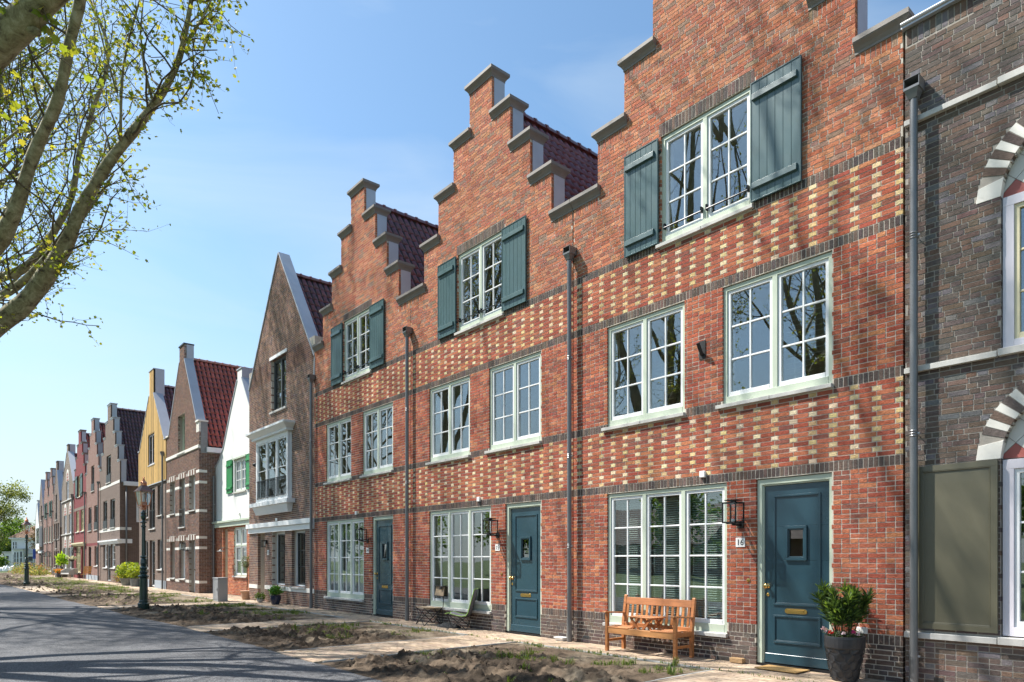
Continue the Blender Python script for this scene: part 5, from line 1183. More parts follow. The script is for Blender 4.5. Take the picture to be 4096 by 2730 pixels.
# sidewalk bed and paths: clay bricks on sand
sheet('sidewalk', [(-98, -1.15), (8, -1.1), (8, .75), (-98, .75)], -.026, 'sand', .05)
sheet('alley', [(-49.5, .7), (-44.0, .7), (-44.0, 30), (-49.5, 30)], -.02, 'sand', .05)
PATHS = [(-5.33, -3.95), (-10.98, -9.55), (-16.45, -15.12), (-25.35, -24.05), (-34.9, -33.45), (-47.6, -46.3), (-58.2, -56.9), (-70, -68.5)]
CPAV = np.array([(.42, .315, .21), (.46, .35, .245), (.38, .285, .2), (.48, .37, .26), (.43, .31, .22), (.34, .25, .18)])
def pave(name, x0, x1, y0, y1, z, lng=.21, wid=.066, singles=0, along='x', amp=.0022, yfun=None):
    rows = []; g = .005; y = y0; r = 0
    while y < y1 - .01:
        x = x0 - (r % 2) * lng / 2 + RNG.uniform(-.01, .01)
        while x < x1:
            a, b = max(x, x0), min(x + lng - g, x1)
            if b - a > .03: rows.append((a, b, y, y + wid - g))
            x += lng
        y += wid; r += 1
    A = np.array(rows)
    if along == 'y': A = A[:, [2, 3, 0, 1]]
    if yfun is not None: A = A[A[:, 2] > yfun((A[:, 0] + A[:, 1]) / 2)]
    n = len(A); zz = z + (fbm(A[:, 0], A[:, 2], 1.3, 3, 3) - .5) * .02 + RNG.uniform(-amp, amp, n); zz = np.minimum(zz, z + .008)
    col = CPAV[RNG.integers(0, len(CPAV), n)] * RNG.uniform(.85, 1.15, (n, 1))
    root = sheet(name, [(A[:, 0].min(), A[:, 2].min()), (A[:, 1].max(), A[:, 2].min()), (A[:, 1].max(), A[:, 3].max()), (A[:, 0].min(), A[:, 3].max())], z - .016, 'sand', .04)
    B = np.stack([A[:, 0], A[:, 1], A[:, 2], A[:, 3], zz - .04, zz], 1); used = np.zeros(n, bool)
    if singles:
        cx = (A[:, 0] + A[:, 1]) / 2; cy = (A[:, 2] + A[:, 3]) / 2; full = (A[:, 1] - A[:, 0] > lng - g - .001) if along == 'x' else (A[:, 3] - A[:, 2] > lng - g - .001)
        rx = -.764 * cx + .645 * (cy + 9); vis = full & (rx > 7.6) & (np.abs(.645 * cx + .764 * (cy + 9)) < .78 * rx)
        idx = np.where(vis)[0]; idx = idx[np.argsort(np.hypot(cx[idx], cy[idx] + 9))][:singles]; ms = []
        for c in CPAV:
            for k in (.9, 1.1):
                q = MB(); w, l = (lng - g, wid - g) if along == 'x' else (wid - g, lng - g); q.box(-w / 2, w / 2, -l / 2, l / 2, -.04, 0, c * k); ms.append(q.mesh('paving_brick', M['paver']))
        for i in idx: inst('paving_brick', ms[int(RNG.integers(0, len(ms)))], root, (cx[i], cy[i], zz[i]), (RNG.normal(0, .006), RNG.normal(0, .004), RNG.normal(0, .006)))
        used[idx] = True
    k = ~used; m = MB(); m.boxes(B[k], col[k], jit=.0012); m.build('brick_paving', 'paver', root, kind='stuff'); return root
pave('sidewalk_paving', -38, 2.5, -.80, -.012, .0, singles=300)
pave('sidewalk_paving', -97, -38, -.95, -.012, .0, lng=.42, wid=.13)
pave('setback_paving', -32.28, -26.0, .0, .66, .0)
for i, (a, b) in enumerate(PATHS):
    if i < 5: pave('garden_path', a, b, float(edge_y((a + b) / 2)) - .02, -.81, .0, singles=120 if i < 3 else 0)
    else: pave('garden_path', a, b, float(edge_y((a + b) / 2)) - .02, -.96, .0, lng=.42, wid=.13)
pave('parking_strip', -47.4, -36.6, -5.75, -4.35, .0, lng=.42, wid=.13, yfun=lambda x: edge_y(x) - .05)
# concrete edging along paths and sidewalk
def edging(x0, x1, y0, y1, z=.002):
    L = max(x1 - x0, y1 - y0); n = max(1, int(L / 1.0)); o = []
    for k in range(n):
        m = MB(); a, b = k / n, (k + 1) / n
        if x1 - x0 > y1 - y0: m.box(x0 + L * a + .003, x0 + L * b - .003, y0, y1, -.1, z + RNG.uniform(-.004, .004))
        else: m.box(x0, x1, y0 + L * a + .003, y0 + L * b - .003, -.1, z + RNG.uniform(-.004, .004))
        e = m.build('edging_strip', 'concrete', kind='structure')
for i, (a, b) in enumerate(PATHS[:5]):
    y0 = float(edge_y(a)) + .1
    edging(a - .035, a, y0, -.86); edging(b, b + .035, y0, -.86)
    if i: edging(b + .06 if False else PATHS[i][1] + .06, PATHS[i - 1][0] - .06, -.86, -.81)
edging(-3.9, 2.4, -.86, -.81)
# bare earth front plots
def dirtmat():
    m, nt, b, N, L = newmat('bare_earth'); b.inputs['Roughness'].default_value = 1; b.inputs['Specular IOR Level'].default_value = .2
    a = N('ShaderNodeAttribute'); a.attribute_name = 'col'; g = N('ShaderNodeNewGeometry')
    n = N('ShaderNodeTexNoise'); n.inputs['Scale'].default_value = 14; n.inputs['Detail'].default_value = 9; n.inputs['Roughness'].default_value = .75; L(g.outputs['Position'], n.inputs['Vector'])
    r = N('ShaderNodeMapRange'); r.inputs['From Min'].default_value = .3; r.inputs['From Max'].default_value = .7; r.inputs['To Min'].default_value = .62; r.inputs['To Max'].default_value = 1.35; L(n.outputs['Fac'], r.inputs['Value'])
    h = N('ShaderNodeVectorMath'); h.operation = 'SCALE'; L(a.outputs['Color'], h.inputs[0]); L(r.outputs['Result'], h.inputs['Scale']); L(h.outputs[0], b.inputs['Base Color'])
    n2 = N('ShaderNodeTexNoise'); n2.inputs['Scale'].default_value = 45; n2.inputs['Detail'].default_value = 6; n2.inputs['Roughness'].default_value = .7; L(g.outputs['Position'], n2.inputs['Vector'])
    bp = N('ShaderNodeBump'); bp.inputs['Distance'].default_value = .02; L(n2.outputs['Fac'], bp.inputs['Height']); L(bp.outputs['Normal'], b.inputs['Normal']); return m
M['dirt'] = dirtmat()
def dirt_h(x, y, y0, y1, x0, x1):
    ed = np.minimum.reduce([(x - x0) / .22, (x1 - x) / .22, (y - y0) / .35, (y1 - y) / .3]); ed = np.clip(ed, 0, 1)
    t = np.clip((y - y0) / (y1 - y0), 0, 1)
    big = (fbm(x, y, 1.5, 3, 11) - .5) * .20
    churn = np.clip(1.3 - np.abs(t - .36) * 2.6, 0, 1)
    ridged = 1 - np.abs(fbm(x * .8, y * 1.5, .42, 4, 21) * 2 - 1); med = (ridged - .7) * .20 * churn
    # tyre ruts along the street
    rut = np.zeros_like(x)
    for yy, d in ((y0 + 1.05, .10), (y0 + 1.75, .08), (y0 + 2.5, .03)):
        yc = yy + (fbm(x, x * 0, 2.2, 2, 31) - .5) * .6; q = (y - yc) / .16; rut += d * (-np.exp(-q * q) + .55 * np.exp(-(np.abs(q) - 1.6) ** 2 * 3))
    clod = np.clip(fbm(x, y, .10, 3, 41) - .56, 0, 1) * .28 * (.25 + churn)
    fine = (fbm(x, y, .05, 2, 51) - .5) * .018
    return -.018 + ed * (.02 + big * .35 + med * .42 + rut * .6 * (.5 + fbm(x, y, 1., 2, 61)) + clod * 1.0 + fine * 1.5)
PLOTS = [(-3.88, 2.5, .04), (-9.48, -5.40, .028), (-15.06, -11.05, .034), (-23.98, -16.52, .05), (-33.38, -25.42, .07), (-46.2, -34.97, .1), (-56.8, -47.67, .14), (-68.4, -58.27, .16), (-98, -70.06, .25)]
def dirt_col(x, y, t, z):
    sand = np.array((.27, .22, .158)); brown = np.array((.135, .10, .07)); dark = np.array((.06, .045, .032))
    n = fbm(x, y, .9, 5, 71); n2 = fbm(x, y, .28, 4, 81); a = np.clip((n - .48) * 5 + (t - .62) * 1.9, 0, 1)[..., None]; c = brown * (1 - a) + sand * a
    d = np.clip((.60 - n2) * 6 * np.clip(1.5 - np.abs(t - .33) * 3.2, 0, 1), 0, 1)[..., None]; return c * (1 - d) + dark * d
for x0, x1, st in PLOTS:
    far = x0 < -34; y1 = -.86 if not far else -.95
    ye0 = float(edge_y((x0 + x1) / 2)); y0 = ye0 - .02
    if x0 == -46.2: pass
    xs = np.arange(x0, x1 + st, st); ys = np.linspace(0, 1, int((y1 - y0) / (st * .8)) + 2); X, T = np.meshgrid(xs, ys); YE = edge_y(X) - .04; Y = YE + (y1 - YE) * T
    Z = dirt_h(X, Y, YE, y1, x0, x1)
    if -47.7 < x0 < -34: Z = np.where((X < -36.6) & (Y < -4.32), -.03, Z)
    m = MB(); V = np.stack([X, Y, Z], -1).reshape(-1, 3); ny, nx = X.shape; i = (np.arange(ny - 1)[:, None] * nx + np.arange(nx - 1)[None]).ravel(); F = np.stack([i, i + 1, i + nx + 1, i + nx], 1)
    col = dirt_col(X, Y, T, Z)[:-1, :-1].reshape(-1, 3); m.add(V, F, col)
    o = m.build('earth', 'dirt', smooth=True, kind='structure')
    # loose clods and stones
    k = int(min(2000, (x1 - x0) * (240 if not far else 40))); cx = RNG.uniform(x0 + .1, x1 - .1, k); tt = np.clip(RNG.normal(.36, .2, k), .03, .97); ce = edge_y(cx); cy = ce + (y1 - ce) * tt; cz = dirt_h(cx, cy, ce, y1, x0, x1)
    r = RNG.gamma(2, .006, k).clip(.004, .045) * (1 if not far else 2.2); m = MB(); ico = np.array([(1, 0, 0), (-1, 0, 0), (0, 1, 0), (0, -1, 0), (0, 0, 1), (0, 0, -1)], float); fi = np.array([[0, 2, 4], [2, 1, 4], [1, 3, 4], [3, 0, 4], [2, 0, 5], [1, 2, 5], [3, 1, 5], [0, 3, 5]])
    V = ico[None] * RNG.uniform(.5, 1.25, (k, 6, 1)) * r[:, None, None]; an = RNG.uniform(0, 6.3, k); c_, s_ = np.cos(an), np.sin(an); V = np.stack([V[..., 0] * c_[:, None] - V[..., 1] * s_[:, None], V[..., 0] * s_[:, None] + V[..., 1] * c_[:, None], V[..., 2] * .8], -1) + np.stack([cx, cy, cz + r * .3], 1)[:, None]
    m.add(V.reshape(-1, 3), (fi[None] + np.arange(k)[:, None, None] * 6).reshape(-1, 3), np.repeat(dirt_col(cx, cy, tt, cz), 8, 0) * .95); m.build('clods', 'dirt', kind='stuff')
# grass and weeds on the earth
def grass(name, spots, per, hgt, spread, parent=None):
    """spots (n,3) tuft centres"""
    n = len(spots) * per; c = np.repeat(spots, per, 0); hg = np.repeat(hgt, per) if np.ndim(hgt) else np.full(n, hgt); c = c + np.concatenate([RNG.normal(0, spread, (n, 2)), np.zeros((n, 1))], 1)
    an = RNG.uniform(0, 6.283, n); h = hg * RNG.uniform(.4, 1.15, n); lean = RNG.uniform(.15, .9, n) * h; w = RNG.uniform(.0025, .005, n) * (1 + hg * 3); d = np.stack([np.cos(an), np.sin(an), an * 0], 1); sd = np.stack([-np.sin(an), np.cos(an), an * 0], 1) * w[:, None]
    z = np.array([0, 0, 1.]); p1 = c + d * (lean * .3)[:, None] + z * (h * .6)[:, None]; p2 = c + d * lean[:, None] + z * (h * RNG.uniform(.75, 1, n))[:, None]
    V = np.stack([c - sd, c + sd, p1 + sd * .8, p1 - sd * .8, p2], 1); k = np.arange(n)[:, None] * 5
    base = np.array([(.10, .17, .035), (.15, .22, .05), (.20, .24, .07), (.08, .14, .03), (.26, .25, .12)])[RNG.choice(5, n, p=[.3, .3, .15, .15, .1])] * RNG.uniform(.8, 1.2, (n, 1))
    m = MB(); m.add(V.reshape(-1, 3), np.concatenate([k + [0, 1, 2]]), base); m.F.append((k + [0, 2, 3]).ravel()); m.K.append([3] * n); m.c.append(base); m.F.append((k + [3, 2, 4]).ravel()); m.K.append([3] * n); m.c.append(base)
    m.hascol = True; return m.build(name, 'grass', parent, kind='stuff')
for x0, x1, st in PLOTS[:-1]:
    far = x0 < -34; y1 = -.86 if not far else -.95; w = x1 - x0; n = int(w * (38 if x0 > -16 else 52)); n = min(n, 520)
    if x0 == -46.2: n = 700
    x = RNG.uniform(x0 + .1, x1 - .1, n * 4); t = RNG.beta(3.2, 1.5, n * 4); ye = edge_y(x); y = ye + (y1 - ye) * t; dn = fbm(x, y, .8, 3, 91); k = np.argsort(-dn + RNG.random(n * 4) * .12)[:n]; x, y, t = x[k], y[k], t[k]
    z = dirt_h(x, y, edge_y(x), y1, x0, x1) - .008; hg = RNG.gamma(3, .022, n).clip(.03, .2) * (1 if not far else 1.3)
    grass('grass', np.stack([x, y, z], 1), 16 if not far else 10, hg, .028 if not far else .06)
gx = RNG.uniform(-15, 3, 260); grass('grass', np.stack([gx, RNG.normal(-.87, .02, 260), np.full(260, -.01)], 1), 5, .06, .015)
# the far verge across the road, seen in the window panes
sheet('verge', [(-170, -42), (40, -42), (40, -11.4), (-170, -14.3)], -.05, groundmat(), .05)

# ------------------------------------------------------------ street lamps
def street_lamp(loc, label):
    t = thing('street_lamp', label, 'street lamp', loc, .25, 'copper topped lamp posts on the verge')
    m = MB(); m.lathe([(.165, -.1), (.165, .19), (.15, .2), (.135, .215), (.135, .27), (.12, .29), (.115, .95), (.12, .98), (.155, 1.0), (.158, 1.03), (.125, 1.05), (.10, 1.08), (.115, 1.12), (.12, 1.16), (.09, 1.19), (.09, 1.22), (.11, 1.24), (.115, 1.27), (.085, 1.3), (.075, 1.33), (.095, 1.42), (.085, 1.53), (.065, 1.57), (.10, 1.6), (.10, 1.62), (.06, 1.65), (.052, 2.45), (.06, 2.47), (.05, 2.5), (.075, 2.53), (.075, 2.56), (.05, 2.58), (.05, 2.63), (.105, 2.655), (.105, 2.675), (.05, 2.7), (.045, 2.74)], (0, 0), 12); m.build('post', 'darkgreen', t)
    m = MB(); m.lathe([(.05, 2.74), (.075, 2.79), (.085, 2.86), (.07, 2.9), (.085, 2.94), (.08, 2.97), (.045, 3.0), (.04, 3.05)], (0, 0), 8); m.build('capital', 'darkgreen', t)
    f = MB(); zb, zt, rb, rt = 3.18, 3.62, .115, .235; n = 4
    P = lambda r, z: [(r * math.cos(a), r * math.sin(a), z) for a in (math.pi / 4 + k * math.pi / 2 for k in range(n))]
    B, T = P(rb * 1.41, zb), P(rt * 1.06, zt)
    for k in range(n): f.bar(B[k], T[k], .018); f.bar(B[k], B[(k + 1) % n], .02); f.bar(T[k], T[(k + 1) % n], .026); f.bar(tuple(np.array(B[k]) * .5 + np.array(B[(k + 1) % n]) * .5 - (0, 0, 0)), tuple((np.array(B[k]) + B[(k + 1) % n]) / 2 * (.35, .35, 1) - (0, 0, .12)), .012)
    for k in range(n): f.tube([B[k], (B[k][0] * 1.05, B[k][1] * 1.05, zb - .04), (B[k][0] * .7, B[k][1] * .7, zb - .07), (B[k][0] * .3, B[k][1] * .3, 3.05)], .008, 6)
    f.lathe([(.04, 3.03), (.035, 3.1), (.05, 3.14), (.09, 3.17), (.09, 3.18)], (0, 0), 12); f.build('lantern_frame', 'copper', t)
    for k in range(n):
        g = MB(); a, b, c, d = B[k], B[(k + 1) % n], T[(k + 1) % n], T[k]; a_, b_, c_, d_ = (tuple(np.array(q) * (.985, .985, 1)) for q in (a, b, c, d)); g.hexa([a_, b_, a, b, d_, c_, d, c]); g.build('pane', 'lampglass', t)
    r = MB(); R1, R2 = P(.285, 3.61), P(.085, 3.80); r.add(R1 + R2, [[0, 1, 5, 4], [1, 2, 6, 5], [2, 3, 7, 6], [3, 0, 4, 7]]); R0 = P(.285, 3.595); r.add(R0 + R1, [[0, 1, 5, 4], [1, 2, 6, 5], [2, 3, 7, 6], [3, 0, 4, 7], [3, 2, 1, 0]]); r.build('lantern_roof', 'copper_dull', t)
    r = MB(); r.lathe([(.085, 3.79), (.085, 3.86), (.11, 3.865), (.06, 3.92), (.05, 3.93), (.05, 3.95), (.02, 3.96), (.035, 3.985), (.012, 4.0), (.03, 4.03), (.004, 4.06)], (0, 0), 12); r.build('finial', 'copper', t)
    r = MB(); r.box(-.07, .07, -.07, .07, 3.2, 3.29); r.build('lamp_tray', 'copper', t); r = MB(); r.lathe([(.025, 3.29), (.025, 3.5), (.01, 3.55)], (0, 0), 10); r.build('lamp_tube', 'plastic_white', t)
    return t
street_lamp((-23.2, -4.14, -.02), 'nearer copper topped lamp post with dark green column')
street_lamp((-49.5, -4.87, -.02), 'farther copper topped lamp post standing toward the villa')

# ------------------------------------------------------------ garden bench
def wbox(m, *b, c=None):
    m.boxes([b], np.array(c if c is not None else (.45, .175, .055)) * random.uniform(.82, 1.18)); return m
def bench():
    t = thing('garden_bench', 'orange brown slatted wooden garden bench with raised middle table under the window', 'bench', (-6.905, -.32, 0)); w = .705
    for s in (-1, 1):
        xa, xb = (-w, -w + .055) if s < 0 else (w - .055, w)
        m = MB(); wbox(m, xa, xb, -.25, -.2, 0, .63); m.build('front_leg', 'teak', t, bevel=.004)
        m = MB(); m.hexa([(xa, .16, 0), (xb, .16, 0), (xa, .215, 0), (xb, .215, 0), (xa, .16, .42), (xb, .16, .42), (xa, .215, .42), (xb, .215, .42)], (.42, .16, .05)); m.hexa([(xa, .16, .42), (xb, .16, .42), (xa, .215, .42), (xb, .215, .42), (xa, .235, .90), (xb, .235, .90), (xa, .275, .90), (xb, .275, .90)], (.42, .16, .05)); m.tube([(xa + .001, .255, .895), (xb - .001, .255, .895)], .02, 10, col=(.42, .16, .05)); m.build('rear_leg', 'teak', t, bevel=.003)
        m = MB(); wbox(m, xa + .01, xb - .01, -.2, .16, .16, .20); m.build('side_stretcher', 'teak', t, bevel=.003)
        m = MB(); wbox(m, xa + .01, xb - .01, -.2, .16, .33, .40); m.build('side_rail', 'teak', t, bevel=.003)
        m = MB(); m.hexa([(xa - .012, -.30, .635), (xb + .012, -.30, .635), (xa, .19, .60), (xb, .19, .60), (xa - .012, -.30, .662), (xb + .012, -.30, .662), (xa, .19, .625), (xb, .19, .625)], (.48, .2, .07)); m.build('armrest', 'teak', t, bevel=.006)
    m = MB(); wbox(m, -w + .055, w - .055, -.24, -.215, .30, .40, c=(.52, .24, .085)); m.build('front_rail', 'teak', t, bevel=.003)
    m = MB(); wbox(m, -w + .055, w - .055, .17, .195, .40, .46); m.build('lower_back_rail', 'teak', t, bevel=.003)
    m = MB(); m.hexa([(-w + .055, .215, .76), (w - .055, .215, .76), (-w + .055, .24, .76), (w - .055, .24, .76), (-w + .055, .235, .875), (w - .055, .235, .875), (-w + .055, .26, .875), (w - .055, .26, .875)], (.40, .155, .055)); m.build('top_rail', 'teak', t, bevel=.004)
    for k in range(13):
        x = -w + .10 + k * (2 * w - .2) / 12; c = np.array((.46, .175, .05)) * random.uniform(.75, 1.2)
        m = MB(); m.hexa([(x - .021, .178, .45), (x + .021, .178, .45), (x - .021, .19, .45), (x + .021, .19, .45), (x - .021, .222, .77), (x + .021, .222, .77), (x - .021, .234, .77), (x + .021, .234, .77)], c); m.build('back_slat', 'teak', t)
    for k in range(7):
        y = -.245 + k * .06
        for a, b in ((-w + .03, -.22), (.22, w - .03)):
            m = MB(); wbox(m, a, b, y, y + .05, .405 - .004 * abs(k - 3), .422 - .004 * abs(k - 3)); m.build('seat_slat', 'teak', t, bevel=.002)
    tt = MB()
    for k in range(6):
        y = -.235 + k * .062; wbox(tt, -.24, .24, y, y + .054, .585, .60)
    for x in (-.19, .19): wbox(tt, x - .015, x + .015, -.22, .12, .562, .584)
    tb = tt.build('table_flap', 'teak', t, bevel=.002)
    for s in (-1, 1):
        for y in (-.2, .08):
            m = MB(); m.bar((s * .20, y, .575), (s * .04, y, .40), .022, .03, (.38, .13, .04)); m.build('table_strut', 'teak', tb); m = MB(); m.bar((s * .05, y + .025, .575), (s * .19, y + .025, .40), .022, .03, (.38, .13, .04)); m.build('table_strut', 'teak', tb)
    return t
bench()
# ------------------------------------------------------------ doormat, loose brick, small tray
m = MB(); m.box(-.30, .30, -.185, .185, .012, .026); tag(m.build('doormat', 'coir', bevel=.004), 'tan coir doormat in front of the petrol blue door', 'doormat').location = (-4.72, -.22, 0)
m = MB(); m.box(-.1, .1, -.05, .05, 0, .068, (.42, .27, .14)); o = tag(m.build('loose_brick', 'brick_smooth', bevel=.004), 'loose tan brick lying against the plinth beside the blue door', 'brick'); o.location = (-5.47, -.09, .006); o.rotation_euler = (0, 0, .05)
m = MB(); m.frustum((-.09, .09, -.06, .06), 0, (-.11, .11, -.08, .08), .05); m.frustum((-.12, .12, -.09, .09), .05, (-.115, .115, -.085, .085), .062); o = tag(m.build('plastic_tray', 'plastic_white', bevel=.003), 'small white plastic tray at the foot of the downpipe', 'tray'); o.location = (-9.1, -.12, .006)
# ------------------------------------------------------------ camping chairs and bag
def tubes(m, L, r=.009): 
    for p, q in L: m.tube([p, q], r, 6)
def camp_chair_tan():
    t = thing('camping_chair', 'tan canvas folding camping chair with straight back by the downpipe', 'camping chair', (-13.33, -.24, 0), math.radians(-12), 'folding camping chairs')
    m = MB(); w = .26; tubes(m, [((-w, -.24, 0), (w, -.24, .4)), ((w, -.24, 0), (-w, -.24, .4)), ((-w, .2, 0), (w, .2, .4)), ((w, .2, 0), (-w, .2, .4)), ((-w, -.24, 0), (-w, .2, .4)), ((-w, .2, 0), (-w, -.24, .4)), ((w, -.24, 0), (w, .2, .4)), ((w, .2, 0), (w, -.24, .4)), ((-w, .2, 0), (-w, .25, .88)), ((w, .2, 0), (w, .25, .88))]); m.build('frame', 'black', t)
    m = MB(); n = 8
    V = [(-w - .01 + (2 * w + .02) * i / n, -.26 + .47 * j / n, .405 - .045 * math.sin(math.pi * i / n) * math.sin(math.pi * j / n)) for j in range(n + 1) for i in range(n + 1)]; F = [[j * (n + 1) + i, j * (n + 1) + i + 1, (j + 1) * (n + 1) + i + 1, (j + 1) * (n + 1) + i] for j in range(n) for i in range(n)]; m.add(V, F); s = m.build('seat', 'fabric_tan', t, smooth=True); s.modifiers.new('s', 'SOLIDIFY').thickness = .006
    m = MB(); V = [(-w - .01 + (2 * w + .02) * i / n, .225 + .03 * j / n + .02 * math.sin(math.pi * i / n), .65 + .235 * j / n) for j in range(n + 1) for i in range(n + 1)]; m.add(V, F); s = m.build('backrest', 'fabric_tan', t, smooth=True); s.modifiers.new('s', 'SOLIDIFY').thickness = .008
    m = MB(); m.box(.06, .17, .215, .235, .82, .87); m.box(-w - .015, w + .015, .22, .262, .878, .892); m.box(-w - .012, w + .012, .215, .255, .645, .66); m.build('trim', 'fabric_black', t)
camp_chair_tan()
def camp_chair_grey():
    t = thing('camping_chair', 'low grey camping chair with lime green edging below the window', 'camping chair', (-12.05, -.30, 0), math.radians(-50), 'folding camping chairs')
    w = .23; m = MB(); tubes(m, [((-w, -.24, 0), (w, -.24, .36)), ((w, -.24, 0), (-w, -.24, .36)), ((-w, .2, 0), (w, .2, .3)), ((w, .2, 0), (-w, .2, .3)), ((-w, -.24, 0), (-w, .2, .33)), ((w, -.24, 0), (w, .2, .33)), ((-w, .2, 0), (-w, -.24, .36)), ((w, .2, 0), (w, -.24, .36)), ((-w, .2, .3), (-.17, .36, .86)), ((w, .2, .3), (.17, .36, .86))]); m.build('frame', 'black', t)
    n = 10; prof = [(-.27, .35), (-.2, .365), (-.1, .33), (0, .305), (.1, .295), (.19, .31), (.23, .38), (.26, .5), (.29, .62), (.32, .74), (.355, .87)]
    V = [((w + .005) * (1 - .25 * max(0, j - 6) / 4) * (2 * i / n - 1), prof[j][0] + .02 * math.sin(math.pi * i / n) * (j > 6), prof[j][1] - .035 * math.sin(math.pi * i / n) * (j < 7)) for j in range(11) for i in range(n + 1)]; F = [[j * (n + 1) + i, j * (n + 1) + i + 1, (j + 1) * (n + 1) + i + 1, (j + 1) * (n + 1) + i] for j in range(10) for i in range(n)]
    m = MB(); m.add(V, F); s = m.build('sling_seat', 'fabric_grey', t, smooth=True); s.modifiers.new('s', 'SOLIDIFY').thickness = .006
    m = MB()
    for i in (0, n): m.tube([V[j * (n + 1) + i] for j in range(11)], .007, 6)
    m.tube(V[:n + 1], .007, 6); m.tube(V[-n - 1:], .007, 6); m.build('trim', 'lime', t)
camp_chair_grey()
def blob(name, mat, loc, size, label, cat, seed=0, rz=0, **kw):
    u = np.linspace(0, 2 * math.pi, 25)[:-1]; v = np.linspace(.02, math.pi / 2, 8); V = []
    for b in v: V += [(math.cos(a) * math.sin(b), math.sin(a) * math.sin(b), math.cos(b)) for a in u]
    V = np.array(V); n = fbm(V[:, 0] * 2 + 5, V[:, 1] * 2 + V[:, 2] * 3 + 5, .9, 4, seed); V *= (.7 + .6 * n)[:, None] * np.array(size); m = MB(); k = 24
    m.add(V, [[j * k + i, j * k + (i + 1) % k, (j + 1) * k + (i + 1) % k, (j + 1) * k + i] for j in range(7) for i in range(k)]); m.F.append(np.arange(k)); m.K.append([k]); m.c.append(m.c[-1][:1])
    o = m.build(name, mat, smooth=True, **kw); o.location = loc; o.rotation_euler = (0, 0, rz)
    if label: tag(o, label, cat)
    return o
blob('carry_bag', 'fabric_black', (-12.5, -.28, .0), (.36, .14, .10), 'black nylon carry bag lying crumpled under the grey camping chair', 'bag', 3, .1)
# ------------------------------------------------------------ leaves helper
def quadleaves(m, C_, size, cols, up=.3, aspect=.55, fold=.25, tint=.15, lobed=False):
    n = len(C_); d = RNG.normal(0, 1, (n, 3)); d[:, 2] = d[:, 2] * .6 + up; d /= np.linalg.norm(d, axis=1)[:, None]; q = RNG.normal(0, 1, (n, 3)); s = np.cross(d, q); s /= np.linalg.norm(s, axis=1)[:, None]; nn = np.cross(d, s)
    L = size * RNG.uniform(.6, 1.25, n) if np.ndim(size) == 0 else size
    c = np.asarray(cols)[RNG.integers(0, len(cols), n)] * RNG.uniform(1 - tint, 1 + tint, (n, 1))
    if lobed: T = np.array([(0, 0), (.16, -.04), (.42, .18), (.30, .30), (.50, .62), (.24, .58), (0, 1.0), (-.24, .58), (-.50, .62), (-.30, .30), (-.42, .18), (-.16, -.04)])
    else: T = np.array([(0, 0), (aspect / 2, .45), (0, 1.0), (-aspect / 2, .45)])
    z = np.abs(T[:, 0]) * fold
    V = C_[:, None] + L[:, None, None] * (T[None, :, 1, None] * d[:, None] + T[None, :, 0, None] * s[:, None] + z[None, :, None] * nn[:, None]); k = len(T)
    m.add(V.reshape(-1, 3), np.arange(n * k).reshape(n, k), c); return m
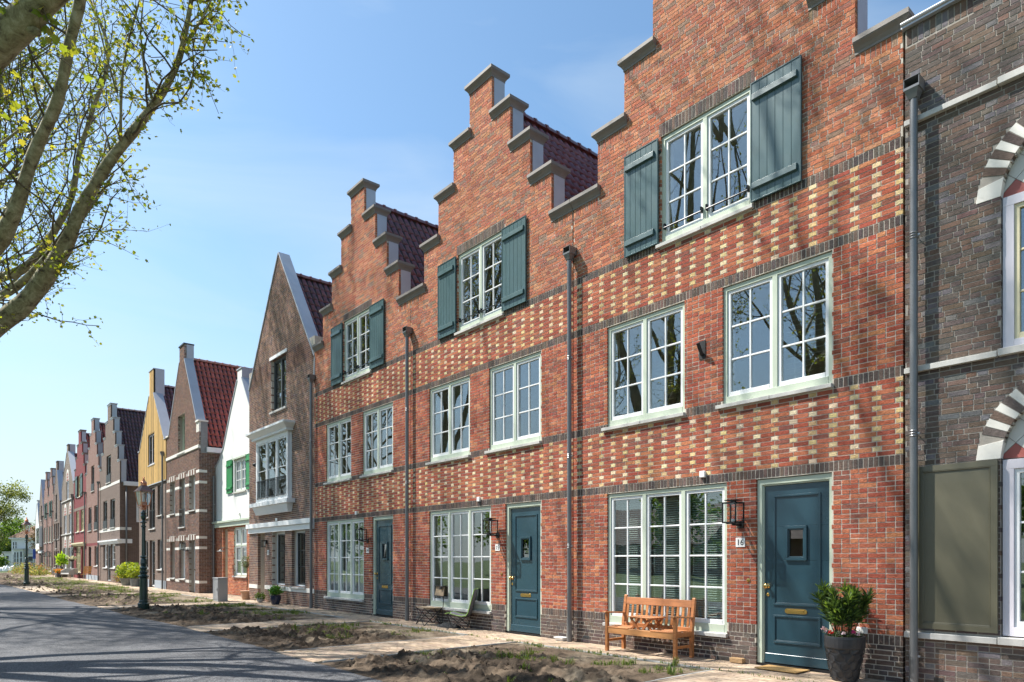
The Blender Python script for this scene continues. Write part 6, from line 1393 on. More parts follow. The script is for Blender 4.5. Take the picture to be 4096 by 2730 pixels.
# ------------------------------------------------------------ oleander in a dark pot
def oleander():
    t = thing('potted_oleander', 'tall dark honeycomb pot with oleander shrub and red and white carnations', 'potted plant', (-3.82, -.36, 0))
    rings = [(.145, 0), (.155, .035), (.178, .14), (.198, .25), (.212, .35), (.222, .41)]; n = 9; m = MB(); V = []; 
    for k, (r, z) in enumerate(rings):
        for i in range(n): a = (i + .5 * (k % 2)) * 2 * math.pi / n; V.append((r * math.cos(a), r * math.sin(a), z))
    F = []
    for k in range(len(rings) - 1):
        for i in range(n):
            a, b = k * n + i, k * n + (i + 1) % n; c, d = (k + 1) * n + i, (k + 1) * n + (i + 1) % n
            F += [[a, b, c], [b, d, c]] if k % 2 == 0 else [[a, b, d], [a, d, c]]
    m.add(V, F); m.lathe([(.222, .405), (.232, .42), (.236, .47), (.238, .53), (.236, .555), (.205, .556), (.2, .50)], (0, 0), 28, cap=False); m.build('pot', 'pot', t)
    # hexagon ribs
    m = MB()
    for k in range(1, 5):
        zc = .045 + (k - .5) * .098; r = np.interp(zc, [a[1] for a in rings], [a[0] for a in rings]) + .004
        for i in range(11):
            a0 = (i + .5 * (k % 2)) * 2 * math.pi / 11; hw_ = math.pi / 11; f = lambda da, dz: ((r + dz * .17) * math.cos(a0 + da), (r + dz * .17) * math.sin(a0 + da), zc + dz)
            m.bar(f(-hw_, -.025), f(0, -.06), .006); m.bar(f(0, -.06), f(hw_, -.025), .006); m.bar(f(hw_, -.025), f(hw_, .03), .006)
    m.build('pot_ribs', 'pot', t)
    m = MB(); m.lathe([(.2, .50), (.02, .515)], (0, 0), 20); m.build('soil', 'fabric_black', t)
    st = MB(); P = []; g = MB()
    for k in range(22):
        a = RNG.uniform(0, 6.28); r = RNG.uniform(.05, .24); h = RNG.uniform(.35, .66); p0 = np.array([.08 * math.cos(a), .08 * math.sin(a), .5]); p1 = p0 + [r * math.cos(a) * .5, r * math.sin(a) * .5, h * .55]; p2 = p0 + [r * math.cos(a), r * math.sin(a), h]
        st.tube([p0, p1, p2], [.007, .005, .003], 5, col=(.12, .1, .05)); nl = int(h * 230)
        for j in range(nl):
            u = RNG.uniform(.25, 1) ** .7; P.append(p0 * (1 - u) ** 2 + 2 * u * (1 - u) * p1 + u * u * p2)
    st.build('stems', 'leaf', t); P = np.array(P)
    quadleaves(g, P, .125, [(.05, .10, .03), (.07, .13, .035), (.10, .18, .04), (.035, .075, .03), (.16, .26, .06)], up=1.1, aspect=.16, fold=.3); g.build('foliage', 'leaf', t, kind='stuff')
    g = MB(); a = RNG.uniform(0, 6.28, 260); r = RNG.uniform(.1, .22, 260); C_ = np.stack([r * np.cos(a), r * np.sin(a), RNG.uniform(.52, .6, 260)], 1); quadleaves(g, C_, .07, [(.08, .14, .08), (.12, .18, .1)], up=.8, aspect=.12); g.build('carnation_leaves', 'leaf', t, kind='stuff')
    for a, r, z, c in ((-1.9, .2, .60, (.55, .01, .01)), (-2.35, .18, .60, (.55, .01, .02)), (-2.8, .22, .60, (.7, .5, .6)), (-1.2, .2, .60, (.75, .6, .68)), (-.7, .22, .62, (.45, .05, .2)), (3.3, .25, .63, (.75, .55, .65)), (2.9, .27, .61, (.72, .62, .66)), (-.4, .22, .6, (.7, .55, .62))):
        g = MB(); c0 = np.array([r * math.cos(a), r * math.sin(a), z]); quadleaves(g, np.tile(c0, (26, 1)) + RNG.normal(0, .005, (26, 3)), .026, [c], up=.4, aspect=.8); g.build('carnation', 'petal', t)
oleander()
def potplant(name, label, loc, pot, potmat, fol, cols, leaf, lsize, n, stem=None, lobed=False, aspect=.6):
    t = thing(name, label, 'potted plant', loc); m = MB(); m.lathe(pot, (0, 0), 24); m.build('pot', potmat, t, smooth=False); (cx, cz, rx, rz) = fol
    p = RNG.normal(0, 1, (n, 3)); p /= np.linalg.norm(p, axis=1)[:, None]; p *= RNG.uniform(.35, 1, (n, 1)) ** .6; p = p * [rx, rx, rz] + [0, 0, cz]
    if stem: m = MB(); m.tube([(0, 0, pot[-1][1] - .03), (.015, .01, cz * .5), (0, 0, cz)], [stem, stem * .9, stem * .7], 7, col=(.2, .16, .1)); m.build('stem', 'twig', t)
    k = MB()
    for q in p[::max(1, n // 40)]: k.tube([(0, 0, cz - rz * .8), tuple(q)], [.006, .002], 4, col=(.14, .12, .07))
    k.build('branches', 'twig', t)
    g = MB(); quadleaves(g, p, lsize, cols, up=.5, aspect=aspect, lobed=lobed); g.build('foliage', 'leaf', t, kind='stuff'); return t
GR = [(.06, .12, .03), (.09, .16, .04), (.12, .2, .05)]
potplant('potted_olive', 'small round headed olive tree in a terracotta pot before the white house', (-26.25, .02, 0), [(.16, 0), (.2, .12), (.215, .24), (.25, .3), (.26, .33), (.24, .335)], 'terracotta', (0, 1.42, .24, .27), [(.10, .13, .07), (.14, .17, .10), (.07, .10, .05)], None, .05, 900, stem=.016, aspect=.3)
potplant('potted_shrub', 'dark blue glazed pot with a bright green bush by the brown house', (-22.5, -.33, 0), [(.11, 0), (.13, .03), (.18, .18), (.185, .3), (.2, .32), (.19, .325)], 'bluepot', (0, .46, .2, .16), [(.07, .2, .03), (.1, .26, .04), (.14, .32, .06)], None, .09, 380)
potplant('small_potted_plant', 'low white pot with trailing weeds between the doorway and blue pot', (-24.05, -.28, 0), [(.05, 0), (.1, .04), (.12, .11), (.1, .17)], 'stone', (0, .2, .2, .14), GR, None, .07, 260)
potplant('tub_shrub', 'galvanised tub of yellow green leafy shrub at the alley corner', (-45.2, -.25, 0), [(.42, 0), (.5, .3), (.55, .42), (.53, .43)], 'galv', (0, .85, .75, .5), [(.22, .30, .04), (.34, .38, .05), (.14, .24, .04)], None, .14, 1500)
potplant('tub_shrub', 'smaller zinc pot of yellow green shrub behind the nearer lamp post', (-43.2, -.35, 0), [(.25, 0), (.28, .4), (.3, .42)], 'galv', (0, .8, .5, .38), [(.22, .30, .04), (.30, .36, .05)], None, .12, 700)
potplant('wall_flowers', 'clump of yellow daffodils and red stems by the alley corner', (-47.6, -.25, 0), [(.05, 0), (.05, .02)], 'dirt', (0, .35, .5, .35), [(.08, .16, .03), (.5, .4, .05), (.2, .07, .04)], None, .22, 260, aspect=.15)
# grey utility cabinet
t = thing('utility_cabinet', 'plain grey steel utility cabinet on the earth before the white house', 'cabinet', (-25.7, -1.12, 0), math.radians(0))
m = MB(); m.box(-.3, .3, -.17, .17, 0, .82); m.build('body', 'cabinet', t, bevel=.008); m = MB(); m.frustum((-.315, .315, -.185, .185), .82, (-.31, .31, -.18, .18), .86); m.build('lid', 'cabinet', t, bevel=.004)
m = MB(); m.box(-.27, .27, -.176, -.17, .08, .78); d = m.build('door', 'cabinet', t); m = MB(); m.box(.2, .23, -.19, -.176, .4, .48); m.build('handle', 'midgrey', d)
# furniture down the street
def lounge(loc, rz, s, label, w=.85):
    t = thing('lounge_chair', label, 'lounge chair', loc, rz); m = MB(); m.box(-w, w, -.38, .3, .3, .42); m.build('seat', 'wicker', t, bevel=.03); n = 9; P = [(-w, -.38), (-w - .06, .0), (-w + .1, .34), (0, .42), (w - .1, .34), (w + .06, .0), (w, -.38)]; m = MB()
    for (a, b), (c, d) in zip(P[:-1], P[1:]): za = .62 if abs(b) > .3 and b < 0 else .8; zb_ = .62 if d < -.3 else .8; m.hexa([(a, b, .3), (c, d, .3), (a * .93, b * .93, .3), (c * .93, d * .93, .3), (a, b, za), (c, d, zb_), (a * .93, b * .93, za), (c * .93, d * .93, zb_)])
    m.build('backrest', 'wicker', t)
    for x in (-w + .1, w - .1):
        for y in (-.3, .3): m = MB(); m.bar((x, y, .3), (x * 1.05, y * 1.1, 0), .04, col=(.25, .16, .09)); m.build('leg', 'teak', t)
lounge((-66.0, -.6, 0), math.radians(12), 1, 'grey wicker two seat sofa before the red painted house')
lounge((-71.9, -.7, 0), math.radians(60), 1, 'grey wicker armchair beside the dark crate table', .38)
m = MB(); m.box(-.6, .6, -.4, .4, .0, .72); [m.box(-.62, .62, -.42 + k * .17, -.27 + k * .17, .72, .75) for k in range(5)]; o = tag(m.build('crate_table', 'roomfloor'), 'dark timber crate table between the wicker seats', 'table'); o.location = (-70.2, -.7, 0)
potplant('table_plant', 'lime green leafy plant standing on the crate table', (-70.6, -.6, .75), [(.1, 0), (.12, .15)], 'galv', (0, .75, .45, .5), [(.22, .4, .03), (.3, .45, .04)], None, .3, 160)
potplant('orange_flowers', 'orange flowers in a low pot between crate table and sofa', (-68.9, -1.0, 0), [(.2, 0), (.25, .3)], 'bluepot', (0, .55, .4, .18), [(.55, .15, .02), (.6, .25, .03), (.1, .16, .04)], None, .12, 260)
t = thing('wooden_chair', 'orange slatted wooden armchair with black metal frame by the pink house', 'chair', (-58.6, -.55, 0), math.radians(60)); m = MB()
for s in (-1, 1): m.tube([(s * .3, -.3, 0), (s * .3, -.28, .62), (s * .3, .1, .66), (s * .3, .22, .6)], .015, 6); m.tube([(s * .3, .3, 0), (s * .3, .1, .4), (s * .3, -.28, .42)], .015, 6)
m.build('frame', 'black', t)
for k in range(6): m = MB(); m.hexa([(-.27, -.27 + k * .08, .42), (.27, -.27 + k * .08, .42), (-.27, -.21 + k * .08, .42), (.27, -.21 + k * .08, .42), (-.27, -.27 + k * .08, .445), (.27, -.27 + k * .08, .445), (-.27, -.21 + k * .08, .445), (.27, -.21 + k * .08, .445)], (.55, .28, .08)); m.build('seat_slat', 'teak', t)
for k in range(6): z = .5 + k * .09; y = .2 + k * .035; m = MB(); m.box(-.27, .27, y, y + .02, z, z + .07, (.6, .3, .08)); m.build('back_slat', 'teak', t)
t = thing('orange_chair', 'small bright orange chair among the flower bed far down the row', 'chair', (-82.5, -1.2, 0), .5); m = MB(); m.box(-.25, .25, -.25, .25, .42, .47, (.6, .22, .02)); m.box(-.25, .25, .2, .25, .47, .95, (.6, .22, .02)); m.build('shell', 'teak', t)
for x in (-.2, .2):
    for y in (-.2, .2): m = MB(); m.tube([(x, y, 0), (x, y, .42)], .015, 6); m.build('leg', 'galv', t)
t = thing('hanging_basket', 'hanging basket of white flowers beside the red house door', 'hanging basket', (-65.3, -.55, 1.35)); m = MB(); m.lathe([(.08, 0), (.2, .12), (.22, .2)], (0, 0), 14); [m.tube([(.2 * math.cos(a), .2 * math.sin(a), .2), (0, .0, .95)], .006, 4) for a in (0, 2.1, 4.2)]; m.tube([(0, 0, .95), (0, .55, .95)], .012, 5); m.build('basket', 'black', t)
g = MB(); p = RNG.normal(0, 1, (320, 3)) * [.16, .16, .08] + [0, 0, .28]; quadleaves(g, p, .09, [(.7, .7, .62), (.75, .72, .6), (.12, .18, .05)], up=.6, aspect=.8); g.build('flowers', 'petal', t, kind='stuff')
wall_lamp(0, 0, (-65.3, 0, 2.35), 'large black box lantern above the hanging basket on the red house', 'black lanterns on the brown houses', s=1.7)
# raised flower bed far down the street
n = 5200; x = RNG.uniform(-97, -76.5, n); y = RNG.normal(-1.6, .5, n); z = RNG.gamma(2.2, .16, n).clip(.02, 1.1); g = MB(); quadleaves(g, np.stack([x, y, z], 1), .17, [(.16, .2, .07), (.22, .25, .10), (.12, .16, .06), (.24, .13, .10), (.28, .26, .14)], up=.6); g.build('flower_bed', 'leaf', kind='stuff')
# white rubble bags, one by one
for k in range(9):
    blob('rubble_bag', 'plastic_white', (-114.5 + k * .25 + RNG.uniform(-.2, .2), -3.0 + k * .27, 0), (.28 + RNG.uniform(-.05, .08), .3, .55 + RNG.uniform(-.1, .15)), 'crumpled white rubble bag in the row before the white villa', 'bag', 100 + k, RNG.uniform(0, 3), group='white rubble bags before the villa')
# blue banner pole
t = thing('banner_pole', 'thin blue banner on a slender pole before the far stepped houses', 'banner', (-84.6, -1.3, 0)); m = MB(); m.tube([(0, 0, 0), (0, 0, 2.6)], .03, 6); m.build('pole', 'pipe', t); m = MB(); m.box(-.04, .04, -.12, .12, 1.6, 2.6); m.build('banner', plain('blue_banner', (.02, .08, .4), .6), t)
# ------------------------------------------------------------ villa at the street end
def villa():
    t = thing('white_villa', 'old white rendered villa with mossy hipped roof and bays at the street end', 'villa', (-123.7, -.5, 0), math.radians(49.8)); wm = 'plaster'
    m = MB(); m.box(0, 9, 0, 8, 0, 4.55); m.build('wall', wm, t); m = MB(); m.box(-.25, 9.2, -.25, 8.3, 4.55, 4.75); m.build('cornice', wm, t)
    m = MB(); m.frustum((-.3, 9.3, -.3, 8.3), 4.75, (2.6, 6.6, 3.4, 4.6), 7.4); m.build('roof', plain('old_mossy_tile', (.15, .085, .05), .9, var=.5, vscale=2.2, bump=.05, bscale=4), t)
    m = MB(); m.box(2.2, 2.8, 3.2, 3.8, 6.4, 7.7); [m.box(2.25 + k * .3, 2.38 + k * .3, 3.4, 3.5, 7.7, 8.1) for k in range(2)]; m.build('chimney', 'far_pink', t)
    def wn(x0, x1, z0, z1, y):
        f = MB(); f.box(x0 - .06, x1 + .06, y - .03, y + .02, z0 - .06, z1 + .06); f = f.build('window', 'white', t); g = MB(); g.box(x0, x1, y - .04, y - .03, z0, z1); g.build('pane', 'darkframe', f); g = MB(); g.box(x0, x1, y - .05, y - .04, (z0 + z1) / 2 - .03, (z0 + z1) / 2 + .03); g.build('glazing_bar', 'white', f)
    wn(.25, .42, 3.0, 4.1, 0); wn(.6, .77, 3.0, 4.1, 0); wn(.25, .42, .8, 2.3, 0)
    m = MB(); m.box(.95, 2.3, -.9, 0, 0, 2.95); b = m.build('bay', wm, t); m = MB(); m.box(.8, 2.5, -1.1, 0, 2.95, 3.15); m.build('bay_cornice', 'stone', b)
    wn(1.1, 1.3, .9, 2.6, -.9); wn(1.5, 1.7, .9, 2.6, -.9); wn(1.95, 2.2, .9, 2.7, -.9)
    m = MB(); m.box(2.4, 6, -.5, 0, 0, 2.3); b = m.build('bay', wm, t); m = MB(); m.box(2.3, 6.1, -.65, 0, 2.3, 2.5); m.build('bay_cornice', 'stone', b); wn(2.85, 3.5, .6, 2.0, -.5)
    m = MB(); m.box(-1.3, 0, .3, 4, 0, 2.55); w = m.build('side_wing', wm, t); m = MB(); m.box(-1.45, 0, .1, 4.2, 2.55, 2.72); m.build('wing_cornice', 'stone', w); wn(-1.0, -.6, .9, 2.1, .3)
villa()
t = thing('site_fence', 'temporary wire mesh fence standing before the white villa', 'fence', (-121.5, -4.8, 0), math.radians(49.8)); 
for k in range(3):
    m = MB(); x0 = k * 3.5; m.tube([(x0, 0, 0), (x0, 0, 1.15)], .03, 6); m.tube([(x0 + 3.4, 0, 0), (x0 + 3.4, 0, 1.15)], .03, 6); m.tube([(x0, 0, 1.15), (x0 + 3.4, 0, 1.15)], .03, 6); m.tube([(x0, 0, .2), (x0 + 3.4, 0, .2)], .03, 6)
    for j in range(1, 14): m.tube([(x0 + j * .25, 0, .2), (x0 + j * .25, 0, 1.15)], .008, 3)
    m.build('fence_panel', 'galv', t)
# ------------------------------------------------------------ trees
def limb_path(P): P = np.array(P, float); return P[:, :3], P[:, 3]
def resample(P, R, step):
    d = np.r_[0, np.cumsum(np.linalg.norm(np.diff(P, axis=0), axis=1))]; n = max(3, int(d[-1] / step)); s = np.linspace(0, d[-1], n); Q = np.stack([np.interp(s, d, P[:, i]) for i in range(3)], 1)
    for _ in range(2): Q[1:-1] = (Q[:-2] + 2 * Q[1:-1] + Q[2:]) / 4
    Rr = np.interp(s, d, R); return Q, Rr * (1 + .06 * np.sin(s * 9 + Q[:, 0]))
class Grow:
    def __init__(s, seed): s.r = np.random.default_rng(seed); s.seg = {0: [], 1: [], 2: [], 3: []}; s.tips = []
    def shoot(s, p, d, L, r0, lev, up=.25, wob=.22, kids=None, spread=.9):
        n = max(4, int(L / (.5 if lev < 2 else .22))); st = L / n; P = [np.array(p, float)]; d = np.array(d, float); d /= np.linalg.norm(d)
        for i in range(n):
            d = d + s.r.normal(0, wob, 3) * (.6 if lev < 2 else 1) + np.array([0, 0, up * .25]); d /= np.linalg.norm(d); P.append(P[-1] + d * st)
        P = np.array(P); R = np.linspace(r0, r0 * .35, n + 1); s.seg[min(lev, 3)].append((P, R))
        if lev >= 3: s.tips.append(P[1:]); return
        s.sprout(P, R, L, lev, kids, up, wob, spread)
        if lev == 2: s.tips.append(P[n // 2:])
    def sprout(s, P, R, L, lev, kids, up, wob, spread=.9, bias=None, t0=.25):
        k = kids[lev] if kids else (5, 5, 5)[lev]
        for j in range(k):
            t = t0 + (1 - t0) * (j + s.r.random()) / k; i = min(len(P) - 2, int(t * (len(P) - 1))); T = P[i + 1] - P[i]; T /= np.linalg.norm(T) + 1e-9; q = s.r.normal(0, 1, 3); q -= q @ T * T; q /= np.linalg.norm(q)
            dd = T * (1 - spread * .45) + q * spread
            if bias is not None: dd = dd + np.array(bias)
            s.shoot(P[i], dd, L * s.r.uniform(.35, .6) * (1.1 - .4 * t), R[i] * .55, lev + 1, up, wob, kids, spread)
    def build(s, tree, bark='bark', twig='twig', leafn=1, lsize=.09, cols=None, lobed=False, sides=(12, 8, 5, 3), name='foliage', cut=None):
        for lev, nm in ((0, 'limb'), (1, 'branch')):
            for P, R in s.seg[lev]:
                m = MB(); Q, Rr = resample(P, R, .18 if lev == 0 else .3); m.tube(Q, Rr, sides[lev], cap=True); m.build(nm, bark, tree, smooth=True)
        m = MB()
        for lev in (2, 3):
            for P, R in s.seg[lev]: m.tube(P, R, sides[lev], cap=False)
        if m.n: m.build('twigs', twig, tree, smooth=True, kind='stuff')
        if s.tips and leafn > 0:
            T = np.concatenate(s.tips); T = T[s.r.random(len(T)) < min(1, leafn)] if leafn < 1 else np.repeat(T, int(leafn), 0); T = T + s.r.normal(0, .035, T.shape)
            g = MB(); quadleaves(g, T, lsize, cols, up=-.15, aspect=.8, lobed=lobed, fold=.2, tint=.25); g.build(name, 'leaf', tree, kind='stuff')
SPRING = [(.25, .30, .04), (.32, .35, .05), (.18, .24, .035), (.36, .35, .07), (.14, .20, .03)]
def trunk(tree, x, y, r, h, lean=(0, 0)):
    m = MB(); z = np.linspace(-.1, h, 12); P = np.stack([x + lean[0] * np.abs(z / h) ** 1.5, y + lean[1] * np.abs(z / h) ** 1.5, z], 1); R = r * (1 - .35 * z / h) + .25 * r * np.exp(-z * 3); m.tube(P, R, 18); m.build('trunk', 'bark', tree, smooth=True); return P[-1]
# the near plane tree whose limbs lean in over the street
A = [(-13.61, -8.38, 5.1, 0.17), (-13.36, -8.23, 5.22, 0.16), (-13.01, -7.95, 5.45, 0.142), (-12.72, -7.76, 5.75, 0.133), (-12.44, -7.57, 6.11, 0.122), (-12.2, -7.43, 6.42, 0.101), (-12.05, -7.4, 6.64, 0.09), (-11.77, -7.22, 7.01, 0.08), (-11.48, -7.02, 7.43, 0.073), (-11.21, -6.84, 7.66, 0.069), (-10.92, -6.65, 7.97, 0.062), (-10.68, -6.51, 8.19, 0.052), (-10.48, -6.41, 8.4, 0.043), (-10.3, -6.35, 8.66, 0.039), (-10.16, -6.33, 8.92, 0.033), (-10.02, -6.31, 9.2, 0.028), (-9.88, -6.29, 9.57, 0.026), (-9.6, -6.0, 10.6, .02), (-9.5, -5.6, 11.8, .012)]
B = [(-12.6, -8.42, 5.98, 0.134), (-12.34, -8.29, 6.12, 0.125), (-12.11, -8.18, 6.32, 0.105), (-11.87, -8.07, 6.69, 0.085), (-11.64, -7.96, 7.17, 0.078), (-11.37, -7.82, 7.53, 0.075), (-11.13, -7.7, 7.78, 0.071), (-10.96, -7.67, 8.12, 0.067), (-10.78, -7.62, 8.5, 0.068), (-10.57, -7.55, 8.73, 0.067), (-10.42, -7.53, 8.98, 0.06), (-10.27, -7.52, 9.27, 0.053), (-10.0, -7.4, 10.6, .04), (-10.0, -7.0, 12.5, .02)]
D = [(-16.33, -8.19, 6.86, 0.092), (-16.03, -7.94, 6.87, 0.086), (-15.73, -7.7, 6.98, 0.077), (-15.43, -7.46, 7.31, 0.069), (-15.17, -7.26, 7.72, 0.06), (-14.92, -7.07, 8.16, 0.052), (-14.79, -7.03, 8.52, 0.048), (-14.66, -6.98, 9.07, 0.043), (-14.46, -6.86, 9.42, 0.039), (-14.35, -6.84, 9.69, 0.035), (-14.13, -6.69, 10.03, 0.033), (-13.97, -6.62, 10.52, 0.031), (-13.94, -6.69, 10.89, 0.027), (-13.95, -6.81, 11.1, 0.023), (-14.0, -6.98, 11.42, 0.021), (-14, -6.9, 13, .012)]
D2 = [(-15.7, -8.22, 6.24, 0.079), (-15.29, -7.93, 6.38, 0.07), (-14.91, -7.67, 6.64, 0.062), (-14.56, -7.45, 6.94, 0.054), (-14.24, -7.27, 7.26, 0.045), (-13.9, -6.9, 7.7, .03), (-13.7, -6.6, 8.3, .015)]
E_ = [(-11.23, -6.95, 7.58, 0.024), (-11.15, -6.93, 7.85, 0.02), (-11.16, -7.0, 8.22, 0.019), (-11.04, -6.93, 8.44, 0.017), (-11.0, -6.95, 8.77, 0.015), (-10.95, -6.96, 8.93, 0.014), (-10.78, -6.82, 9.14, 0.014), (-10.7, -6.79, 9.37, 0.012), (-10.6, -6.7, 10.1, .008)]
E2 = [(-11.14, -7.01, 8.21, 0.017), (-11.24, -7.08, 8.44, 0.014), (-11.31, -7.13, 8.83, 0.012), (-11.42, -7.22, 9.29, 0.011), (-11.49, -7.26, 9.62, 0.009)]
F_ = [(-10.81, -6.62, 8.09, 0.022), (-10.82, -6.67, 8.25, 0.015), (-10.86, -6.77, 8.56, 0.014), (-10.87, -6.84, 8.78, 0.015), (-10.83, -6.85, 8.97, 0.012), (-10.74, -6.78, 9.13, 0.011), (-10.68, -6.77, 9.37, 0.009)]
G_ = [(-15.02, -8.19, 8.73, 0.023), (-14.67, -7.97, 8.92, 0.021), (-14.35, -7.78, 8.99, 0.019), (-13.99, -7.54, 9.17, 0.015), (-13.82, -7.55, 9.34, 0.009)]
K = [(-10.21, -6.37, 8.59, 0.013), (-10.03, -6.25, 8.49, 0.01), (-9.88, -6.18, 8.52, 0.009), (-9.69, -6.07, 8.44, 0.006)]
K2 = [(-10.17, -6.32, 8.72, 0.024), (-10.01, -6.2, 8.92, 0.021), (-9.87, -6.11, 8.94, 0.013), (-9.75, -6.05, 9.14, 0.01), (-9.69, -6.07, 9.3, 0.007)]
def near_plane():
    t = thing('plane_tree', 'mottled plane tree leaning long limbs over the street, sparse yellow green leaves', 'tree', (0, 0, 0)); top = trunk(t, -15.6, -11.8, .36, 3.6, (.3, .5)); g = Grow(5); tp = (*top, .3)
    main = []
    for L, pre in ((A, [tp, (-14.6, -10.0, 4.4, .22)]), (B, [tp, (-14.0, -9.7, 4.9, .2), (-13.1, -8.8, 5.6, .16)]), (D, [tp, (-16.3, -10.0, 5.6, .15)])):
        P, R = limb_path(pre + L); g.seg[0].append((P, R)); main.append((P[len(pre):], R[len(pre):]))
    P, R = limb_path([(-16.3, -10.0, 5.6, .12)] + D2); g.seg[0].append((P, R)); main.append((P[1:], R[1:]))
    bias = (-.35, -.45, .45)
    for (P, R), k, L in zip(main, (24, 13, 24, 10), (2.1, 2.0, 2.2, 1.8)):
        for j in range(k):
            i = int((j + g.r.random()) / k * (len(P) - 1)); T = P[min(i + 1, len(P) - 1)] - P[max(0, i - 1)]; T = T / np.linalg.norm(T); q = g.r.normal(0, 1, 3); q -= q @ T * T; q /= np.linalg.norm(q)
            g.shoot(P[i], T * .5 + q * .6 + np.array(bias) * .8, L * g.r.uniform(.5, 1.1), min(R[i] * .35, .018), 2, .3, .25, (0, 0, 6), .95)
    # small twigs on the outer side of the long limb
    for j in range(15):
        P, R = main[0]; i = int(1 + j * (len(P) - 4) / 15); g.shoot(P[i], (.5, .45, g.r.uniform(-.35, .35)), g.r.uniform(.35, .95), .009, 2, .15, .3, (0, 0, 5), .9)
    for L in (E_, E2, F_, G_, K, K2):
        P, R = limb_path(L); g.seg[1].append((P, R)); g.sprout(P, R, .9 if L in (K, K2) else 1.5, 2, (0, 0, 11), .3, .25, .9, None, .1)
    # crown above the frame, over the street
    for P, R in main[:3]:
        for j in range(2): g.shoot(P[-1], (g.r.normal(-.3, .4), .2 + g.r.normal(0, .35), 1.1), 7, .06, 0, .3, .08, (5, 4, 4), .85)
    for j in range(3):
        a = j * 2.1 + .5; g.shoot(top, (math.cos(a) * .5 - .1, math.sin(a) * .4 + .25, 1.5), 17, .17, 0, .4, .05, (7, 4, 4), .8)
    g.build(t, leafn=2, lsize=.06, cols=SPRING, lobed=True); return g
near_plane()
def thick_limb():
    t = thing('plane_tree', 'nearest plane tree with thick flaking limb crossing the sky corner', 'tree', (0, 0, 0)); top = trunk(t, -9.6, -12.6, .38, 3.8, (.1, .3)); g = Grow(9)
    L = [(*top, .28), (-9.2, -10.4, 5.2, .22), (-8.82, -8.98, 6.2, .19), (-8.46, -8.51, 6.62, 0.165), (-8.18, -8.36, 6.75, 0.135), (-7.9, -8.21, 6.86, 0.122), (-7.58, -8.03, 6.98, 0.105), (-7.28, -7.86, 7.15, 0.09), (-6.6, -7.2, 8.2, .07), (-6.0, -6.6, 9.6, .05), (-5.6, -6.2, 11.2, .03)]
    P, R = limb_path(L); g.seg[0].append((P, R)); g.seg[1].append((np.array([(-8.18, -8.36, 6.72), (-8.08, -8.28, 6.64), (-8.02, -8.24, 6.61)]), np.array([.06, .045, .036])))
    for j in range(9): i = 3 + j % 5; g.shoot(P[i], (g.r.normal(-.3, .5), g.r.normal(-.1, .4), g.r.normal(-.1, .45)), g.r.uniform(.4, .9), .007, 2, .1, .28, (0, 0, 4), .9)
    for j in range(5): i = 8 + j % 3; g.shoot(P[i], (g.r.normal(0, .6), .3 + g.r.normal(0, .4), .8), 2.8, .03, 1, .3, .2, (0, 5, 5), .9)
    for j in range(4): a = j * 1.7; g.shoot(top, (math.cos(a) * .5, math.sin(a) * .5, 1.2), 9, .16, 0, .4, .08, (6, 5, 5), .85)
    g.build(t, leafn=.8, lsize=.09, cols=SPRING, lobed=True)
thick_limb()
def crown_tree(x, y, h0, L, label, seed, kids=(8, 7, 7), n=5, leafn=.7, r=.32, lsize=.13, lean=(0, .6), sp=.6, cols=SPRING):
    t = thing('plane_tree', label, 'tree', (0, 0, 0), 0, 'plane trees along the road'); top = trunk(t, x, y, r, h0, (0, .2)); g = Grow(seed)
    for j in range(n): a = j * 2 * math.pi / n + seed; g.shoot(top, (math.cos(a) * sp + lean[0], math.sin(a) * sp + lean[1], 1.25), L * g.r.uniform(.8, 1.1), r * .5, 0, .35, .07, kids, .8)
    g.build(t, leafn=leafn, lsize=lsize, cols=cols, sides=(10, 6, 4, 3))
crown_tree(-30.5, -11.2, 5.0, 18, 'second plane tree beyond the leaning one, fine twiggy crown', 21, kids=(12, 9, 9), n=8, lsize=.11, lean=(.25, .2), sp=.7)
crown_tree(-44, -15.2, 4.5, 17, 'third roadside plane tree beyond the frame edge', 33, kids=(12, 7, 5), n=7, leafn=.5)
crown_tree(-60, -15.8, 4.5, 16, 'fourth roadside plane tree, farther along the road', 44, kids=(11, 7, 5), n=7, leafn=.5)
crown_tree(2, -15.5, 4.5, 11, 'plane tree behind the viewpoint reflected in the panes', 55, kids=(8, 6, 6))
crown_tree(-13, -24, 4.5, 10, 'plane tree across the verge reflected in the panes', 66, kids=(8, 6, 6), lean=(0, 0))
# leafy trees at the end of the street
def cloud_tree(name, label, loc, H_, R_, n, size, cols, group=None, squash=1.0, lean=0):
    t = thing(name, label, 'tree', loc, 0, group); m = MB(); m.tube([(0, 0, -.1), (0, 0, H_ * .35), (lean * .3, 0, H_ * .7)], [R_ * .06, R_ * .045, R_ * .02], 8); m.build('trunk', 'twig', t)
    K_ = 46; c = RNG.normal(0, 1, (K_, 3)); c /= np.linalg.norm(c, axis=1)[:, None]; c *= RNG.uniform(.35, .95, (K_, 1)); c = c * [R_, R_, (H_ * .44)] + [lean, 0, H_ * .56]; s = RNG.uniform(.16, .34, K_) * R_
    m = MB()
    for q in c[::2]: m.tube([(0, 0, H_ * .25), tuple((q + [0, 0, H_ * .3]) / 2), tuple(q)], [R_ * .03, R_ * .015, .02], 4, cap=False)
    m.build('limbs', 'twig', t)
    i = RNG.integers(0, K_, n); d = RNG.normal(0, 1, (n, 3)); d /= np.linalg.norm(d, axis=1)[:, None]; p = c[i] + d * s[i][:, None] * RNG.uniform(.3, 1.1, (n, 1)) * [1, 1, squash]
    g = MB(); quadleaves(g, p, size, cols, up=0, aspect=.8, tint=.3); g.build('crown', 'leaf', t, kind='stuff')
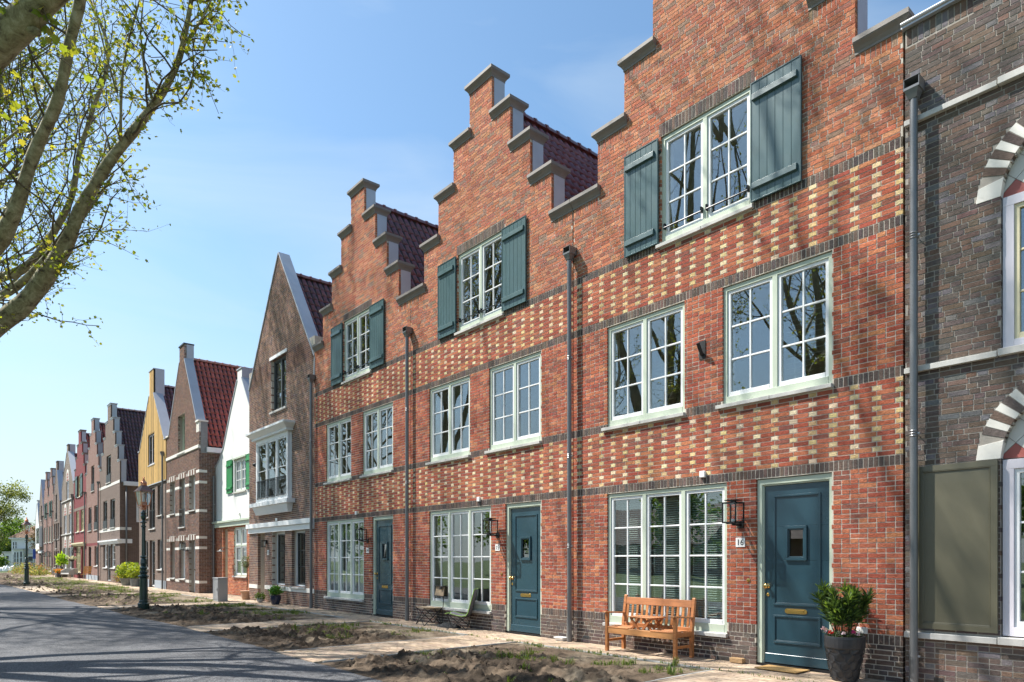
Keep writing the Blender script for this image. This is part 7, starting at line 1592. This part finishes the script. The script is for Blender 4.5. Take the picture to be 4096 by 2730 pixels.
PG = [(.17, .21, .07), (.22, .25, .09), (.13, .17, .06)]; DG = [(.06, .12, .02), (.09, .17, .03), (.13, .22, .04)]
cloud_tree('poplar_tree', 'tall pale green poplar rising at the far street end', (-132.5, -3.4, 0), 19.5, 5.6, 15000, .26, PG)
cloud_tree('poplar_tree', 'pale poplar standing behind the tallest one', (-146, -9, 0), 21, 5.5, 7000, .32, PG)
for i, (x, y, h, r, lb) in enumerate(((-137, -3.6, 8.6, 4.2, 'round bright green tree under the poplar beside the villa'), (-148, 1.6, 9.6, 3.8, 'broad green tree behind the villa wing'), (-161, 3.6, 10.6, 4.2, 'darker green tree peeking above the villa roof'), (-175, 9, 10, 5, 'green tree beyond the white gable end'))):
    cloud_tree('broadleaf_tree', lb, (x, y, 0), h, r, 4200, .34, DG, 'green trees at the street end')
cloud_tree('villa_creeper', 'bare brown creeper bush growing on the villa roof side', (-119.8, 2.4, 1.2), 6.2, 1.3, 900, .16, [(.14, .10, .07), (.10, .085, .05)])
cloud_tree('corner_bush', 'low dark green bush at the foot of the villa wing', (-118.3, -2.2, 0), 2.1, 1.1, 1200, .2, DG)
# across the road: houses and trees that the window panes mirror
def opposite(x, y, w, label, seed):
    t = thing('opposite_house', label, 'house', (x, y, 0)); m = MB(); m.box(-w, w, -4, 4, 0, 3.2); m.build('wall', 'far_pink', t); m = MB()
    m.hexa([(-w - .3, -4.4, 3.1), (w + .3, -4.4, 3.1), (-w - .3, 4.4, 3.1), (w + .3, 4.4, 3.1), (-w - .3, -.1, 7.0), (w + .3, -.1, 7.0), (-w - .3, .1, 7.0), (w + .3, .1, 7.0)]); m.build('roof', plain('dark_pantiles_%d' % seed, (.07, .035, .028), .7, var=.3, vscale=3, bump=.02, bscale=5), t)
    m = MB(); m.box(w * .4, w * .4 + .7, -.4, .4, 6.2, 8.0); m.build('chimney', 'far_pink', t)
    for k in range(4): xx = -w + (k + .5) * w / 2; m = MB(); m.box(xx - .6, xx + .6, 4.0, 4.06, 1, 2.5); f = m.build('window', 'white', t); m = MB(); m.box(xx - .5, xx + .5, 4.06, 4.07, 1.1, 2.4); m.build('pane', 'darkframe', f)
opposite(-22, -46, 8, 'brick bungalow with dark tiled roof across the green, beyond the road', 1); opposite(-46, -50, 9, 'second bungalow across the green with a wider dark roof', 2); opposite(2, -48, 8, 'third bungalow across the green behind the viewpoint', 3)
for i, (x, y, h, r) in enumerate(((-34, -38, 9, 4.5), (-8, -38, 8, 4), (-58, -40, 10, 5), (-72, -36, 10, 5), (14, -36, 9, 4.5), (-95, -38, 11, 6))):
    cloud_tree('garden_tree', ['leafy tree between the two bungalows', 'small leafy tree before the nearest bungalow', 'leafy tree right beyond the wide bungalow', 'round tree farther along the green', 'leafy tree behind the viewpoint', 'large tree at the far end of the green'][i], (x, y, 0), h, r, 2600, .4, DG, 'trees across the green')
